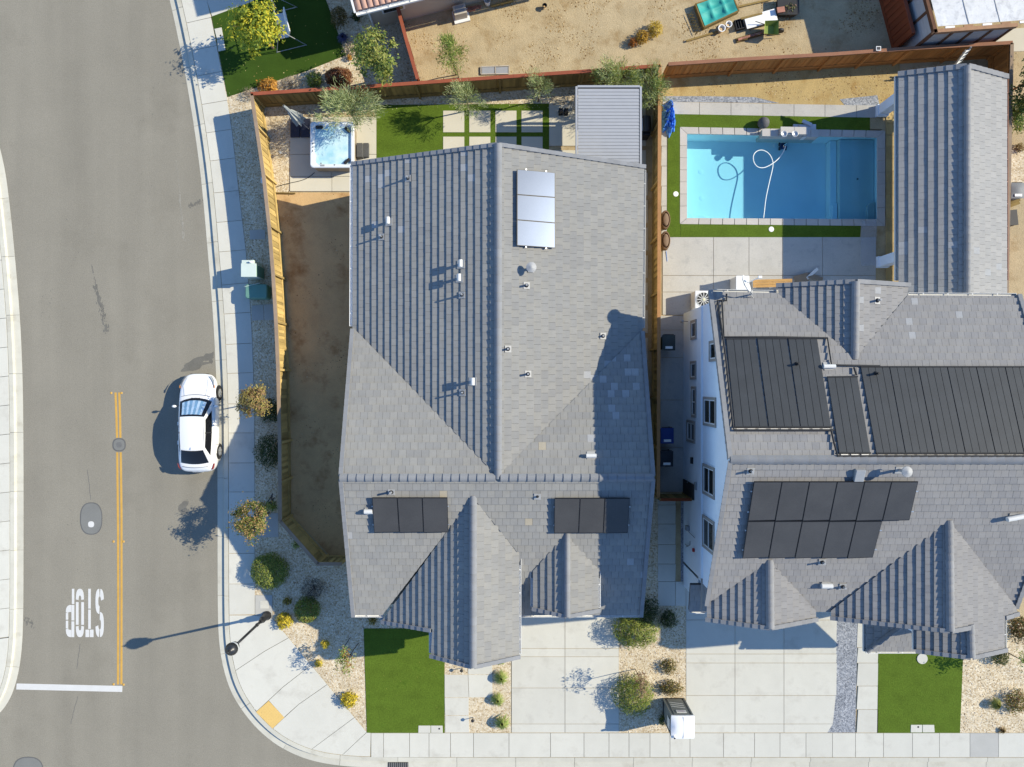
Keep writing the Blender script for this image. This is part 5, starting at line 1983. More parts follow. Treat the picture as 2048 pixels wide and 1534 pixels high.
ring = [rsq(cx, cy, hx, hy, .16, .82), rsq(cx, cy, hx, hy, .16, .90), rsq(cx, cy, hx - .03, hy - .03, .15, .925), rsq(cx, cy, hx - .13, hy - .13, .14, .925), rsq(cx, cy, hx - .19, hy - .19, .16, .84), rsq(cx, cy, hx - .34, hy - .34, .22, .50), rsq(cx, cy, hx - .42, hy - .42, .22, .30)]
mb = MB()
n = len(ring[0])
pts = [p for r in ring for p in r]
mb.idx(pts, [(i * n + k, i * n + (k + 1) % n, (i + 1) * n + (k + 1) % n, (i + 1) * n + k) for i in range(len(ring) - 1) for k in range(n)] + [tuple((len(ring) - 1) * n + k for k in range(n))])
mb.build('shell', mat('tub_acrylic', (.72, .76, .80), .25, .02, 2, 0, spec=.5), ht, smooth=False)
m_foam = mat('foaming_water', (.26, .52, .62), .15, .1, 1.5, 0, col2=(.46, .70, .77), spec=.5, blotch=1.2, bcol=(.74, .85, .88), bscale=1.0)
mb = MB()
wr = rsq(cx, cy, hx - .20, hy - .20, .16, .80)
mb.face(wr)
mb.build('water', m_foam, ht)
for dx, dy, rz in ((-.62, .84, .05), (.72, .72, -.75), (.70, -.78, .75)):
    mb = MB(); mb.box((cx + dx, cy + dy, .865), (.34, .15, .10), rz); mb.build('headrest', m_blackp, ht, bevel=.04)
for dx, dy in ((-.90, .05), (-.90, -.12), (-.91, -.30), (-.52, -.86), (.12, -.93), (-.1, .93), (.25, .93)):
    mb = MB(); mb.lathe((cx + dx * (hx / 1.04), cy + dy * (hy / 1.05), .92), [(.035, 0), (.035, .012), (.02, .018)], 10); mb.build('jet', m_iron, ht)
mb = MB(); mb.box((cx - .45, cy - hy + .10, .93), (.2, .08, .02)); mb.build('control_panel', m_grey_m, ht)
st = thing('spa_steps', 'dark grey two tread step beside the hot tub', 'steps', G(725, 300))
for x0, x1, z in ((713, 725.4, .36), (726.4, 737.5, .18)):
    a, b = G(x0, 314, z), G(x1, 286, z)
    mb = MB(); mb.box(((a.x + b.x) / 2, (a.y + b.y) / 2, z / 2 + .03), (b.x - a.x, b.y - a.y, z)); mb.build('tread', mat('step_grey', (.09, .09, .09), .8, .1, 5, .2, 50), st, bevel=.02)
# folded cover on the pad and umbrella
cv = thing('tub_cover', 'dark navy folded spa cover lying by the hot tub', 'cover', G(604, 256))
for q, z in (([(582, 239), (601, 239), (601, 276), (582, 276)], .14), ([(602, 239), (622, 239), (622, 276), (602, 276)], .17)):
    mb = MB(); mb.prism(gp(q), .03, z); mb.build('cover_half', mat('cover_navy', (.035, .04, .065), .6, .1, 3, 0), cv, bevel=.03)
um = thing('umbrella', 'closed grey patio umbrella leaning by the hot tub', 'umbrella', G(618, 262))
ub = G(622, 262)
tip = G(567, 211, 2.55)
mb = MB(); mb.tube([ub, ub.lerp(tip, .95)], .022, 8); mb.build('pole', m_grey_m, um)
mb = MB()
n = 24
rings = []
ax = (tip - ub)
L = ax.length
R_ = orient(ax)
for t, r in ((.42, .26), (.50, .24), (.62, .18), (.76, .11), (.80, .06), (.90, .055), (1.0, .035)):
    rings.append([ub + ax * t + R_ @ Vector((0, math.cos(2 * math.pi * k / n), math.sin(2 * math.pi * k / n))) * r * (1.25 if k % 3 == 0 else .72 if t < .8 else 1) for k in range(n)])
mb.idx([p for r in rings for p in r], [(i * n + k, i * n + (k + 1) % n, (i + 1) * n + (k + 1) % n, (i + 1) * n + k) for i in range(len(rings) - 1) for k in range(n)])
mb.build('canopy', mat('umbrella_grey', (.30, .32, .32), .85, .1, 5, 0), um)
mb = MB(); mb.lathe(ub, [(.24, -.01), (.24, .06), (.05, .10), (.03, .3)], 18); mb.build('base', m_blackp, um)
gl = thing('garden_light', 'small dark path light in the spa gravel', 'garden light', G(564, 309))
mb = MB(); mb.tube([G(564, 309), G(564, 309) + Vector((0, 0, .32))], .02, 8); mb.build('stake', m_blackp, gl)
mb = MB(); mb.lathe(G(564, 309, 0) + Vector((0, 0, .3)), [(.02, 0), (.09, .02), (.08, .05), (.02, .09)], 12); mb.build('shade', m_grey_m, gl)
mb = MB(); mb.tube(chaikin([G(x, y, .045) for x, y in ((629, 345), (616, 356), (600, 362), (580, 366))] + [G(x, y, .02) for x, y in ((560, 371), (547, 376))], 2), .014, 6)
tag(mb.build('power_cable', m_blackp), 'thin black cable trailing from hot tub to fence', 'cable')
jb = thing('outlet_box', 'small white electrical box on the side fence', 'box', G(546, 375))
p = G(545, 376)
mb = MB(); mb.box(p + Vector((-.02, 0, 1.25)), (.16, .26, .30)); mb.build('case', m_whitep, jb, bevel=.02)
mb = MB(); mb.tube([p + Vector((.02, 0, 1.1)), p + Vector((.05, 0, .02))], .02, 6); mb.build('conduit', m_grey_m, jb)
mb = MB(); mb.box((G(551, 386) + G(590, 387)) / 2 + Vector((0, 0, .03)), (.98, .05, .10), -.02); tag(mb.build('edging_board', m_wood_d), 'short timber edging board below the spa gravel', 'board')

# ================================================================== METAL SLAT ROOF
pg = thing('pergola', 'grey metal pergola with louvered slat roof behind the house', 'pergola', G(1200, 290))
zt = 2.6
x0, x1 = 129 * (HC - zt) / FPX, 257.5 * (HC - zt) / FPX
yt, yb = (767 - 173) * (HC - zt) / FPX, (767 - 343) * (HC - zt) / FPX
m_lou = mat('louver_grey', (.34, .35, .37), .5, .03, 3, 0, spec=.4)
step = 6.68 * (HC - zt) / FPX
n = int((yt - yb) / step)
lm = MB(); R_ = Matrix.Rotation(-.10, 3, 'X'); lm.box((0, 0, 0), (x1 - x0 - .14, step * .93, .03), M=R_)
lme = raw_mesh('louver', lm, [m_lou])
for i in range(n):
    inst('louver', lme, pg, Vector(((x0 + x1) / 2, yt - .10 - step * (i + .5), zt - .01)))
for a, b in (((x0, yb), (x0, yt)), ((x1, yb), (x1, yt))):
    mb = MB(); mb.bar(Vector((*a, zt - .06)), Vector((*b, zt - .06)), .09, .18); mb.build('beam', m_lou, pg)
for y in (yt, yb):
    mb = MB(); mb.bar(Vector((x0 + .05, y, zt - .06)), Vector((x1 - .05, y, zt - .06)), .09, .18); mb.build('beam', m_lou, pg)
for x in (x0 + .06, x1 - .06):
    for y in (yt - .06, yb + .06):
        mb = MB(); mb.box((x, y, (zt - .16) / 2), (.12, .12, zt - .16)); mb.build('post', m_lou, pg)
for i, x in enumerate((1121, 1131.5)):
    o = thing('lantern', ('left' if i == 0 else 'right') + ' black lantern of the pair left of the pergola', 'lantern', G(x, 226))
    c = G(x, 226.5)
    mb = MB(); mb.box(c + Vector((0, 0, .03)), (.2, .24, .06)); mb.build('base', m_blackp, o)
    for sx in (-1, 1):
        for sy in (-1, 1):
            mb = MB(); mb.box(c + Vector((sx * .085, sy * .105, .20)), (.02, .02, .30)); mb.build('post', m_blackp, o)
    mb = MB(); mb.hexa([c + Vector(p) for p in ((-.1, -.12, .35), (.1, -.12, .35), (.1, .12, .35), (-.1, .12, .35))], [c + Vector(p) for p in ((-.04, -.05, .44), (.04, -.05, .44), (.04, .05, .44), (-.04, .05, .44))]); mb.build('roof', m_blackp, o)
    mb = MB(); mb.lathe(c + Vector((0, 0, .06)), [(.04, 0), (.04, .16), (.01, .18)], 10); mb.build('candle', mat('candle_wax', (.6, .5, .3), .6, 0, 2, 0), o)
bk = thing('barbecue', 'black covered grill at the right side of the pergola', 'grill', G(1286, 262))
c = G(1287, 262)
mb = MB(); mb.box(c + Vector((0, 0, .42)), (.36, .95, .8)); mb.build('cabinet', m_blackp, bk, bevel=.04)
mb = MB(); mb.tube([c + Vector((0, -.36, .9)), c + Vector((0, .36, .9))], .19, 14); mb.build('hood', m_black, bk)
mb = MB(); mb.bar(c + Vector((-.22, -.3, .92)), c + Vector((-.22, .3, .92)), .03, .03); mb.build('handle', m_galv, bk)

# ================================================================== STREET LAMP
lampo = thing('street_lamp', 'black ornamental street lamp on the corner sidewalk', 'street lamp', G(534, 1231))
b0 = G(534, 1231)
lean = Vector((-.01, -.012, 0))
mb = MB(); mb.lathe(b0, [(.225, 0), (.225, .06), (.205, .09), (.19, .12), (.165, .16), (.15, .62), (.155, .66), (.12, .72), (.085, .86), (.10, .88), (.10, .92), (.07, .96)], 20); mb.build('base', m_black, lampo, smooth=False)
mb = MB(); mb.tube([b0 + Vector((0, 0, .9)), b0 + Vector((0, 0, 3.95))], [.068, .052], 14); mb.build('pole', m_black, lampo, smooth=True)
for z in (1.35, 1.42):
    mb = MB(); mb.lathe(b0 + Vector((0, 0, z)), [(.06, 0), (.085, .015), (.085, .03), (.06, .045)], 14); mb.build('ring', m_black, lampo)
h0 = b0 + Vector((0, 0, 3.95))
mb = MB(); mb.lathe(h0, [(.055, 0), (.10, .03), (.11, .06), (.07, .10), (.12, .16), (.19, .20), (.20, .24)], 18); mb.build('fitter', m_black, lampo)
mb = MB(); mb.lathe(h0 + Vector((0, 0, .24)), [(.17, 0), (.235, .14), (.25, .26), (.24, .34)], 18); mb.build('globe', mat('lamp_globe', (.55, .57, .58), .15, 0, 2, 0, spec=.5), lampo, smooth=True)
mb = MB(); mb.lathe(h0 + Vector((0, 0, .58)), [(.27, -.02), (.275, .02), (.255, .10), (.20, .19), (.12, .26), (.075, .28), (.07, .33), (.04, .36), (.035, .40), (.015, .46)], 22); mb.build('hood', m_black, lampo, smooth=True)

# ================================================================== UTILITY CABINETS
uc = thing('utility_cabinet', 'tall pale green utility cabinet beside the sidewalk', 'cabinet', G(515, 547))
a, b = G(501.5, 560), G(529, 536)
cx_, cy_ = (a.x + b.x) / 2, (a.y + b.y) / 2
mb = MB(); mb.box((cx_, cy_, .60), (b.x - a.x, b.y - a.y, 1.20)); mb.build('case', m_util, uc, bevel=.02)
mb = MB(); mb.box((cx_, cy_, 1.22), (b.x - a.x + .05, b.y - a.y + .05, .04)); mb.build('lid', m_util, uc, bevel=.01)
mb = MB(); mb.box((cx_ - .12, cy_ + (b.y - a.y) / 2 + .10, .6), (.46, .18, 1.18)); mb.build('meter_housing', m_util, uc, bevel=.02)
mb = MB(); mb.box((cx_ + .16, cy_ + (b.y - a.y) / 2 + .10, .62), (.16, .18, 1.22)); mb.build('riser', m_util, uc, bevel=.02)
mb = MB(); mb.tube([(cx_ + .12, cy_ + .38, 1.0), (cx_ + .12, cy_ + .38, 1.34)], .05, 10); mb.build('antenna', m_whitep, uc)
mb = MB(); mb.box((b.x + .012, cy_, .62), (.02, b.y - a.y - .08, 1.05)); mb.build('door', m_util_d, uc)
uc2 = thing('utility_cabinet', 'low dark green rounded transformer cabinet by the fence', 'cabinet', G(520, 583))
mb = MB(); q = rsq(G(522, 586).x, G(522, 586).y, .52, .34, .10, .02); q2 = rsq(G(522, 586).x, G(522, 586).y, .52, .34, .10, .62)
mb.hexa(q, q2); mb.build('case', m_util_d, uc2, bevel=.03)
mb = MB(); q = rsq(G(522, 586).x, G(522, 586).y, .54, .36, .11, .625); q2 = rsq(G(522, 586).x, G(522, 586).y, .50, .32, .11, .70); mb.hexa(q, q2); mb.build('lid', m_util_d, uc2, bevel=.02)
mb = MB(); mb.bar(G(500, 577, .0) + Vector((0, 0, .71)), G(530, 570, .0) + Vector((0, 0, .71)), .02, .02); mb.build('seam', m_util, uc2)
def lidbox(label, px, m=m_conc_grey, hole=None, z=.006):
    root = thing('utility_box', label, 'lid', G(sum(p[0] for p in px) / len(px), sum(p[1] for p in px) / len(px)))
    sheet('lid', px, z, m, root, thick=.08, bevel=.01)
    if hole:
        mb = MB(); mb.lathe(G(*hole, z), [(.045, -.02), (.045, .004)], 12); mb.build('key_hole', m_blackp, root)
    return root
lidbox('flat grey utility lid in the shaded gravel strip', [(499, 460), (530, 459), (531, 478), (500, 479)])
lidbox('left one of two grey utility lids below the transformer', [(503, 611), (527, 609), (528, 640), (504, 641)])
lidbox('right one of two grey utility lids below the transformer', [(528, 609), (548, 608), (550, 640), (529, 640)])
lidbox('large grey slab lid under the lower street tree', [(511, 1026), (556, 1026), (557, 1074), (511, 1075)])
lidbox('small square meter lid in the pad by the lamp', [(520, 1202), (537, 1202), (537, 1217), (520, 1217)], m_conc, z=.012)
lidbox('left white meter box lid at the front lawn edge', [(837, 1451), (861, 1451), (861, 1465.5), (836.5, 1465.5)], m_conc, z=.02)
lidbox('right white meter box lid with dark hole at the front lawn edge', [(862, 1451), (885, 1451), (885.5, 1465.5), (862, 1465.5)], m_conc, (878.5, 1457.5), z=.02)
lidbox('left white meter box lid with dark hole at the right lawn edge', [(1821.5, 1449.5), (1844, 1449.5), (1844, 1464.6), (1821, 1464.6)], m_conc, (1836.5, 1454), z=.02)
lidbox('right white meter box lid at the right lawn edge', [(1845, 1449.5), (1868, 1449.5), (1869, 1464.6), (1845, 1464.6)], m_conc, z=.02)
lidbox('upper pale meter lid with hole beside the top sidewalk', [(429, 58), (443, 55), (447, 76), (434, 79)], m_conc, (441, 71), z=.02)
lidbox('lower pale meter lid beside the top sidewalk', [(434, 80), (447, 77), (451, 100), (437, 103)], m_conc, z=.02)
rs = thing('stepping_stone', 'round pale stone on the right front lawn', 'stone', G(1844, 1317))
sheet('stone', disc_px(1844, 1317, 10.5, 10.5, 20), .04, m_conc, rs, thick=.06)

# ================================================================== CAR
def make_car():
    base = G(408, 844, Z_ROAD)
    root = thing('parked_car', 'white sedan parked at the kerb with a windshield sunshade', 'car', base)
    O = base
    m_paint = mat('white_car_paint', (.80, .80, .80), .25, 0, 2, 0, spec=.5, coat=.6)
    m_tyre = mat('tyre_rubber', (.02, .02, .02), .8, 0, 2, 0)
    m_rim = mat('alloy_rim', (.35, .36, .36), .35, 0, 2, 0, metal=.7)
    m_red = mat('tail_red', (.26, .03, .02), .3, 0, 2, 0, spec=.5)
    m_lens = mat('head_lens', (.30, .33, .36), .12, 0, 2, 0, spec=.6)
    m_amber = mat('amber_lens', (.5, .2, .06), .3, 0, 2, 0)
    m_cglass = mat('car_glass', (.010, .011, .014), .08, 0, 2, 0, spec=.5)
    P = lambda x, y, z: O + Vector((x, y, z))
    st = [(-2.36, .50, .44, .70, .72), (-2.31, .68, .38, .82, .85), (-2.18, .80, .30, .93, .97), (-1.95, .865, .26, .975, 1.03), (-1.5, .895, .22, .97, 1.02), (-.9, .905, .2, .955, .99), (0, .91, .2, .94, .98), (.7, .905, .2, .92, .97), (1.2, .89, .21, .885, .95), (1.6, .87, .23, .83, .89), (1.95, .82, .26, .75, .80), (2.18, .72, .30, .66, .70), (2.30, .58, .36, .58, .61), (2.36, .40, .42, .53, .55)]
    rings = []
    for y, w, zb, zs, zt in st:
        half = [(0, zt), (.45 * w, zt - .006), (.80 * w, zs + .015), (.93 * w, zs - .035), (w * .985, zs - .12), (w, (zs + zb) / 2), (w * .985, zb + .10), (w * .93, zb + .02), (w * .6, zb)]
        ring = [P(x, y, z) for x, z in half] + [P(-x, y, z) for x, z in half[::-1] if x > 0]
        rings.append(ring)
    n = len(rings[0])
    mb = MB()
    mb.idx([p for r in rings for p in r], [(i * n + k, (i + 1) * n + k, (i + 1) * n + (k + 1) % n, i * n + (k + 1) % n) for i in range(len(rings) - 1) for k in range(n)] + [tuple(range(n)), tuple((len(rings) - 1) * n + k for k in range(n - 1, -1, -1))])
    mb.build('body', m_paint, root, smooth=True, subsurf=1)

    ROOF_F, ROOF_R = .34, -1.25
    def front(u, v):
        s = 2 * u - 1
        hw = .76 + (.575 - .76) * v
        y = (1.22 - .20 * s * s) + ((ROOF_F - .03 * s * s) - (1.22 - .20 * s * s)) * v
        z = .93 - .02 * s * s + (1.41 - .05 * s * s - .93 + .02 * s * s) * (v ** .92)
        return P(s * hw, y, z)
    def rear(u, v):
        s = 1 - 2 * u
        hw = .72 + (.55 - .72) * v
        y = (-1.98 + .10 * s * s) + ((ROOF_R + .04 * s * s) - (-1.98 + .10 * s * s)) * v
        z = 1.0 - .02 * s * s + (1.40 - .05 * s * s - 1.0 + .02 * s * s) * (v ** .9)
        return P(s * hw, y, z)
    def roof(u, v):
        s = 2 * u - 1
        hw = .575 + (.55 - .575) * v
        y0, y1 = ROOF_F - .03 * s * s, ROOF_R + .04 * s * s
        z = 1.41 - .05 * s * s + .035 * math.sin(math.pi * min(1, v * 1.05)) - .01 * v
        return P(s * hw, y0 + (y1 - y0) * v, z)
    def side(sx):
        def f(u, v):
            # u from front to rear, v from belt to roof
            yb = 1.02 + (-1.90 - 1.02) * u
            yt = (ROOF_F - .03) + ((ROOF_R + .04) - (ROOF_F - .03)) * u
            xb = .76 + .06 * math.sin(math.pi * min(1, max(0, u))) - .04 * u
            xt = .575 - .025 * u + .03 * math.sin(math.pi * u)
            zb_ = .91 + .07 * u
            zt_ = 1.36 - .01 * u + .035 * math.sin(math.pi * u)
            return P(sx * (xb + (xt - xb) * v), yb + (yt - yb) * v, zb_ + (zt_ - zb_) * v)
        return f
    mb = MB()
    mb.grid(roof, 8, 8)
    for sx in (1, -1):
        f = side(sx)
        mb.grid((lambda u, v, f=f: f(u, v)) if sx > 0 else (lambda u, v, f=f: f(1 - u, v)), 10, 3)
    mb.grid(rear, 8, 4)
    mb.build('cabin', m_paint, root, smooth=True)
    def patch(nm, fn, u0, u1, v0, v1, off, m, nu=10, nv=5, shape=None):
        mb = MB()
        def g(u, v):
            uu, vv = u0 + (u1 - u0) * u, v0 + (v1 - v0) * v
            if shape:
                uu, vv = shape(uu, vv)
            p = fn(uu, vv)
            e = .01
            du, dv = fn(uu + e, vv) - p, fn(uu, vv + e) - p
            nn = du.cross(dv).normalized()
            c = p - (O + Vector((0, -.4, .7)))
            if nn.dot(c) < 0:
                nn = -nn
            return p + nn * off
        mb.grid(g, nu, nv)
        return mb.build(nm, m, root, smooth=True)
    patch('windshield_surround', front, .0, 1, .0, 1.0, .0, m_cglass)
    sh = patch('sunshade', front, .08, .90, .16, .90, .008, m_galv, 1, 1)
    bpy.data.objects.remove(sh)
    mb = MB()
    msh = [mat('sunshade_pale', (.55, .68, .78), .3, .2, 6, .1, 20, metal=.3), mat('sunshade_blue', (.16, .30, .46), .3, .2, 6, .1, 20, metal=.3)]
    ns = 9
    for k in range(ns):
        u0, u1 = .08 + .80 * k / ns, .08 + .80 * (k + 1) / ns
        o0, o1 = (.006, .03) if k % 2 == 0 else (.03, .006)
        up = Vector((0, .35, .93))
        q = [front(u0, .16) + up * o0, front(u1, .16) + up * o1, front(u1, .90) + up * o1, front(u0, .90) + up * o0]
        mb.face(q, 0 if k % 2 == 0 else 1)
    mb.build('sunshade', msh, root)
    patch('rear_window', rear, .04, .96, .04, .95, .012, m_cglass)
    for sx in (1, -1):
        patch('side_window', side(sx), .13, .90, .10, .88, .012, m_cglass, 12, 3)
        mb = MB(); mb.bar(side(sx)(.5, .08), side(sx)(.5, .92), .05, .03, up=Vector((sx, 0, .3))); mb.build('pillar', m_blackp, root)
    for y in (1.42, -1.40):
        for sx in (1, -1):
            c = P(sx * .80, y, .325)
            w = thing_part('wheel', root, c)
            mb = MB()
            ax = Vector((sx, 0, 0))
            mb.tube([c - ax * .10, c + ax * .112], .325, 24)
            mb.build('tyre', m_tyre, w)
            mb = MB(); mb.tube([c + ax * .113, c + ax * .118], .215, 20); mb.build('rim', m_rim, w)
            for k in range(5):
                a = 2 * math.pi * k / 5
                mb = MB(); mb.bar(c + ax * .124 + Vector((0, math.cos(a), math.sin(a))) * .04, c + ax * .124 + Vector((0, math.cos(a), math.sin(a))) * .20, .035, .02, up=ax); mb.build('spoke', m_galv, w)
            mb = MB(); mb.tube([c - ax * .02, c + ax * .085], .385, 24); mb.build('wheel_arch', m_blackp, root)
    for sx in (1, -1):
        mb = MB()
        q = [(sx * .52, 2.22, .685), (sx * .70, 2.02, .755), (sx * .79, 1.78, .80), (sx * .80, 1.72, .75), (sx * .76, 2.03, .66), (sx * .62, 2.24, .60)]
        c = [P(*p) + Vector((sx * .012, .012, .016)) for p in q]
        mb.face(c if sx > 0 else c[::-1]); mb.build('headlight', m_lens, root)
        mb = MB(); mb.box(P(sx * .825, 1.74, .79), (.03, .14, .05), .1 * sx); mb.build('indicator', m_amber, root)
        mb = MB(); c = [P(*p) + Vector((sx * .015, -.01, .012)) for p in ((sx * .74, -2.20, .90), (sx * .82, -2.06, .935), (sx * .858, -1.90, .94), (sx * .868, -1.92, .86), (sx * .83, -2.10, .82), (sx * .76, -2.22, .80))]
        mb.face(c[::-1] if sx > 0 else c); mb.build('tail_light', m_red, root)
        mb = MB(); mb.lathe(P(sx * 1.0, .80, .93), [(.03, 0), (.10, .03), (.11, .10), (.06, .15), (.02, .16)], 12, sx=1.0, sy=.6); mo = mb.build('mirror', m_paint, root, smooth=True)
        mb = MB(); mb.bar(P(sx * .86, .82, .95), P(sx * .96, .80, .98), .06, .04); mb.build('stalk', m_blackp, mo)
        for y in (.05, -.85):
            mb = MB(); mb.bar(P(sx * .918, y, .80), P(sx * .918, y - .18, .80), .03, .025); mb.build('door_handle', m_paint, root)
    mb = MB(); mb.box(P(0, .62, 1.12), (.22, .03, .07)); mb.build('rear_view_mirror', m_blackp, root)
    for x0, y0, x1, y1, z in ((-.70, 1.30, .70, 1.30, .955), (-.62, -2.06, .62, -2.06, 1.025)):
        mb = MB(); mb.tube([P(x0 + (x1 - x0) * t, y0 + (.10 if y0 > 0 else -.06) * (1 - (2 * t - 1) ** 2) - (.04 if y0 > 0 else 0), z + .012 - .05 * (2 * t - 1) ** 2) for t in [k / 10 for k in range(11)]], .008, 5); mb.build('panel_gap', m_blackp, root)
    for sx in (1, -1):
        for y in (.85, -.12, -1.05):
            mb = MB(); mb.tube([P(sx * .905, y, .30), P(sx * .917, y, .60), P(sx * .90, y, .84), P(sx * .84, y - .02, .93)], .007, 5); mb.build('door_gap', m_blackp, root)
        mb = MB(); mb.tube([P(sx * .50, 1.32, .955), P(sx * .58, 1.8, .87), P(sx * .48, 2.15, .735)], .006, 5); mb.build('panel_gap', m_gutter, root)
    for sx in (.35, -.25):
        mb = MB(); mb.tube([front(.5 + sx * .4, .02) + Vector((0, .01, .02)), front(.5 + sx * .4 - .25, .10) + Vector((0, .01, .025))], .012, 5); mb.build('wiper', m_blackp, root)
    mb = MB(); mb.box(P(0, 2.335, .45), (.9, .05, .16)); mb.build('grille', m_blackp, root, bevel=.02)
    mb = MB(); mb.box(P(0, -2.36, .62), (.52, .02, .13)); mb.build('number_plate', m_whitep, root)
    mb = MB(); mb.bar(P(0, -1.12, 1.43), P(0, -1.22, 1.46), .04, .03); mb.build('antenna_fin', m_paint, root)
    return root


def thing_part(name, parent, loc):
    o = bpy.data.objects.new(name, None)
    o.empty_display_size = .1
    return link(o, parent, Vector(loc))


make_car()

# ================================================================== PLANTS
LEAF = {}


def leaves_mesh(name, P, Nn, size, aspect, cols, parent, mi=None, curl=.0):
    """P: leaf centres, Nn: facing; one quad per leaf, several leaf colours"""
    n = len(P)
    P = np.asarray(P, dtype=float)
    Nn = np.asarray(Nn, dtype=float)
    Nn /= np.linalg.norm(Nn, axis=1)[:, None] + 1e-9
    r = rng.normal(size=(n, 3))
    U = r - Nn * (r * Nn).sum(1)[:, None]
    U /= np.linalg.norm(U, axis=1)[:, None] + 1e-9
    V = np.cross(Nn, U)
    s = size * rng.uniform(.65, 1.25, n)[:, None]
    a = U * s
    b = V * s * aspect
    verts = np.stack([P - a, P - b * .9 + Nn * s * .1, P + a, P + b * .9 + Nn * s * .1], 1).reshape(-1, 3)
    return quads(name, verts, n, cols, parent, mi)


def quads(name, verts, n, cols, parent, mi=None):
    origin = Vector(verts.mean(0))
    origin.z = float(verts[:, 2].min())
    verts = verts - np.array(origin)
    me = bpy.data.meshes.new(name)
    me.vertices.add(4 * n)
    me.vertices.foreach_set('co', verts.ravel())
    me.loops.add(4 * n)
    me.loops.foreach_set('vertex_index', np.arange(4 * n, dtype=np.int32))
    me.polygons.add(n)
    me.polygons.foreach_set('loop_start', np.arange(0, 4 * n, 4, dtype=np.int32))
    me.polygons.foreach_set('loop_total', np.full(n, 4, dtype=np.int32))
    for c in cols:
        key = tuple(round(x, 4) for x in c)
        if key not in LEAF:
            LEAF[key] = leaf_mat('leaf_%d' % len(LEAF), c)
        me.materials.append(LEAF[key])
    if mi is None:
        mi = rng.integers(0, len(cols), n)
    me.polygons.foreach_set('material_index', np.asarray(mi, dtype=np.int32))
    me.update()
    me.validate()
    o = bpy.data.objects.new(name, me)
    link(o, parent, origin)
    return o


def lump(d, seed, amp):
    return 1 + amp * mnoise.noise(Vector(d) * 1.7 + Vector((seed, seed * .7, -seed)))


def shrub(label, px, py, rpx, h, cols, n=900, leaf=.055, aspect=.5, cat='shrub', name='shrub', group=None, amp=.35, flat=1.0, ry=None, upright=.3, zc=None):
    """dome of leaves; rpx is the look from above in photograph pixels"""
    base = G(px, py, h * .5)
    base.z = -.02
    root = thing(name, label, cat, base, group)
    R_ = rpx / PM * (HC - h * .5) / HC
    Ry = (ry or rpx) / PM * (HC - h * .5) / HC
    seed = random.random() * 50
    P, N_ = [], []
    while len(P) < n:
        d = rng.normal(size=3)
        d /= np.linalg.norm(d)
        if d[2] < -.25:
            d[2] = -d[2]
        k = lump(d, seed, amp) * (1 + (.08 if amp < .2 else .20) * mnoise.noise(Vector(d) * 5.0 + Vector((seed, 0, seed))))
        t = rng.uniform(.6, 1.04) ** .5 if amp < .2 else rng.uniform(.35, 1.08) ** .5
        p = np.array([d[0] * R_ * k * t, d[1] * Ry * k * t, max(.03, h * (.30 + .70 * d[2] * k * t))])
        P.append(p + np.array(base))
        N_.append(d * .9 + np.array([0, 0, upright]) + rng.normal(size=3) * .45)
    leaves_mesh('foliage', P, N_, leaf, aspect, cols, root)
    mb = MB()
    for k in range(6):
        a = 2 * math.pi * k / 6 + random.random()
        q = base + Vector((math.cos(a) * R_ * .55, math.sin(a) * Ry * .55, h * random.uniform(.55, .8)))
        mb.tube([base, base.lerp(q, .5) + Vector((0, 0, h * .08)), q], [.022, .015, .006], 5)
    mb.build('stem', m_bark, root)
    return root


def spiky(label, px, py, rpx, h, cols, n=260, cat='shrub', name='shrub', width=.012, group=None, droop=.35):
    """fountain of narrow blades"""
    base = G(px, py, h * .4)
    base.z = -.02
    root = thing(name, label, cat, base, group)
    R_ = rpx / PM
    V = []
    for _ in range(n):
        a = rng.uniform(0, 2 * np.pi)
        t = rng.uniform(.25, 1.0)
        d = np.array([np.cos(a), np.sin(a), 0])
        side = np.array([-d[1], d[0], 0]) * width * rng.uniform(.7, 1.3)
        p0 = np.array(base) + d * .03 * rng.random()
        p1 = p0 + d * R_ * t * .5 + np.array([0, 0, h * (1.1 - .35 * t)])
        p2 = p0 + d * R_ * t + np.array([0, 0, h * (1.1 - .35 * t) * (1 - droop * t * 1.6)])
        V += [p0 - side, p0 + side, p1 + side, p1 - side]
        V += [p1 - side, p1 + side, p2 + side * .2, p2 - side * .2]
    quads('foliage', np.array(V), 2 * n, cols, root)
    return root


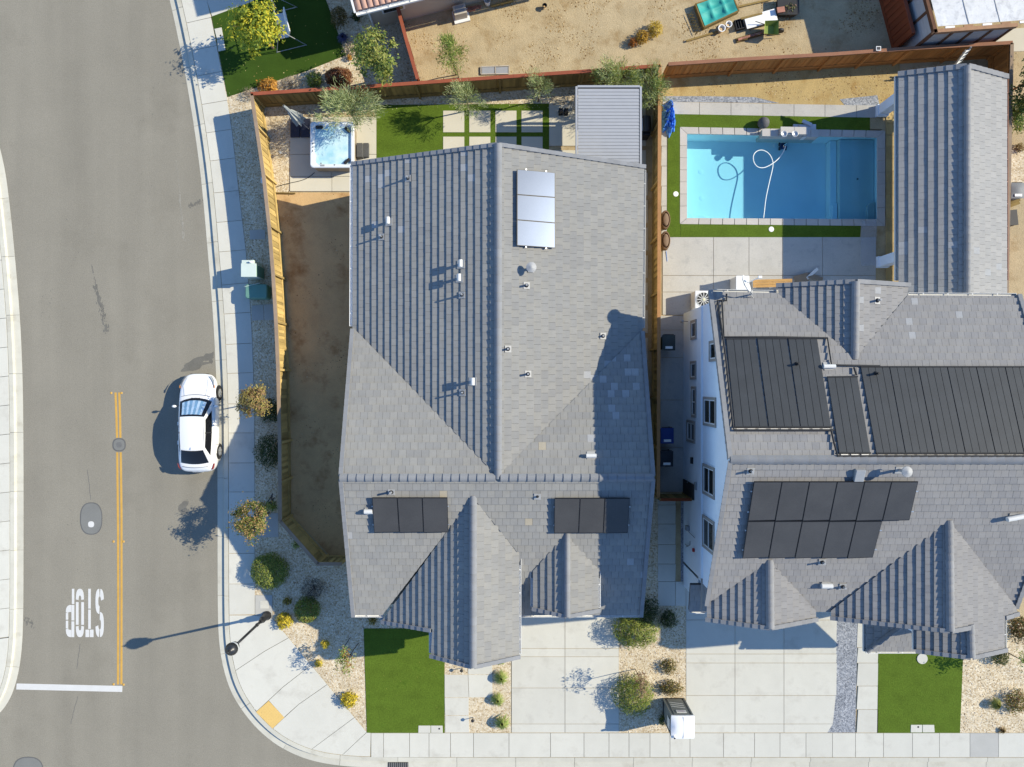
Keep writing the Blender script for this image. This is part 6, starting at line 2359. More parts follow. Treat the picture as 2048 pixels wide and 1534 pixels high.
def tree(label, px, py, zc, rpx, rz, cols, n=3500, leaf=.07, aspect=.5, clumps=40, spread=.22, trunk=.05, name='tree', cat='tree', group=None, ry=None, base_off=(0, 0), style='clump', seed=None, stems=1, weights=None, zfloor=.4):
    c = G(px, py, zc)
    base = Vector((c.x + base_off[0], c.y + base_off[1], -.03))
    root = thing(name, label, cat, base, group)
    k_ = (HC - zc) / FPX
    Rx, Ry = rpx * k_, (ry or rpx) * k_
    tips = []
    P, N_ = [], []
    tries = 0
    while len(tips) < clumps and tries < 5000:
        tries += 1
        d = rng.normal(size=3)
        d /= np.linalg.norm(d)
        t = rng.uniform(.0, 1.0) ** .5
        if d[2] < -.6:
            continue
        tips.append(Vector((c.x + d[0] * Rx * t, c.y + d[1] * Ry * t, c.z + d[2] * rz * t)))
    per = max(1, n // len(tips))
    mi = []
    W = []
    for tpt in tips:
        csz = spread * random.uniform(.55, 1.35)
        ctone = random.random()
        for _ in range(per):
            g = rng.normal(size=3) * csz * np.array([1, 1, .7])
            q = np.array(tpt) + g
            if style == 'wisp':
                out = q - np.array([c.x, c.y, c.z - rz])
                out /= np.linalg.norm(out) + 1e-6
                W.append((q, out))
            P.append(q)
            o = q - np.array([c.x, c.y, c.z - rz * .6])
            N_.append(o / (np.linalg.norm(o) + 1e-6) + rng.normal(size=3) * .55 + np.array([0, 0, .35]))
            if weights is None:
                mi.append(min(len(cols) - 1, max(0, int((ctone * .7 + random.random() * .5) * len(cols)))))
            else:
                mi.append(int(rng.choice(len(cols), p=weights)))
    if style == 'wisp':
        V = []
        for q, out in W:
            d = out + rng.normal(size=3) * .45 + np.array([0, 0, .15])
            d /= np.linalg.norm(d)
            s = np.cross(d, np.array([0, 0, 1.0]) + rng.normal(size=3) * .3)
            s /= np.linalg.norm(s) + 1e-6
            L = leaf * rng.uniform(.8, 1.7)
            w = leaf * aspect * .5
            V += [q - d * L - s * w * .4, q - s * w + d * L * .1, q + d * L, q + s * w + d * L * .1]
        quads('crown', np.array(V), len(W), cols, root, mi)
    else:
        leaves_mesh('crown', P, N_, leaf, aspect, cols, root, mi)
    mb = MB()
    fork = Vector((base.x * .7 + c.x * .3, base.y * .7 + c.y * .3, max(.25, c.z - rz * 1.1)))
    for s in range(stems):
        b_ = base + Vector((random.uniform(-.12, .12), random.uniform(-.12, .12), 0)) * (1 if stems > 1 else 0)
        mb.tube([b_, b_.lerp(fork, .5) + Vector((random.uniform(-.04, .04), random.uniform(-.04, .04), 0)), fork], [trunk, trunk * .8, trunk * .65], 8)
    mb.build('trunk', m_bark, root)
    mb = MB()
    for tpt in random.sample(tips, min(len(tips), 16)):
        mid = fork.lerp(tpt, .5) + Vector((random.uniform(-.1, .1), random.uniform(-.1, .1), .08))
        mb.tube([fork, mid, tpt], [trunk * .5, trunk * .28, trunk * .1], 5)
    mb.build('limb', m_bark, root)
    return root


gY = [(0.405, 0.405, 0.041), (0.297, 0.351, 0.041), (0.540, 0.486, 0.041), (0.189, 0.257, 0.034)]
gOl = [(0.372, 0.419, 0.202), (0.264, 0.326, 0.139), (0.465, 0.496, 0.264), (0.186, 0.232, 0.093)]
gMix = [(0.260, 0.247, 0.065), (0.338, 0.221, 0.091), (0.182, 0.221, 0.052), (0.390, 0.273, 0.117), (0.130, 0.156, 0.039)]
gBr = [(0.392, 0.238, 0.112), (0.308, 0.196, 0.098), (0.364, 0.308, 0.098), (0.224, 0.182, 0.070)]
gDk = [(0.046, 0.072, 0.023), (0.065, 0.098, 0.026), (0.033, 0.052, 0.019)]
gMd = [(0.150, 0.210, 0.045), (0.240, 0.285, 0.060), (0.090, 0.150, 0.038), (0.300, 0.330, 0.075)]
gGold = [(0.605, 0.462, 0.033), (0.462, 0.374, 0.033), (0.682, 0.550, 0.066), (0.275, 0.242, 0.033)]
gOr = [(0.525, 0.250, 0.044), (0.625, 0.350, 0.075), (0.350, 0.175, 0.037)]
gRd = [(0.156, 0.052, 0.026), (0.234, 0.091, 0.039), (0.104, 0.046, 0.026), (0.286, 0.143, 0.052)]
gPale = [(0.375, 0.300, 0.237), (0.300, 0.250, 0.200), (0.450, 0.375, 0.300)]
gGr = [(0.240, 0.330, 0.075), (0.330, 0.390, 0.105), (0.150, 0.225, 0.060), (0.420, 0.420, 0.150)]

# trees
tree('bright yellow green tree over the top left lawn', 512, 50, 2.1, 52, .65, gY, n=3400, leaf=.085, clumps=46, spread=.19, trunk=.07, ry=52, base_off=(.1, -.1))
tree('leafy green tree rooted in pale gravel left of the red rail', 748, 108, 2.7, 46, .9, gMd + [(.30, .30, .09)], n=3200, leaf=.075, clumps=44, spread=.16, trunk=.06, ry=54)
tree('slender pale green sapling in the sandy yard', 900, 104, 1.9, 25, .55, gGr, n=1700, leaf=.085, aspect=.32, clumps=22, spread=.16, trunk=.025, ry=34, style='wisp', stems=3, base_off=(.15, -.35))
tree('wide wispy olive tree overhanging the hot tub', 695, 215, 2.2, 68, .6, gOl, n=3600, leaf=.10, aspect=.22, clumps=42, spread=.20, trunk=.05, ry=37, style='wisp')
tree('wispy olive tree at the back fence above the paving squares', 934, 192, 1.8, 43, .55, gOl, n=1500, leaf=.10, aspect=.20, clumps=28, spread=.15, trunk=.04, ry=32, style='wisp')
tree('small wispy olive tree left of the pergola', 1080, 173, 1.8, 30, .5, gOl, n=950, leaf=.09, aspect=.20, clumps=20, spread=.14, trunk=.035, ry=32, style='wisp')
tree('dense wispy tree behind the pergola along the back fence', 1235, 152, 2.0, 46, .6, gMd + gOl, n=2400, leaf=.10, aspect=.22, clumps=34, spread=.16, trunk=.045, ry=30, style='wisp')
tree('wispy tree in the fence corner right of the pergola', 1300, 172, 1.9, 34, .6, gMd + gOl, n=1800, leaf=.10, aspect=.22, clumps=30, spread=.16, trunk=.04, ry=42, style='wisp', base_off=(-.15, 0))
tree('upper street tree with rusty brown leaves beside the parked car', 508, 800, 2.3, 33, .55, gBr, n=3000, leaf=.06, clumps=46, spread=.12, trunk=.04)
tree('lower street tree with green and rusty leaves near the stain', 504, 1044, 2.35, 40, .62, gMix, n=3800, leaf=.06, clumps=54, spread=.12, trunk=.045, ry=41)
tree('thin rose tree with loose green leaves by the front lawn', 690, 1322, 1.75, 20, .45, gGr + [(.30, .16, .05)], n=480, leaf=.055, clumps=20, spread=.10, trunk=.025, ry=26, base_off=(.25, .2))
tree('sparse brown leaved sapling rising from the driveway shrub', 1285, 1372, 2.0, 20, .45, [(.26, .16, .10), (.20, .12, .08), (.30, .20, .12)], n=330, leaf=.05, clumps=16, spread=.11, trunk=.022, ry=22)
tree('bushy green tree beyond the fence at the right edge', 2040, 222, 1.6, 26, .6, gMd, n=1800, leaf=.06, clumps=30, spread=.13, trunk=.04, ry=34)
tree('dark leafy tree added to shade the strip beyond the top right fence', 2078, 150, 2.6, 46, .9, gDk, n=2600, leaf=.08, clumps=36, spread=.2, trunk=.06, ry=60)  # added tree, dark leaved, so the strip beyond the fence falls dark
tree('slim tree at the right edge of the gravel garden', 2062, 1330, 1.9, 20, .5, gGr, n=500, leaf=.06, clumps=18, spread=.11, trunk=.03, ry=24)

# shrubs
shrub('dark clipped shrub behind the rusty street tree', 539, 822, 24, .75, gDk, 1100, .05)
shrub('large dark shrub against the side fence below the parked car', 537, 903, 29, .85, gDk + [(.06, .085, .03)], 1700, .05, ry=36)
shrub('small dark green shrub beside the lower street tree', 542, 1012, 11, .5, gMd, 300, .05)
shrub('big round shrub half in sun beside the sidewalk', 537, 1143, 37, 1.0, gMd + [(.24, .25, .06)], 5200, .045, ry=36, amp=.12)
shrub('round clipped shrub half in sun below the bare twig bush', 613, 1221, 26, .75, gMd + [(.26, .20, .05)], 3000, .045, amp=.12)
shrub('bare grey twig bush in the shaded front gravel', 625, 1178, 24, .8, [(.07, .065, .07), (.05, .05, .055), (.09, .085, .085)], 1300, .05, aspect=.16)
shrub('bright yellow shrub right beside the street lamp base', 567, 1243, 16, .45, gGold, 620, .06)
shrub('tiny yellow green plant left of the twig bush', 574, 1203, 9, .3, [(.30, .22, .03), (.20, .18, .03)], 150, .05)
shrub('small yellow shrub at the shadow edge in the front gravel', 650, 1289, 9, .45, gGold, 190, .05)
shrub('smallest round yellow shrub in the sunny front gravel', 637, 1328, 8.5, .32, gGold, 170, .045)
shrub('bright yellow shrub nearest the front lawn corner', 698, 1400, 16.5, .5, gGold, 680, .06)
shrub('small green tuft below the diagonal fence', 592, 1089, 9, .25, gGr, 130, .05)
shrub('little ochre plant under the front roof eave', 744, 1241, 10, .3, [(.26, .18, .03), (.18, .16, .03)], 130, .05)
shrub('large spiky green shrub at the garage corner', 1272, 1263, 44, 1.15, gMd + [(.24, .24, .05)], 2600, .10, aspect=.16, ry=33, amp=.25, upright=.6)
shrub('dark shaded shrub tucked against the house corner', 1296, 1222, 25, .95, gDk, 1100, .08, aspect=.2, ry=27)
shrub('round dark shrub right of the garage corner', 1337, 1240, 19, .55, gDk + [(.10, .12, .03)], 800, .06, aspect=.3)
shrub('low rusty green shrub in the middle of the driveway gravel', 1339, 1334, 17, .45, [(.16, .15, .04), (.22, .15, .05), (.10, .10, .03)], 520, .045)
shrub('large bushy green shrub beside the corner house driveway', 1268, 1392, 40, 1.1, gMd + [(.24, .24, .05)], 2600, .09, aspect=.18, ry=42, amp=.28, upright=.6)
shrub('rusty shrub just above the portable toilet', 1343, 1377, 24, .5, [(.17, .15, .04), (.24, .15, .05), (.10, .10, .03)], 800, .045, ry=15)
shrub('small dark plant left of the portable toilet', 1327, 1441, 11, .4, [(.06, .08, .02), (.16, .16, .03)], 260, .05)
spiky('top one of three grass tufts left of the driveway', 1002, 1355, 17, .45, gGr, 300, 'grass', 'grass_tuft')
spiky('middle one of three grass tufts left of the driveway', 995, 1399, 16, .42, gGr, 280, 'grass', 'grass_tuft')
spiky('bottom one of three grass tufts left of the driveway', 1004, 1444, 18, .5, gGr, 320, 'grass', 'grass_tuft')
spiky('half hidden grass tuft under the front gable', 1001, 1320, 12, .4, gGr, 160, 'grass', 'grass_tuft')
shrub('tall reddish shrub at the right edge near the porch roof', 2042, 1258, 22, .9, [(.13, .10, .03), (.20, .10, .04), (.07, .08, .025)], 1100, .06, ry=26)
shrub('dark round shrub below the porch roof corner', 2003, 1315, 17, .55, [(.10, .12, .04), (.06, .08, .025), (.16, .15, .06)], 640, .05)
spiky('small yellow green tuft in the right gravel bed', 1991, 1408, 14, .45, [(.26, .26, .05), (.18, .20, .05)], 260, 'grass', 'grass_tuft')
shrub('rusty yellow shrub at the lower right edge', 2036, 1405, 26, .6, [(.22, .20, .04), (.24, .13, .05), (.14, .13, .04)], 1000, .05, ry=24)
spiky('dry brown weed at the kerb of the right gravel bed', 2005, 1461, 9, .18, [(.25, .15, .06), (.18, .14, .05)], 90, 'grass', 'grass_tuft')
shrub('orange flowering mound at the top fence corner', 535, 170, 22, .5, gOr, 620, .05, aspect=.8, ry=15)
shrub('pale dry twiggy bush right of the orange mound', 580, 165, 22, .45, gPale, 520, .06, aspect=.12, ry=15)
shrub('pale pink dry bush at the fence corner post', 500, 187, 20, .4, gPale + [(.34, .22, .18)], 420, .06, aspect=.14, ry=14)
shrub('green bush between the dry bushes and the red shrub', 628, 158, 17, .5, gMd, 520, .06, ry=17)
shrub('large dark red clipped shrub behind the back fence', 677, 153, 28, .75, gRd, 3000, .045, ry=20, amp=.12)
shrub('rusty shrub beside the dark lawn at the top', 677, 32, 17, .7, [(.16, .12, .04), (.10, .09, .03), (.20, .14, .05)], 800, .05, ry=22)
shrub('dark shrub under the clay tiled eave', 712, 32, 9, .4, gDk, 260, .05)
spiky('blue grey spiky plant at the lawn edge', 686, 76, 13, .35, [(.06, .07, .16), (.09, .10, .20)], 240, 'plant', 'spiky_plant')
shrub('orange flower cushion near the blue spiky plant', 719, 72, 6, .3, gOr, 140, .04)
shrub('loose flowering plant at the pale gravel corner', 699, 97, 17, .45, gPale + [(.2, .22, .08), (.45, .4, .35)], 330, .045, ry=17)
shrub('small orange potted flower below the loose plant', 699, 115, 5.5, .3, gOr, 120, .04)
shrub('golden bush, tallest of the three in the sandy yard', 1310, 57, 15, .6, [(.48, .34, .04), (.36, .25, .03), (.55, .42, .08)], 620, .05, ry=17)
shrub('amber bush in the middle of the three in the sandy yard', 1285, 73, 14, .55, [(.36, .20, .02), (.28, .16, .02), (.42, .27, .04)], 520, .05)
shrub('small rust red bush, lowest of the three in the sandy yard', 1266, 84, 9, .4, [(.34, .12, .02), (.25, .10, .02)], 260, .045)
shrub('dark succulents crowding the black planter tub', 1579, 18, 15, .5, [(.06, .08, .03), (.14, .14, .06), (.20, .12, .10)], 380, .06)
shrub('dry straw patch plant in the right edge side yard', 2042, 295, 10, .3, [(.26, .17, .07), (.2, .15, .06)], 160, .05)

# ================================================================== NEIGHBOUR HOUSE, TOP LEFT
nh = thing('house', 'cream stucco neighbour house with pink clay tiled eave', 'house', G(860, 0))
p0, p1 = G(749, 55), G(1180, -51.5)
t_ = (p1 - p0).normalized()
n_ = Vector((t_.y, -t_.x, 0))
if n_.y > 0:
    n_ = -n_
WH = 2.72
mb = MB(); mb.prism([p0, p1, p1 - n_ * 8.5, p0 - n_ * 8.5], -.05, WH); mb.build('wall', m_cream, nh)
S_ = .38
e0 = p0 + n_ * .5 - t_ * .45
def rpt(a, b, h=0.0):
    q = e0 + t_ * a - n_ * b
    return Vector((q.x, q.y, 2.76 + S_ * b + h))
LL = (p1 - p0).length + 1
mb = MB()
q = [rpt(0, 0), rpt(LL, 0), rpt(LL, 4.75), rpt(0, 4.75)]
mb.hexa([p - Vector((0, 0, .12)) for p in q], q)
def rp2(a, b):
    q = e0 + t_ * a - n_ * (9.5 - b)
    return Vector((q.x, q.y, 2.76 + S_ * b))
q = [rp2(0, 0), rp2(0, 4.75), rp2(LL, 4.75), rp2(LL, 0)]
mb.hexa([p - Vector((0, 0, .12)) for p in q], q)
rf = mb.build('roof', m_clay, nh)
up = (rpt(0, 1) - rpt(0, 0)).normalized()
R_ = Matrix((t_, up, t_.cross(up))).transposed()
cw, cl_ = .27, .42
tb = MB()
k = 8
ring0 = [Vector((math.cos(math.pi * i / k) * cw * .47, -cl_ / 2, math.sin(math.pi * i / k) * .10 + .03)) for i in range(k + 1)]
ring1 = [Vector((math.cos(math.pi * i / k) * cw * .42, cl_ / 2 + .05, math.sin(math.pi * i / k) * .085)) for i in range(k + 1)]
for i in range(k):
    tb.face([ring0[i], ring1[i], ring1[i + 1], ring0[i + 1]])
    tb.face([ring0[i + 1] * .0 + Vector((ring0[i + 1].x * .85, ring0[i + 1].y, ring0[i + 1].z - .02)), ring0[i + 1], ring0[i], Vector((ring0[i].x * .85, ring0[i].y, ring0[i].z - .02))])
tme = raw_mesh('barrel_tile', tb, [m_clay])
for i in range(22):
    for j in range(6):
        a, b = .16 + i * cw, (j + .5) * cl_ * math.cos(math.atan(S_))
        inst('barrel_tile', tme, rf, rpt(a, b, .015), R_)
gutter(nh, rpt(-.02, -.09) - Vector((0, 0, .02)), rpt(LL, -.09) - Vector((0, 0, .02)), m=m_whitep)
mb = MB(); mb.bar(rpt(-.06, -.05, -.02), rpt(-.06, 4.7, -.02), .09, .2); mb.build('rake_board', m_whitep, nh)
mb = MB(); mb.tube([p0 + n_ * .06 + Vector((0, 0, .03)), p0 + n_ * .06 + Vector((0, 0, 2.3)), rpt(.45, -.05, -.12)], .045, 8); mb.build('downspout', m_whitep, nh)
mb = MB()
c = p0 + t_ * 1.15 + n_ * .02
mb.box(c + Vector((0, 0, 1.6)), (1.1, .06, 1.0), math.atan2(t_.y, t_.x)); w = mb.build('window', m_whitep, nh)
mb = MB(); mb.box(c + n_ * .02 + Vector((0, 0, 1.6)), (.94, .05, .84), math.atan2(t_.y, t_.x)); mb.build('pane', m_glass, w)
# upper storey wing, its eave throws the shadow on the top driveway
us = G(698, -46)
q = [us, us + t_ * 9, us + t_ * 9 - n_ * 7, us - n_ * 7]
mb = MB(); mb.prism(q, -.05, 5.0); mb.build('upper_wall', m_cream, nh)
c_ = sum(q, Vector()) / 4
q2 = [p + (p - c_).normalized() * .5 for p in q]
ev = [Vector((p.x, p.y, 5.1)) for p in q2]
rg = [Vector((p.x, p.y, 6.4)) for p in (us + t_ * 3.4 - n_ * 3.5, us + t_ * 5.6 - n_ * 3.5)]
mb = MB()
for f in ([ev[0], ev[1], rg[1], rg[0]], [ev[1], ev[2], rg[1]], [ev[2], ev[3], rg[0], rg[1]], [ev[3], ev[0], rg[0]], ev[::-1]):
    mb.face(f)
mb.build('upper_roof', m_clay, nh)
# taller house out to the north east that throws the broad shadow over the sandy yard
fh = thing('house', 'neighbouring house beyond the top right edge, shading the yard', 'house', G(2050, -220))
mb = MB(); mb.prism(gp([(1846, -25), (2300, -60), (2280, -420), (1826, -390)]), -.05, 4.7); mb.build('wall', m_cream, fh)
q = [G(*p) for p in ((1840, -18), (2310, -52), (2290, -430), (1818, -396))]
ridge = [G(1960, -212), G(2170, -228)]
mb = MB()
ev = [Vector((p.x, p.y, 4.75)) for p in q]
rg = [Vector((p.x, p.y, 6.6)) for p in ridge]
for f in ([ev[0], ev[1], rg[1], rg[0]], [ev[1], ev[2], rg[1]], [ev[2], ev[3], rg[0], rg[1]], [ev[3], ev[0], rg[0]], ev[::-1]):
    mb.face(f)
mb.build('roof', m_clay, fh)

# ================================================================== SHED, TOP RIGHT
sh = thing('shed', 'brown framed shed with pale panels and torn white roof sheet', 'shed', G(1880, 60))
sw, se = G(1805, 117), G(1953, 106)
wd_ = (G(1757, -10) - G(1786, 100)).normalized()
sd_ = (se - sw).normalized()
m_pan = mat('weathered_panel', (.42, .42, .43), .7, .12, 2.5, .12, 30, stretch=(1, 1, 6))
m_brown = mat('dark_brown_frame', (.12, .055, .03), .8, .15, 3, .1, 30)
m_brown2 = mat('sunlit_brown_beam', (.32, .18, .10), .8, .15, 3, .1, 30)  # lighter copy of the frame brown, sunlight put into the colour
ZS = 2.78
for d, L, nn in ((sd_, (se - sw).length, 4), (wd_, 5.0, 5)):
    for i in range(nn):
        a, b = sw + d * (L * (i + .04) / nn), sw + d * (L * (i + .96) / nn)
        mb = MB(); mb.bar(a + Vector((0, 0, 1.3)), b + Vector((0, 0, 1.3)), .03, 2.5, up=Vector((0, 0, 1))); mb.build('panel', m_pan, sh)
    for i in range(nn + 1):
        a = sw + d * (L * i / nn)
        mb = MB(); mb.box(a + Vector((0, 0, ZS / 2 - .08)), (.12, .12, ZS - .16), math.atan2(d.y, d.x)); mb.build('post', m_brown, sh)
    mb = MB(); mb.bar(sw + Vector((0, 0, ZS - .05)) - d * .08, sw + d * (L + .08) + Vector((0, 0, ZS - .05)), .16, .2); mb.build('beam', m_brown2 if d is sd_ else m_brown, sh)
inn = Vector((-wd_.y, wd_.x, 0))
r0 = sw + sd_ * .12 + wd_ * .18
q = [r0, r0 + sd_ * 5.6, r0 + sd_ * 5.6 + wd_ * 5.5, r0 + wd_ * 5.5]
mb = MB()
def rs_(u, v):
    p = q[0].lerp(q[1], u).lerp(q[3].lerp(q[2], u), v)
    return Vector((p.x, p.y, ZS + .08 + .05 * v + .012 * mnoise.noise(Vector((u * 14, v * 14, 0)))))
mb.grid(rs_, 24, 20)
mb.build('roof_sheet', mat('white_underlay', (.60, .61, .62), .7, .06, 2, .06, 12, blotch=.6, bcol=(.42, .43, .45), bscale=3.2), sh)
for i in range(3):
    mb = MB(); a = rs_((i + 1) / 4, 0); b = rs_((i + 1) / 4, 1); mb.bar(a + Vector((0, 0, .012)), b + Vector((0, 0, .012)), .025, .012); mb.build('seam', m_grey_m, sh)
for i in range(5):
    mb = MB(); a = q[0].lerp(q[1], .1 + i * .15); mb.box(Vector((a.x, a.y, ZS + .02)) - wd_ * .06, (.42, .10, .05), math.atan2(sd_.y, sd_.x)); mb.build('batten', m_brown2 if i % 2 else m_whitep, sh)
sheet('side_yard', [(1985, 112), (2300, 95), (2300, 620), (1972, 620)], -.030, m_dirt, label='soil side yard beyond the right hand fence', cat='soil')
sheet('gravel_bed', [(1988, 300), (2200, 300), (2200, 372), (1985, 372)], -.020, m_gravel, label='strip of pale gravel at the right edge beyond the fence', cat='gravel', kind='stuff')
sheet('concrete_patch', [(1975, 60), (2300, 40), (2300, 92), (1990, 104)], -.012, m_conc_cream, label='pale concrete patch at the top right corner', cat='concrete')
ld = thing('ladder', 'aluminium step ladder leaning on the brown back fence', 'ladder', G(1905, 140))
a0, a1 = G(1898, 150), G(1937, 97, 1.95)
dd = (a1 - a0).normalized(); sd = dd.cross(Vector((0, 0, 1))).normalized() * .19
for s in (-1, 1):
    mb = MB(); mb.bar(a0 + sd * s, a1 + sd * s * .8, .03, .07); mb.build('rail', m_galv, ld)
for i in range(7):
    c = a0.lerp(a1, (i + .6) / 7.3); mb = MB(); mb.bar(c - sd, c + sd, .08, .025); mb.build('rung', m_galv, ld)
sl = thing('solar_light', 'small white framed solar light on the back fence', 'light', G(1740, 131))
c = G(1757, 97, 1.78)
mb = MB(); mb.box(c, (.22, .20, .03)); o = mb.build('frame', m_whitep, sl)
mb = MB(); mb.box(c + Vector((0, 0, .018)), (.16, .14, .01)); mb.build('cell', m_panel, sl)
mb = MB(); mb.tube([c - Vector((0, .05, .0)), c - Vector((0, .12, .12))], .015, 6); mb.build('bracket', m_whitep, sl)

# ================================================================== SWING SEAT AND STOOL
sg = thing('swing_seat', 'white garden swing seat on thin tube frame', 'swing', G(573, 62))
a = math.radians(-14)
c = G(574, 60)
R_ = Matrix.Rotation(-a, 3, 'Z')
def sp_(x, y, z):
    return c + R_ @ Vector((x, y, z))
m_seat = mat('white_seat', (.62, .64, .68), .7, .05, 3, 0)
M_ = R_ @ Matrix.Rotation(.08, 3, 'Y')
mb = MB(); mb.box(sp_(-.12, 0, .48), (.50, 1.2, .06), M=M_); mb.build('seat', m_seat, sg, bevel=.02)
mb = MB(); mb.box(sp_(.20, 0, .72), (.06, 1.2, .50), M=R_ @ Matrix.Rotation(.35, 3, 'Y')); mb.build('backrest', m_seat, sg, bevel=.02)
for s in (-1, 1):
    mb = MB(); mb.tube([sp_(-.75, s * .95, 0), sp_(-.05, s * .85, 1.75), sp_(.75, s * .95, 0)], .02, 6); mb.build('frame_side', m_grey_m, sg)
    mb = MB(); mb.tube([sp_(-.1, s * .58, .5), sp_(-.04, s * .7, 1.72)], .01, 5); mb.build('hanger', m_grey_m, sg)
    mb = MB(); mb.tube([sp_(-.75, s * .95, .03), sp_(.75, s * .95, .03)], .018, 6); mb.build('foot', m_grey_m, sg)
mb = MB(); mb.tube([sp_(-.05, -.85, 1.75), sp_(-.05, .85, 1.75)], .022, 6); mb.build('top_bar', m_grey_m, sg)
so = thing('stool', 'round woven stool on the lawn beside the swing seat', 'stool', G(548, 80))
mb = MB(); mb.lathe(G(548, 80), [(.17, 0), (.19, .06), (.19, .34), (.17, .38), (.02, .385)], 18); mb.build('drum', mat('woven_grey', (.16, .15, .13), .9, .2, 12, .3, 70), so)
mb = MB(); mb.lathe(G(548, 80, 0) + Vector((0, 0, .386)), [(.14, 0), (.14, .02), (.02, .025)], 18); mb.build('pad', m_grey_m, so)

# ================================================================== SANDY YARD JUNK
def boxthing(name, label, cat, px, py, s, m, rz=0.0, z=0.0, part='case', bevel=.015, extra=None):
    root = thing(name, label, cat, G(px, py))
    c = G(px, py)
    mb = MB(); mb.box(c + Vector((0, 0, z + s[2] / 2 - .02)), s, rz); mb.build(part, m, root, bevel=bevel)
    if extra:
        for nm, off, s2, m2 in extra:
            mb = MB(); mb.box(c + Matrix.Rotation(rz, 3, 'Z') @ Vector(off) + Vector((0, 0, -.02)), s2, rz); mb.build(nm, m2, root, bevel=.008)
    return root
RZ = math.atan2(t_.y, t_.x)
m_bei = mat('beige_metal', (.48, .43, .36), .6, .05, 3, 0)
boxthing('air_conditioner', 'beige air conditioner on a white pad by the cream wall', 'air conditioner', 921, 31, (.62, .46, .55), m_bei, RZ, .08, extra=[('pad', (.02, -.06, .05), (.78, .62, .08), m_whitep), ('grille', (0, 0, .635), (.42, .32, .02), m_grey_m)])
bp = thing('brick_pile', 'loose heap of red bricks beside the beige unit', 'bricks', G(948, 18))
m_brick = mat('red_brick', (.36, .17, .12), .9, .15, 4, .1, 30, rand=.2)
bb = MB(); bb.box((0, 0, 0), (.20, .10, .065)); bme = raw_mesh('brick', bb, [m_brick])
for i in range(16):
    inst('brick', bme, bp, G(936 + (i % 6) * 4.6 + random.uniform(-1, 1), 21 - (i % 6) * .9 + (i // 6) * 2.4 - 3) + Vector((0, 0, .03 + .06 * (i // 8))), Matrix.Rotation(random.uniform(-.5, .9), 3, 'Z'))
bu = thing('bucket', 'white plastic bucket by the cream wall at the top edge', 'bucket', G(975, 8))
mb = MB(); mb.lathe(G(975, 8), [(.12, 0), (.15, .36), (.16, .37), (.14, .37), (.115, .04)], 18); mb.build('pail', m_whitep, bu)
mb = MB(); mb.tube([G(975, 8) + Vector((.155 * math.cos(x), .02, .36 + .10 * math.sin(x))) for x in [math.pi * k / 8 for k in range(9)]], .006, 5); mb.build('handle', m_grey_m, bu)
mb = MB(); mb.box(G(1005, 8) + Vector((0, 0, .04)), (1.1, .10, .08), RZ); tag(mb.build('plank', m_wood_d), 'grey weathered plank lying below the cream wall', 'plank')
pt = thing('plant_pot', 'small black plant pot alone on the sand', 'pot', G(1089, 15))
mb = MB(); mb.lathe(G(1089, 15), [(.08, 0), (.11, .2), (.12, .21), (.10, .21), (.08, .05)], 14); mb.build('pot', m_blackp, pt)
mb = MB(); mb.lathe(G(1089, 15, .14), [(.095, 0), (.02, .03)], 14); mb.build('soil', m_dirt2, pt)
ws = thing('window_screen', 'grey framed window screen lying against the back fence', 'screen', G(990, 142))
for x0, x1 in ((963, 990), (991, 1017)):
    mb = MB(); mb.prism(gp([(x0 + 1, 135), (x1 - 1, 134), (x1 - 1, 147), (x0 + 1, 148)]), .0, .03); mb.build('mesh', mat('screen_mesh', (.30, .31, .33), .8, .05, 3, .05, 60), ws)
for a, b in (((962, 134), (1018, 132.5)), ((962, 149), (1018, 148)), ((962, 134), (962, 149)), ((990.5, 133.5), (990.5, 148.5)), ((1018, 132.5), (1018, 148))):
    mb = MB(); mb.bar(G(*a) + Vector((0, 0, .03)), G(*b) + Vector((0, 0, .03)), .04, .05); mb.build('frame', m_bei, ws)
sx = thing('sandbox', 'wooden raised box covered with a teal tarp', 'sandbox', G(1432, 45))
cs = [(1387, 27), (1458, -8), (1475, 30), (1404, 62)]
cs = [(1388, 14), (1459, -10), (1474, 27), (1405, 60)]
for i in range(4):
    a, b = G(*cs[i]), G(*cs[(i + 1) % 4])
    mb = MB(); mb.bar(a + Vector((0, 0, .14)), b + Vector((0, 0, .14)), .06, .3); mb.build('side', m_wood_d, sx)
q = [G(*p) for p in cs]
mb = MB()
def trp(u, v):
    p = q[0].lerp(q[1], u).lerp(q[3].lerp(q[2], u), v)
    e = min(u, 1 - u, v, 1 - v)
    return Vector((p.x, p.y, .31 - .16 * min(1, e * 4) * abs(math.sin(u * 9.0)) ** .5 * abs(math.sin(v * 6.3 + .3)) ** .5))
mb.grid(lambda u, v: trp(.03 + .94 * u, .03 + .94 * v), 24, 16)
mb.build('tarp', m_tarp_g, sx, smooth=True)
lt = thing('lattice', 'diamond wooden lattice panel leaning left of the teal box', 'lattice', G(1385, 50))
A0, B0, C0, D0 = G(1373, 28, .05), G(1384, 24, .22), G(1402, 64, .22), G(1390, 70, .05)
for i in range(7):
    for fl in (0, 1):
        u0, u1 = i / 7, (i + 1) / 7
        a = A0.lerp(D0, u0 if fl else u1); b = B0.lerp(C0, u1 if fl else u0)
        mb = MB(); mb.bar(a + Vector((0, 0, .01 * fl)), b + Vector((0, 0, .01 * fl)), .035, .01); mb.build('slat', m_wood_d, lt)
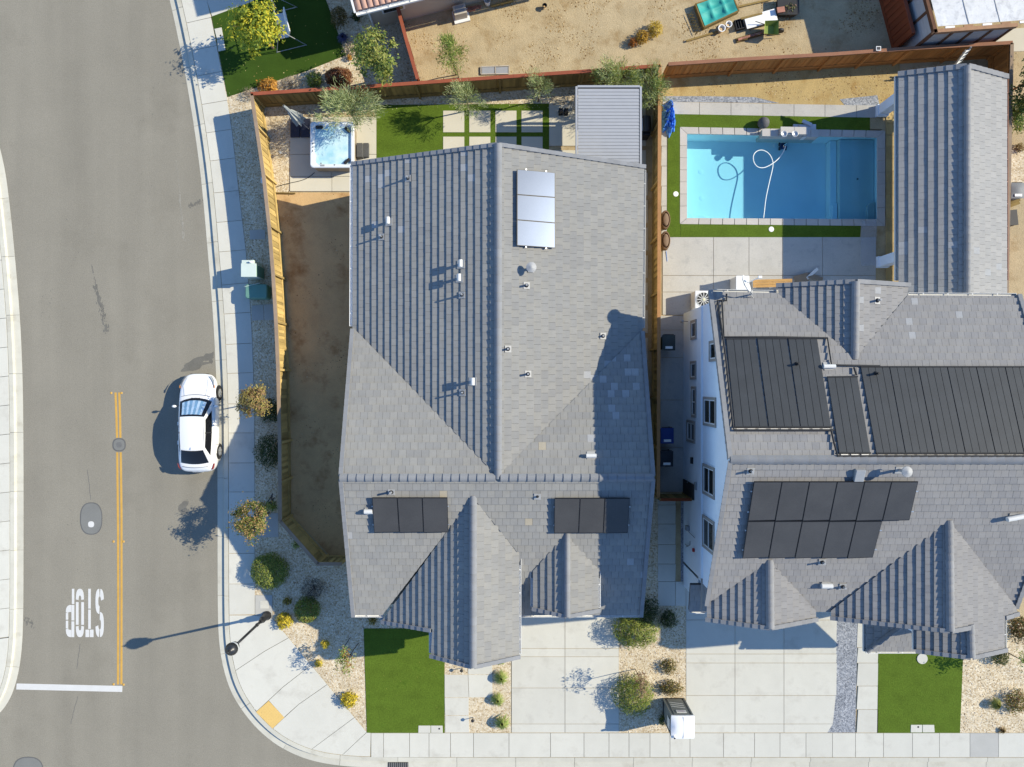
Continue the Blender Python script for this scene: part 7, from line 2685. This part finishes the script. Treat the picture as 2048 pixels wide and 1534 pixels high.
for x, y, wd in ((1441, 61, 'larger white pot'), (1455, 53, 'smaller white pot')):
    o = thing('plant_pot', wd + ' below the teal covered box', 'pot', G(x, y))
    r = .17 if x == 1441 else .15
    mb = MB(); mb.lathe(G(x, y), [(r * .7, 0), (r, .24), (r * 1.08, .26), (r * .85, .26), (r * .6, .05)], 16); mb.build('pot', m_whitep, o)
    mb = MB(); mb.lathe(G(x, y, .17), [(r * .8, 0), (r * .1, .03)], 12); mb.build('soil', m_dirt2, o)
for a, b, wd in (((1372, 83), (1450, 60), 'long grey plank under the white pots'), ((1470, 16), (1540, 0), 'grey plank beside the teal box at the top'), ((1478, 44), (1520, 33), 'pole lying on the white door panel')):
    mb = MB(); mb.bar(G(*a) + Vector((0, 0, .05 if 'pole' not in wd else .32)), G(*b) + Vector((0, 0, .05 if 'pole' not in wd else .32)), .09, .05); tag(mb.build('plank', m_wood_d), wd, 'plank')
ct = thing('crate', 'black plastic crate left of the white door panel', 'crate', G(1477, 52))
c = G(1477, 52); rz = .25
for i in range(4):
    mb = MB(); mb.box(c + Matrix.Rotation(rz, 3, 'Z') @ Vector((-.18 + i * .12, 0, .10)), (.03, .42, .2), rz); mb.build('rib', m_blackp, ct)
for s in (-1, 1):
    mb = MB(); mb.box(c + Matrix.Rotation(rz, 3, 'Z') @ Vector((0, s * .22, .11)), (.46, .03, .22), rz); mb.build('side', m_blackp, ct)
dp = thing('door_panel', 'white door panel lying across low trestles in the sandy yard', 'panel', G(1518, 43))
c = G(1518, 43)
mb = MB(); mb.box(c + Vector((0, 0, .26)), (1.55, .60, .05), .27); mb.build('sheet', m_whitep, dp, bevel=.01)
for s in (-.5, .5):
    mb = MB(); mb.box(c + Matrix.Rotation(.27, 3, 'Z') @ Vector((s, 0, .11)), (.08, .5, .24), .27); mb.build('trestle', m_wood_d, dp)
wb = thing('wheelbarrow', 'green wheelbarrow next to the white door panel', 'wheelbarrow', G(1535, 64))
c = G(1535, 65)
m_grn = mat('green_tray', (.20, .26, .06), .6, .08, 3, 0)
lo4 = [c + Vector(p) for p in ((-.22, -.20, .25), (.20, -.24, .25), (.24, .20, .25), (-.18, .20, .25))]
hi4 = [c + Vector(p) for p in ((-.34, -.30, .52), (.34, -.36, .55), (.36, .34, .55), (-.30, .32, .52))]
mb = MB()
for i in range(4):
    j = (i + 1) % 4
    mb.face([lo4[i], lo4[j], hi4[j], hi4[i]]); mb.face([hi4[i], hi4[j], lo4[j], lo4[i]])
mb.face(lo4); mb.build('tray', m_grn, wb)
for s in (-1, 1):
    mb = MB(); mb.tube([c + Vector((.55, s * .2, .22)), c + Vector((-.1, s * .24, .24)), c + Vector((-.75, s * .3, .5))], .018, 6); mb.build('handle', m_blackp, wb)
mb = MB(); mb.tube([c + Vector((.55, -.05, .18)), c + Vector((.55, .05, .18))], .18, 16); mb.build('wheel', m_blackp, wb)
bk2 = thing('brick_row', 'plank with a row of red bricks below the wheelbarrow', 'bricks', G(1498, 74))
mb = MB(); mb.bar(G(1472, 82) + Vector((0, 0, .03)), G(1524, 66) + Vector((0, 0, .03)), .22, .05); mb.build('plank', m_wood_d, bk2)
for i in range(6):
    inst('brick', bme, bk2, G(1479 + i * 8, 80 - i * 2.5) + Vector((0, 0, .09)), Matrix.Rotation(.3 + random.uniform(-.2, .2), 3, 'Z'))
pb2 = thing('planter_tub', 'large black planter tub at the edge of the shadow', 'planter', G(1572, 20))
mb = MB(); q = rsq(G(1571, 18).x, G(1571, 18).y, .46, .40, .1, 0); q2 = rsq(G(1571, 18).x, G(1571, 18).y, .52, .46, .1, .38); mb.hexa(q, q2); mb.build('tub', m_blackp, pb2)
mb = MB(); mb.box(G(1555, 29) + Vector((0, 0, .45)), (.36, .26, .07), .15); mb.build('brick_slab', m_brick, pb2)

# ================================================================== WHITE HOUSE BACK PATIO
ac = thing('air_conditioner', 'white outdoor air conditioner with round fan by the white house', 'air conditioner', G(1398, 604))
c = G(1398, 603)
mb = MB(); mb.box(c + Vector((0, 0, .45)), (.84, .84, .86)); mb.build('case', m_whitep, ac, bevel=.04)
mb = MB(); mb.lathe(c + Vector((0, 0, .885)), [(.34, -.01), (.36, .012), (.33, .02), (.32, -.005)], 28); mb.build('fan_ring', m_gutter, ac)
mb = MB(); mb.lathe(c + Vector((0, 0, .878)), [(.32, 0), (.32, .006)], 28); mb.build('fan_well', m_blackp, ac)
for k in range(12):
    a = 2 * math.pi * k / 12
    mb = MB(); mb.bar(c + Vector((math.cos(a) * .06, math.sin(a) * .06, .90)), c + Vector((math.cos(a) * .33, math.sin(a) * .33, .90)), .03, .01); mb.build('blade', m_gutter, ac)
mb = MB(); mb.lathe(c + Vector((0, 0, .895)), [(.07, 0), (.06, .03), (.01, .035)], 14); mb.build('hub', mat('hub_cream', (.6, .58, .4), .5, 0, 2, 0), ac)
boxthing('cooler_cabinet', 'white upright cabinet standing on the pool deck', 'cabinet', 1472, 571, (.58, .62, 1.0), m_whitep, 0, .02, extra=[('lid', (0, 0, 1.05), (.62, .66, .05), m_whitep), ('door', (-.295, 0, .52), (.02, .56, .9), m_gutter)])
bn = thing('bench', 'long orange timber bench behind the white house', 'bench', G(1537, 569))
a, b = G(1500, 570), G(1577, 568)
for i in range(3):
    mb = MB(); off = Vector((0, -.13 + i * .13, .46)); mb.bar(a + off, b + off, .12, .04); mb.build('slat', mat('orange_timber_%d' % i, (.42, .24, .08), .7, .1, 3, .08, 30), bn)
for t in (.08, .5, .92):
    mb = MB(); mb.box(a.lerp(b, t) + Vector((0, 0, .22)), (.08, .36, .43)); mb.build('leg', m_whitep, bn)
cb = thing('cardboard_sheets', 'bent cardboard and foam sheets piled on the shaded deck', 'cardboard', G(1615, 556))
m_cdb = mat('cardboard', (.30, .22, .15), .9, .1, 3, .05)
for (cx2, cy2), s, rx, rz, m in (((1600, 558), (.7, .42, .02), .25, .3, m_cdb), ((1628, 556), (.75, .30, .02), -.4, -.35, m_cdb), ((1622, 548), (.70, .16, .03), .5, .75, m_whitep)):
    mb = MB(); mb.box(G(cx2, cy2) + Vector((0, 0, .16)), s, M=Matrix.Rotation(rz, 3, 'Z') @ Matrix.Rotation(rx, 3, 'X')); mb.build('sheet', m, cb)

# bins in the passage
def bin_(label, px, py, m, rz=0):
    root = thing('wheelie_bin', label, 'bin', G(px, py))
    c = G(px, py)
    lo4 = [c + Vector(p) for p in ((-.24, -.26, .03), (.24, -.26, .03), (.24, .26, .03), (-.24, .26, .03))]
    hi4 = [c + Vector(p) for p in ((-.29, -.33, .96), (.29, -.33, .96), (.29, .34, .96), (-.29, .34, .96))]
    mb = MB(); mb.hexa(lo4, hi4); mb.build('body', m, root)
    mb = MB()
    def lidf(u, v):
        return c + Vector((-.31 + .62 * u, -.36 + .74 * v, .975 + .06 * math.sin(math.pi * u) * math.sin(math.pi * v)))
    mb.grid(lidf, 6, 6); mb.build('lid', m, root, smooth=True)
    mb = MB(); mb.tube([c + Vector((-.25, .40, .93)), c + Vector((.25, .40, .93))], .02, 6); mb.build('handle', m_blackp, root)
    mb = MB(); mb.box(c + Vector((0, -.22, 1.03)), (.34, .12, .008)); mb.build('label', m_whitep, root)
    for s in (-1, 1):
        mb = MB(); mb.tube([c + Vector((s * .25, .30, .1)), c + Vector((s * .30, .30, .1))], .1, 12); mb.build('wheel', m_blackp, root)
bin_('dark grey green wheeled bin at the top of the passage', 1329, 688, mat('bin_dark', (.045, .06, .06), .6, .05, 3, 0))
bin_('blue wheeled bin in the shaded passage', 1326, 869, mat('bin_blue', (.02, .05, .22), .6, .05, 3, 0))
bin_('black wheeled bin just below the blue one', 1325, 914, mat('bin_black', (.025, .03, .04), .6, .05, 3, 0))
bin_('grey bin standing beyond the right hand fence', 2008, 392, mat('bin_pale', (.16, .17, .18), .6, .05, 3, 0))
boxthing('storage_box', 'dark storage box stacked beyond the right hand fence', 'box', 2010, 440, (.5, .7, .5), m_blackp, .1, extra=[('lid', (0, 0, .52), (.54, .74, .05), m_blackp)])
boxthing('timber_stack', 'short stack of timber offcuts at the right edge', 'timber', 2016, 410, (.9, .3, .22), m_wood_d, .35, extra=[('offcut', (.05, .05, .27), (.8, .12, .08), m_wood_d)])

# portable toilet
pt = thing('portable_toilet', 'grey portable toilet with white roof at the sidewalk edge', 'portable toilet', G(1347, 1416))
a, b = G(1325.5, 1436), G(1368, 1395.5)
cx2, cy2, hx2, hy2 = (a.x + b.x) / 2, (a.y + b.y) / 2, (b.x - a.x) / 2, (b.y - a.y) / 2
m_pt = mat('toilet_grey', (.17, .185, .18), .6, .06, 3, .02)
mb = MB(); mb.box((cx2, cy2, 1.0), (2 * hx2 - .06, 2 * hy2 - .06, 1.92)); mb.build('cabin', m_pt, pt, bevel=.03)
mb = MB(); mb.box((cx2, cy2, .07), (2 * hx2, 2 * hy2, .14)); mb.build('base', m_blackp, pt, bevel=.02)
for sx2 in (-1, 1):
    for sy2 in (-1, 1):
        mb = MB(); mb.box((cx2 + sx2 * (hx2 - .03), cy2 + sy2 * (hy2 - .03), 1.03), (.07, .07, 1.86)); mb.build('corner_post', m_pt, pt)
mb = MB(); mb.box((cx2, cy2 + hy2 - .02, 1.0), (.72, .03, 1.75)); dr = mb.build('back_panel', m_pt, pt, bevel=.01)
for i in range(3):
    mb = MB(); mb.bar(Vector((cx2 - .3, cy2 + hy2, .5 + i * .22)), Vector((cx2 + .3, cy2 + hy2, .68 + i * .22)), .012, .02); mb.build('rib', m_gutter, dr)
mb = MB(); mb.box((cx2 + .04, cy2 + hy2 + .006, 1.52), (.46, .02, .26)); lb = mb.build('sign', m_gutter, pt)
for i in range(2):
    mb = MB(); mb.box((cx2 + .04, cy2 + hy2 + .018, 1.53 - i * .07), (.34 - .08 * i, .004, .022)); mb.build('print_line', mat('print_%d' % i, (.30, .22, .32), .8, 0, 2, 0), lb)
mb = MB(); mb.box((cx2 - hx2 - .005, cy2 - .1, 1.35), (.012, .5, .5)); mb.build('vent_panel', m_gutter, pt)
def rfz(u, v):
    s, w = 2 * u - 1, 2 * v - 1
    e = max(abs(s), abs(w))
    z = 2.0 + .075 * (1 - abs(s) ** 3) * (1 - .5 * abs(w) ** 3)
    if abs(s) > .62 and abs(w) < .62:
        z -= .045 * (1 - abs(w) / .62) * (abs(s) - .62) / .38
    return Vector((cx2 + s * (hx2 + .03) * (1 - .04 * w * w), cy2 + w * (hy2 + .03), z))
mb = MB(); mb.grid(rfz, 18, 18)
n_ = 18
rim = [rfz(i / n_, 0) for i in range(n_)] + [rfz(1, i / n_) for i in range(n_)] + [rfz(1 - i / n_, 1) for i in range(n_)] + [rfz(0, 1 - i / n_) for i in range(n_)]
for i in range(len(rim)):
    p, q = rim[i], rim[(i + 1) % len(rim)]
    mb.face([Vector((p.x, p.y, 1.93)), Vector((q.x, q.y, 1.93)), q, p])
mb.build('roof', mat('toilet_roof_white', (.74, .75, .77), .5, .03, 3, 0), pt, smooth=False)
mb = MB(); mb.tube([(cx2 - hx2 + .10, cy2 - hy2 + .06, 1.9), (cx2 - hx2 + .10, cy2 - hy2 + .06, 2.2)], .055, 12); mb.build('vent_stack', m_whitep, pt)
mb = MB(); mb.tube([(cx2 - hx2 + .10, cy2 - hy2 + .06, 2.195), (cx2 - hx2 + .10, cy2 - hy2 + .06, 2.205)], .042, 12); mb.build('vent_mouth', m_blackp, pt)
mb = MB(); mb.bar(Vector((cx2 + .02, cy2 - hy2, 2.07)), Vector((cx2 + .02, cy2 + hy2, 2.07)), .02, .012); mb.build('roof_rib', m_gutter, pt)

# path lights, tree guard, sprinkler bits
for px_, py_, wd in ((924, 1336, 'below the front gable'), (946, 1435, 'beside the lower path slab')):
    o = thing('garden_light', 'small black path light ' + wd, 'garden light', G(px_, py_))
    c = G(px_, py_)
    mb = MB(); mb.tube([c, c + Vector((0, 0, .36))], .018, 8); mb.build('stake', m_blackp, o)
    mb = MB(); mb.lathe(c + Vector((0, 0, .34)), [(.02, 0), (.085, .015), (.07, .05), (.02, .08)], 12); mb.build('shade', m_blackp, o)
tg = thing('tree_stake', 'black steel tree stake frame leaning beside the lower street tree', 'stake', G(545, 1000))
for a, b in (((531, 1013), (552, 985)), ((538, 1012), (555, 992)), ((546, 988), (550, 1002))):
    mb = MB(); mb.bar(G(*a) + Vector((0, 0, .15)), G(*b) + Vector((0, 0, .5)), .05, .04); mb.build('bar', m_blackp, tg)
sk = thing('tree_stake', 'thin wire staked post behind the rose tree', 'stake', G(697, 1279))
c = G(699, 1277)
mb = MB(); mb.tube([c, c + Vector((0, 0, 1.2))], .02, 6); mb.build('post', m_blackp, sk)
for dx, dy in ((-.75, .55), (.8, .55), (.55, -.5)):
    mb = MB(); mb.tube([c + Vector((0, 0, 1.0)), c + Vector((dx, dy, 0))], .006, 5); mb.build('wire', m_grey_m, sk)
for a, b in (((1272, 1345), (1286, 1341)), ):
    pass
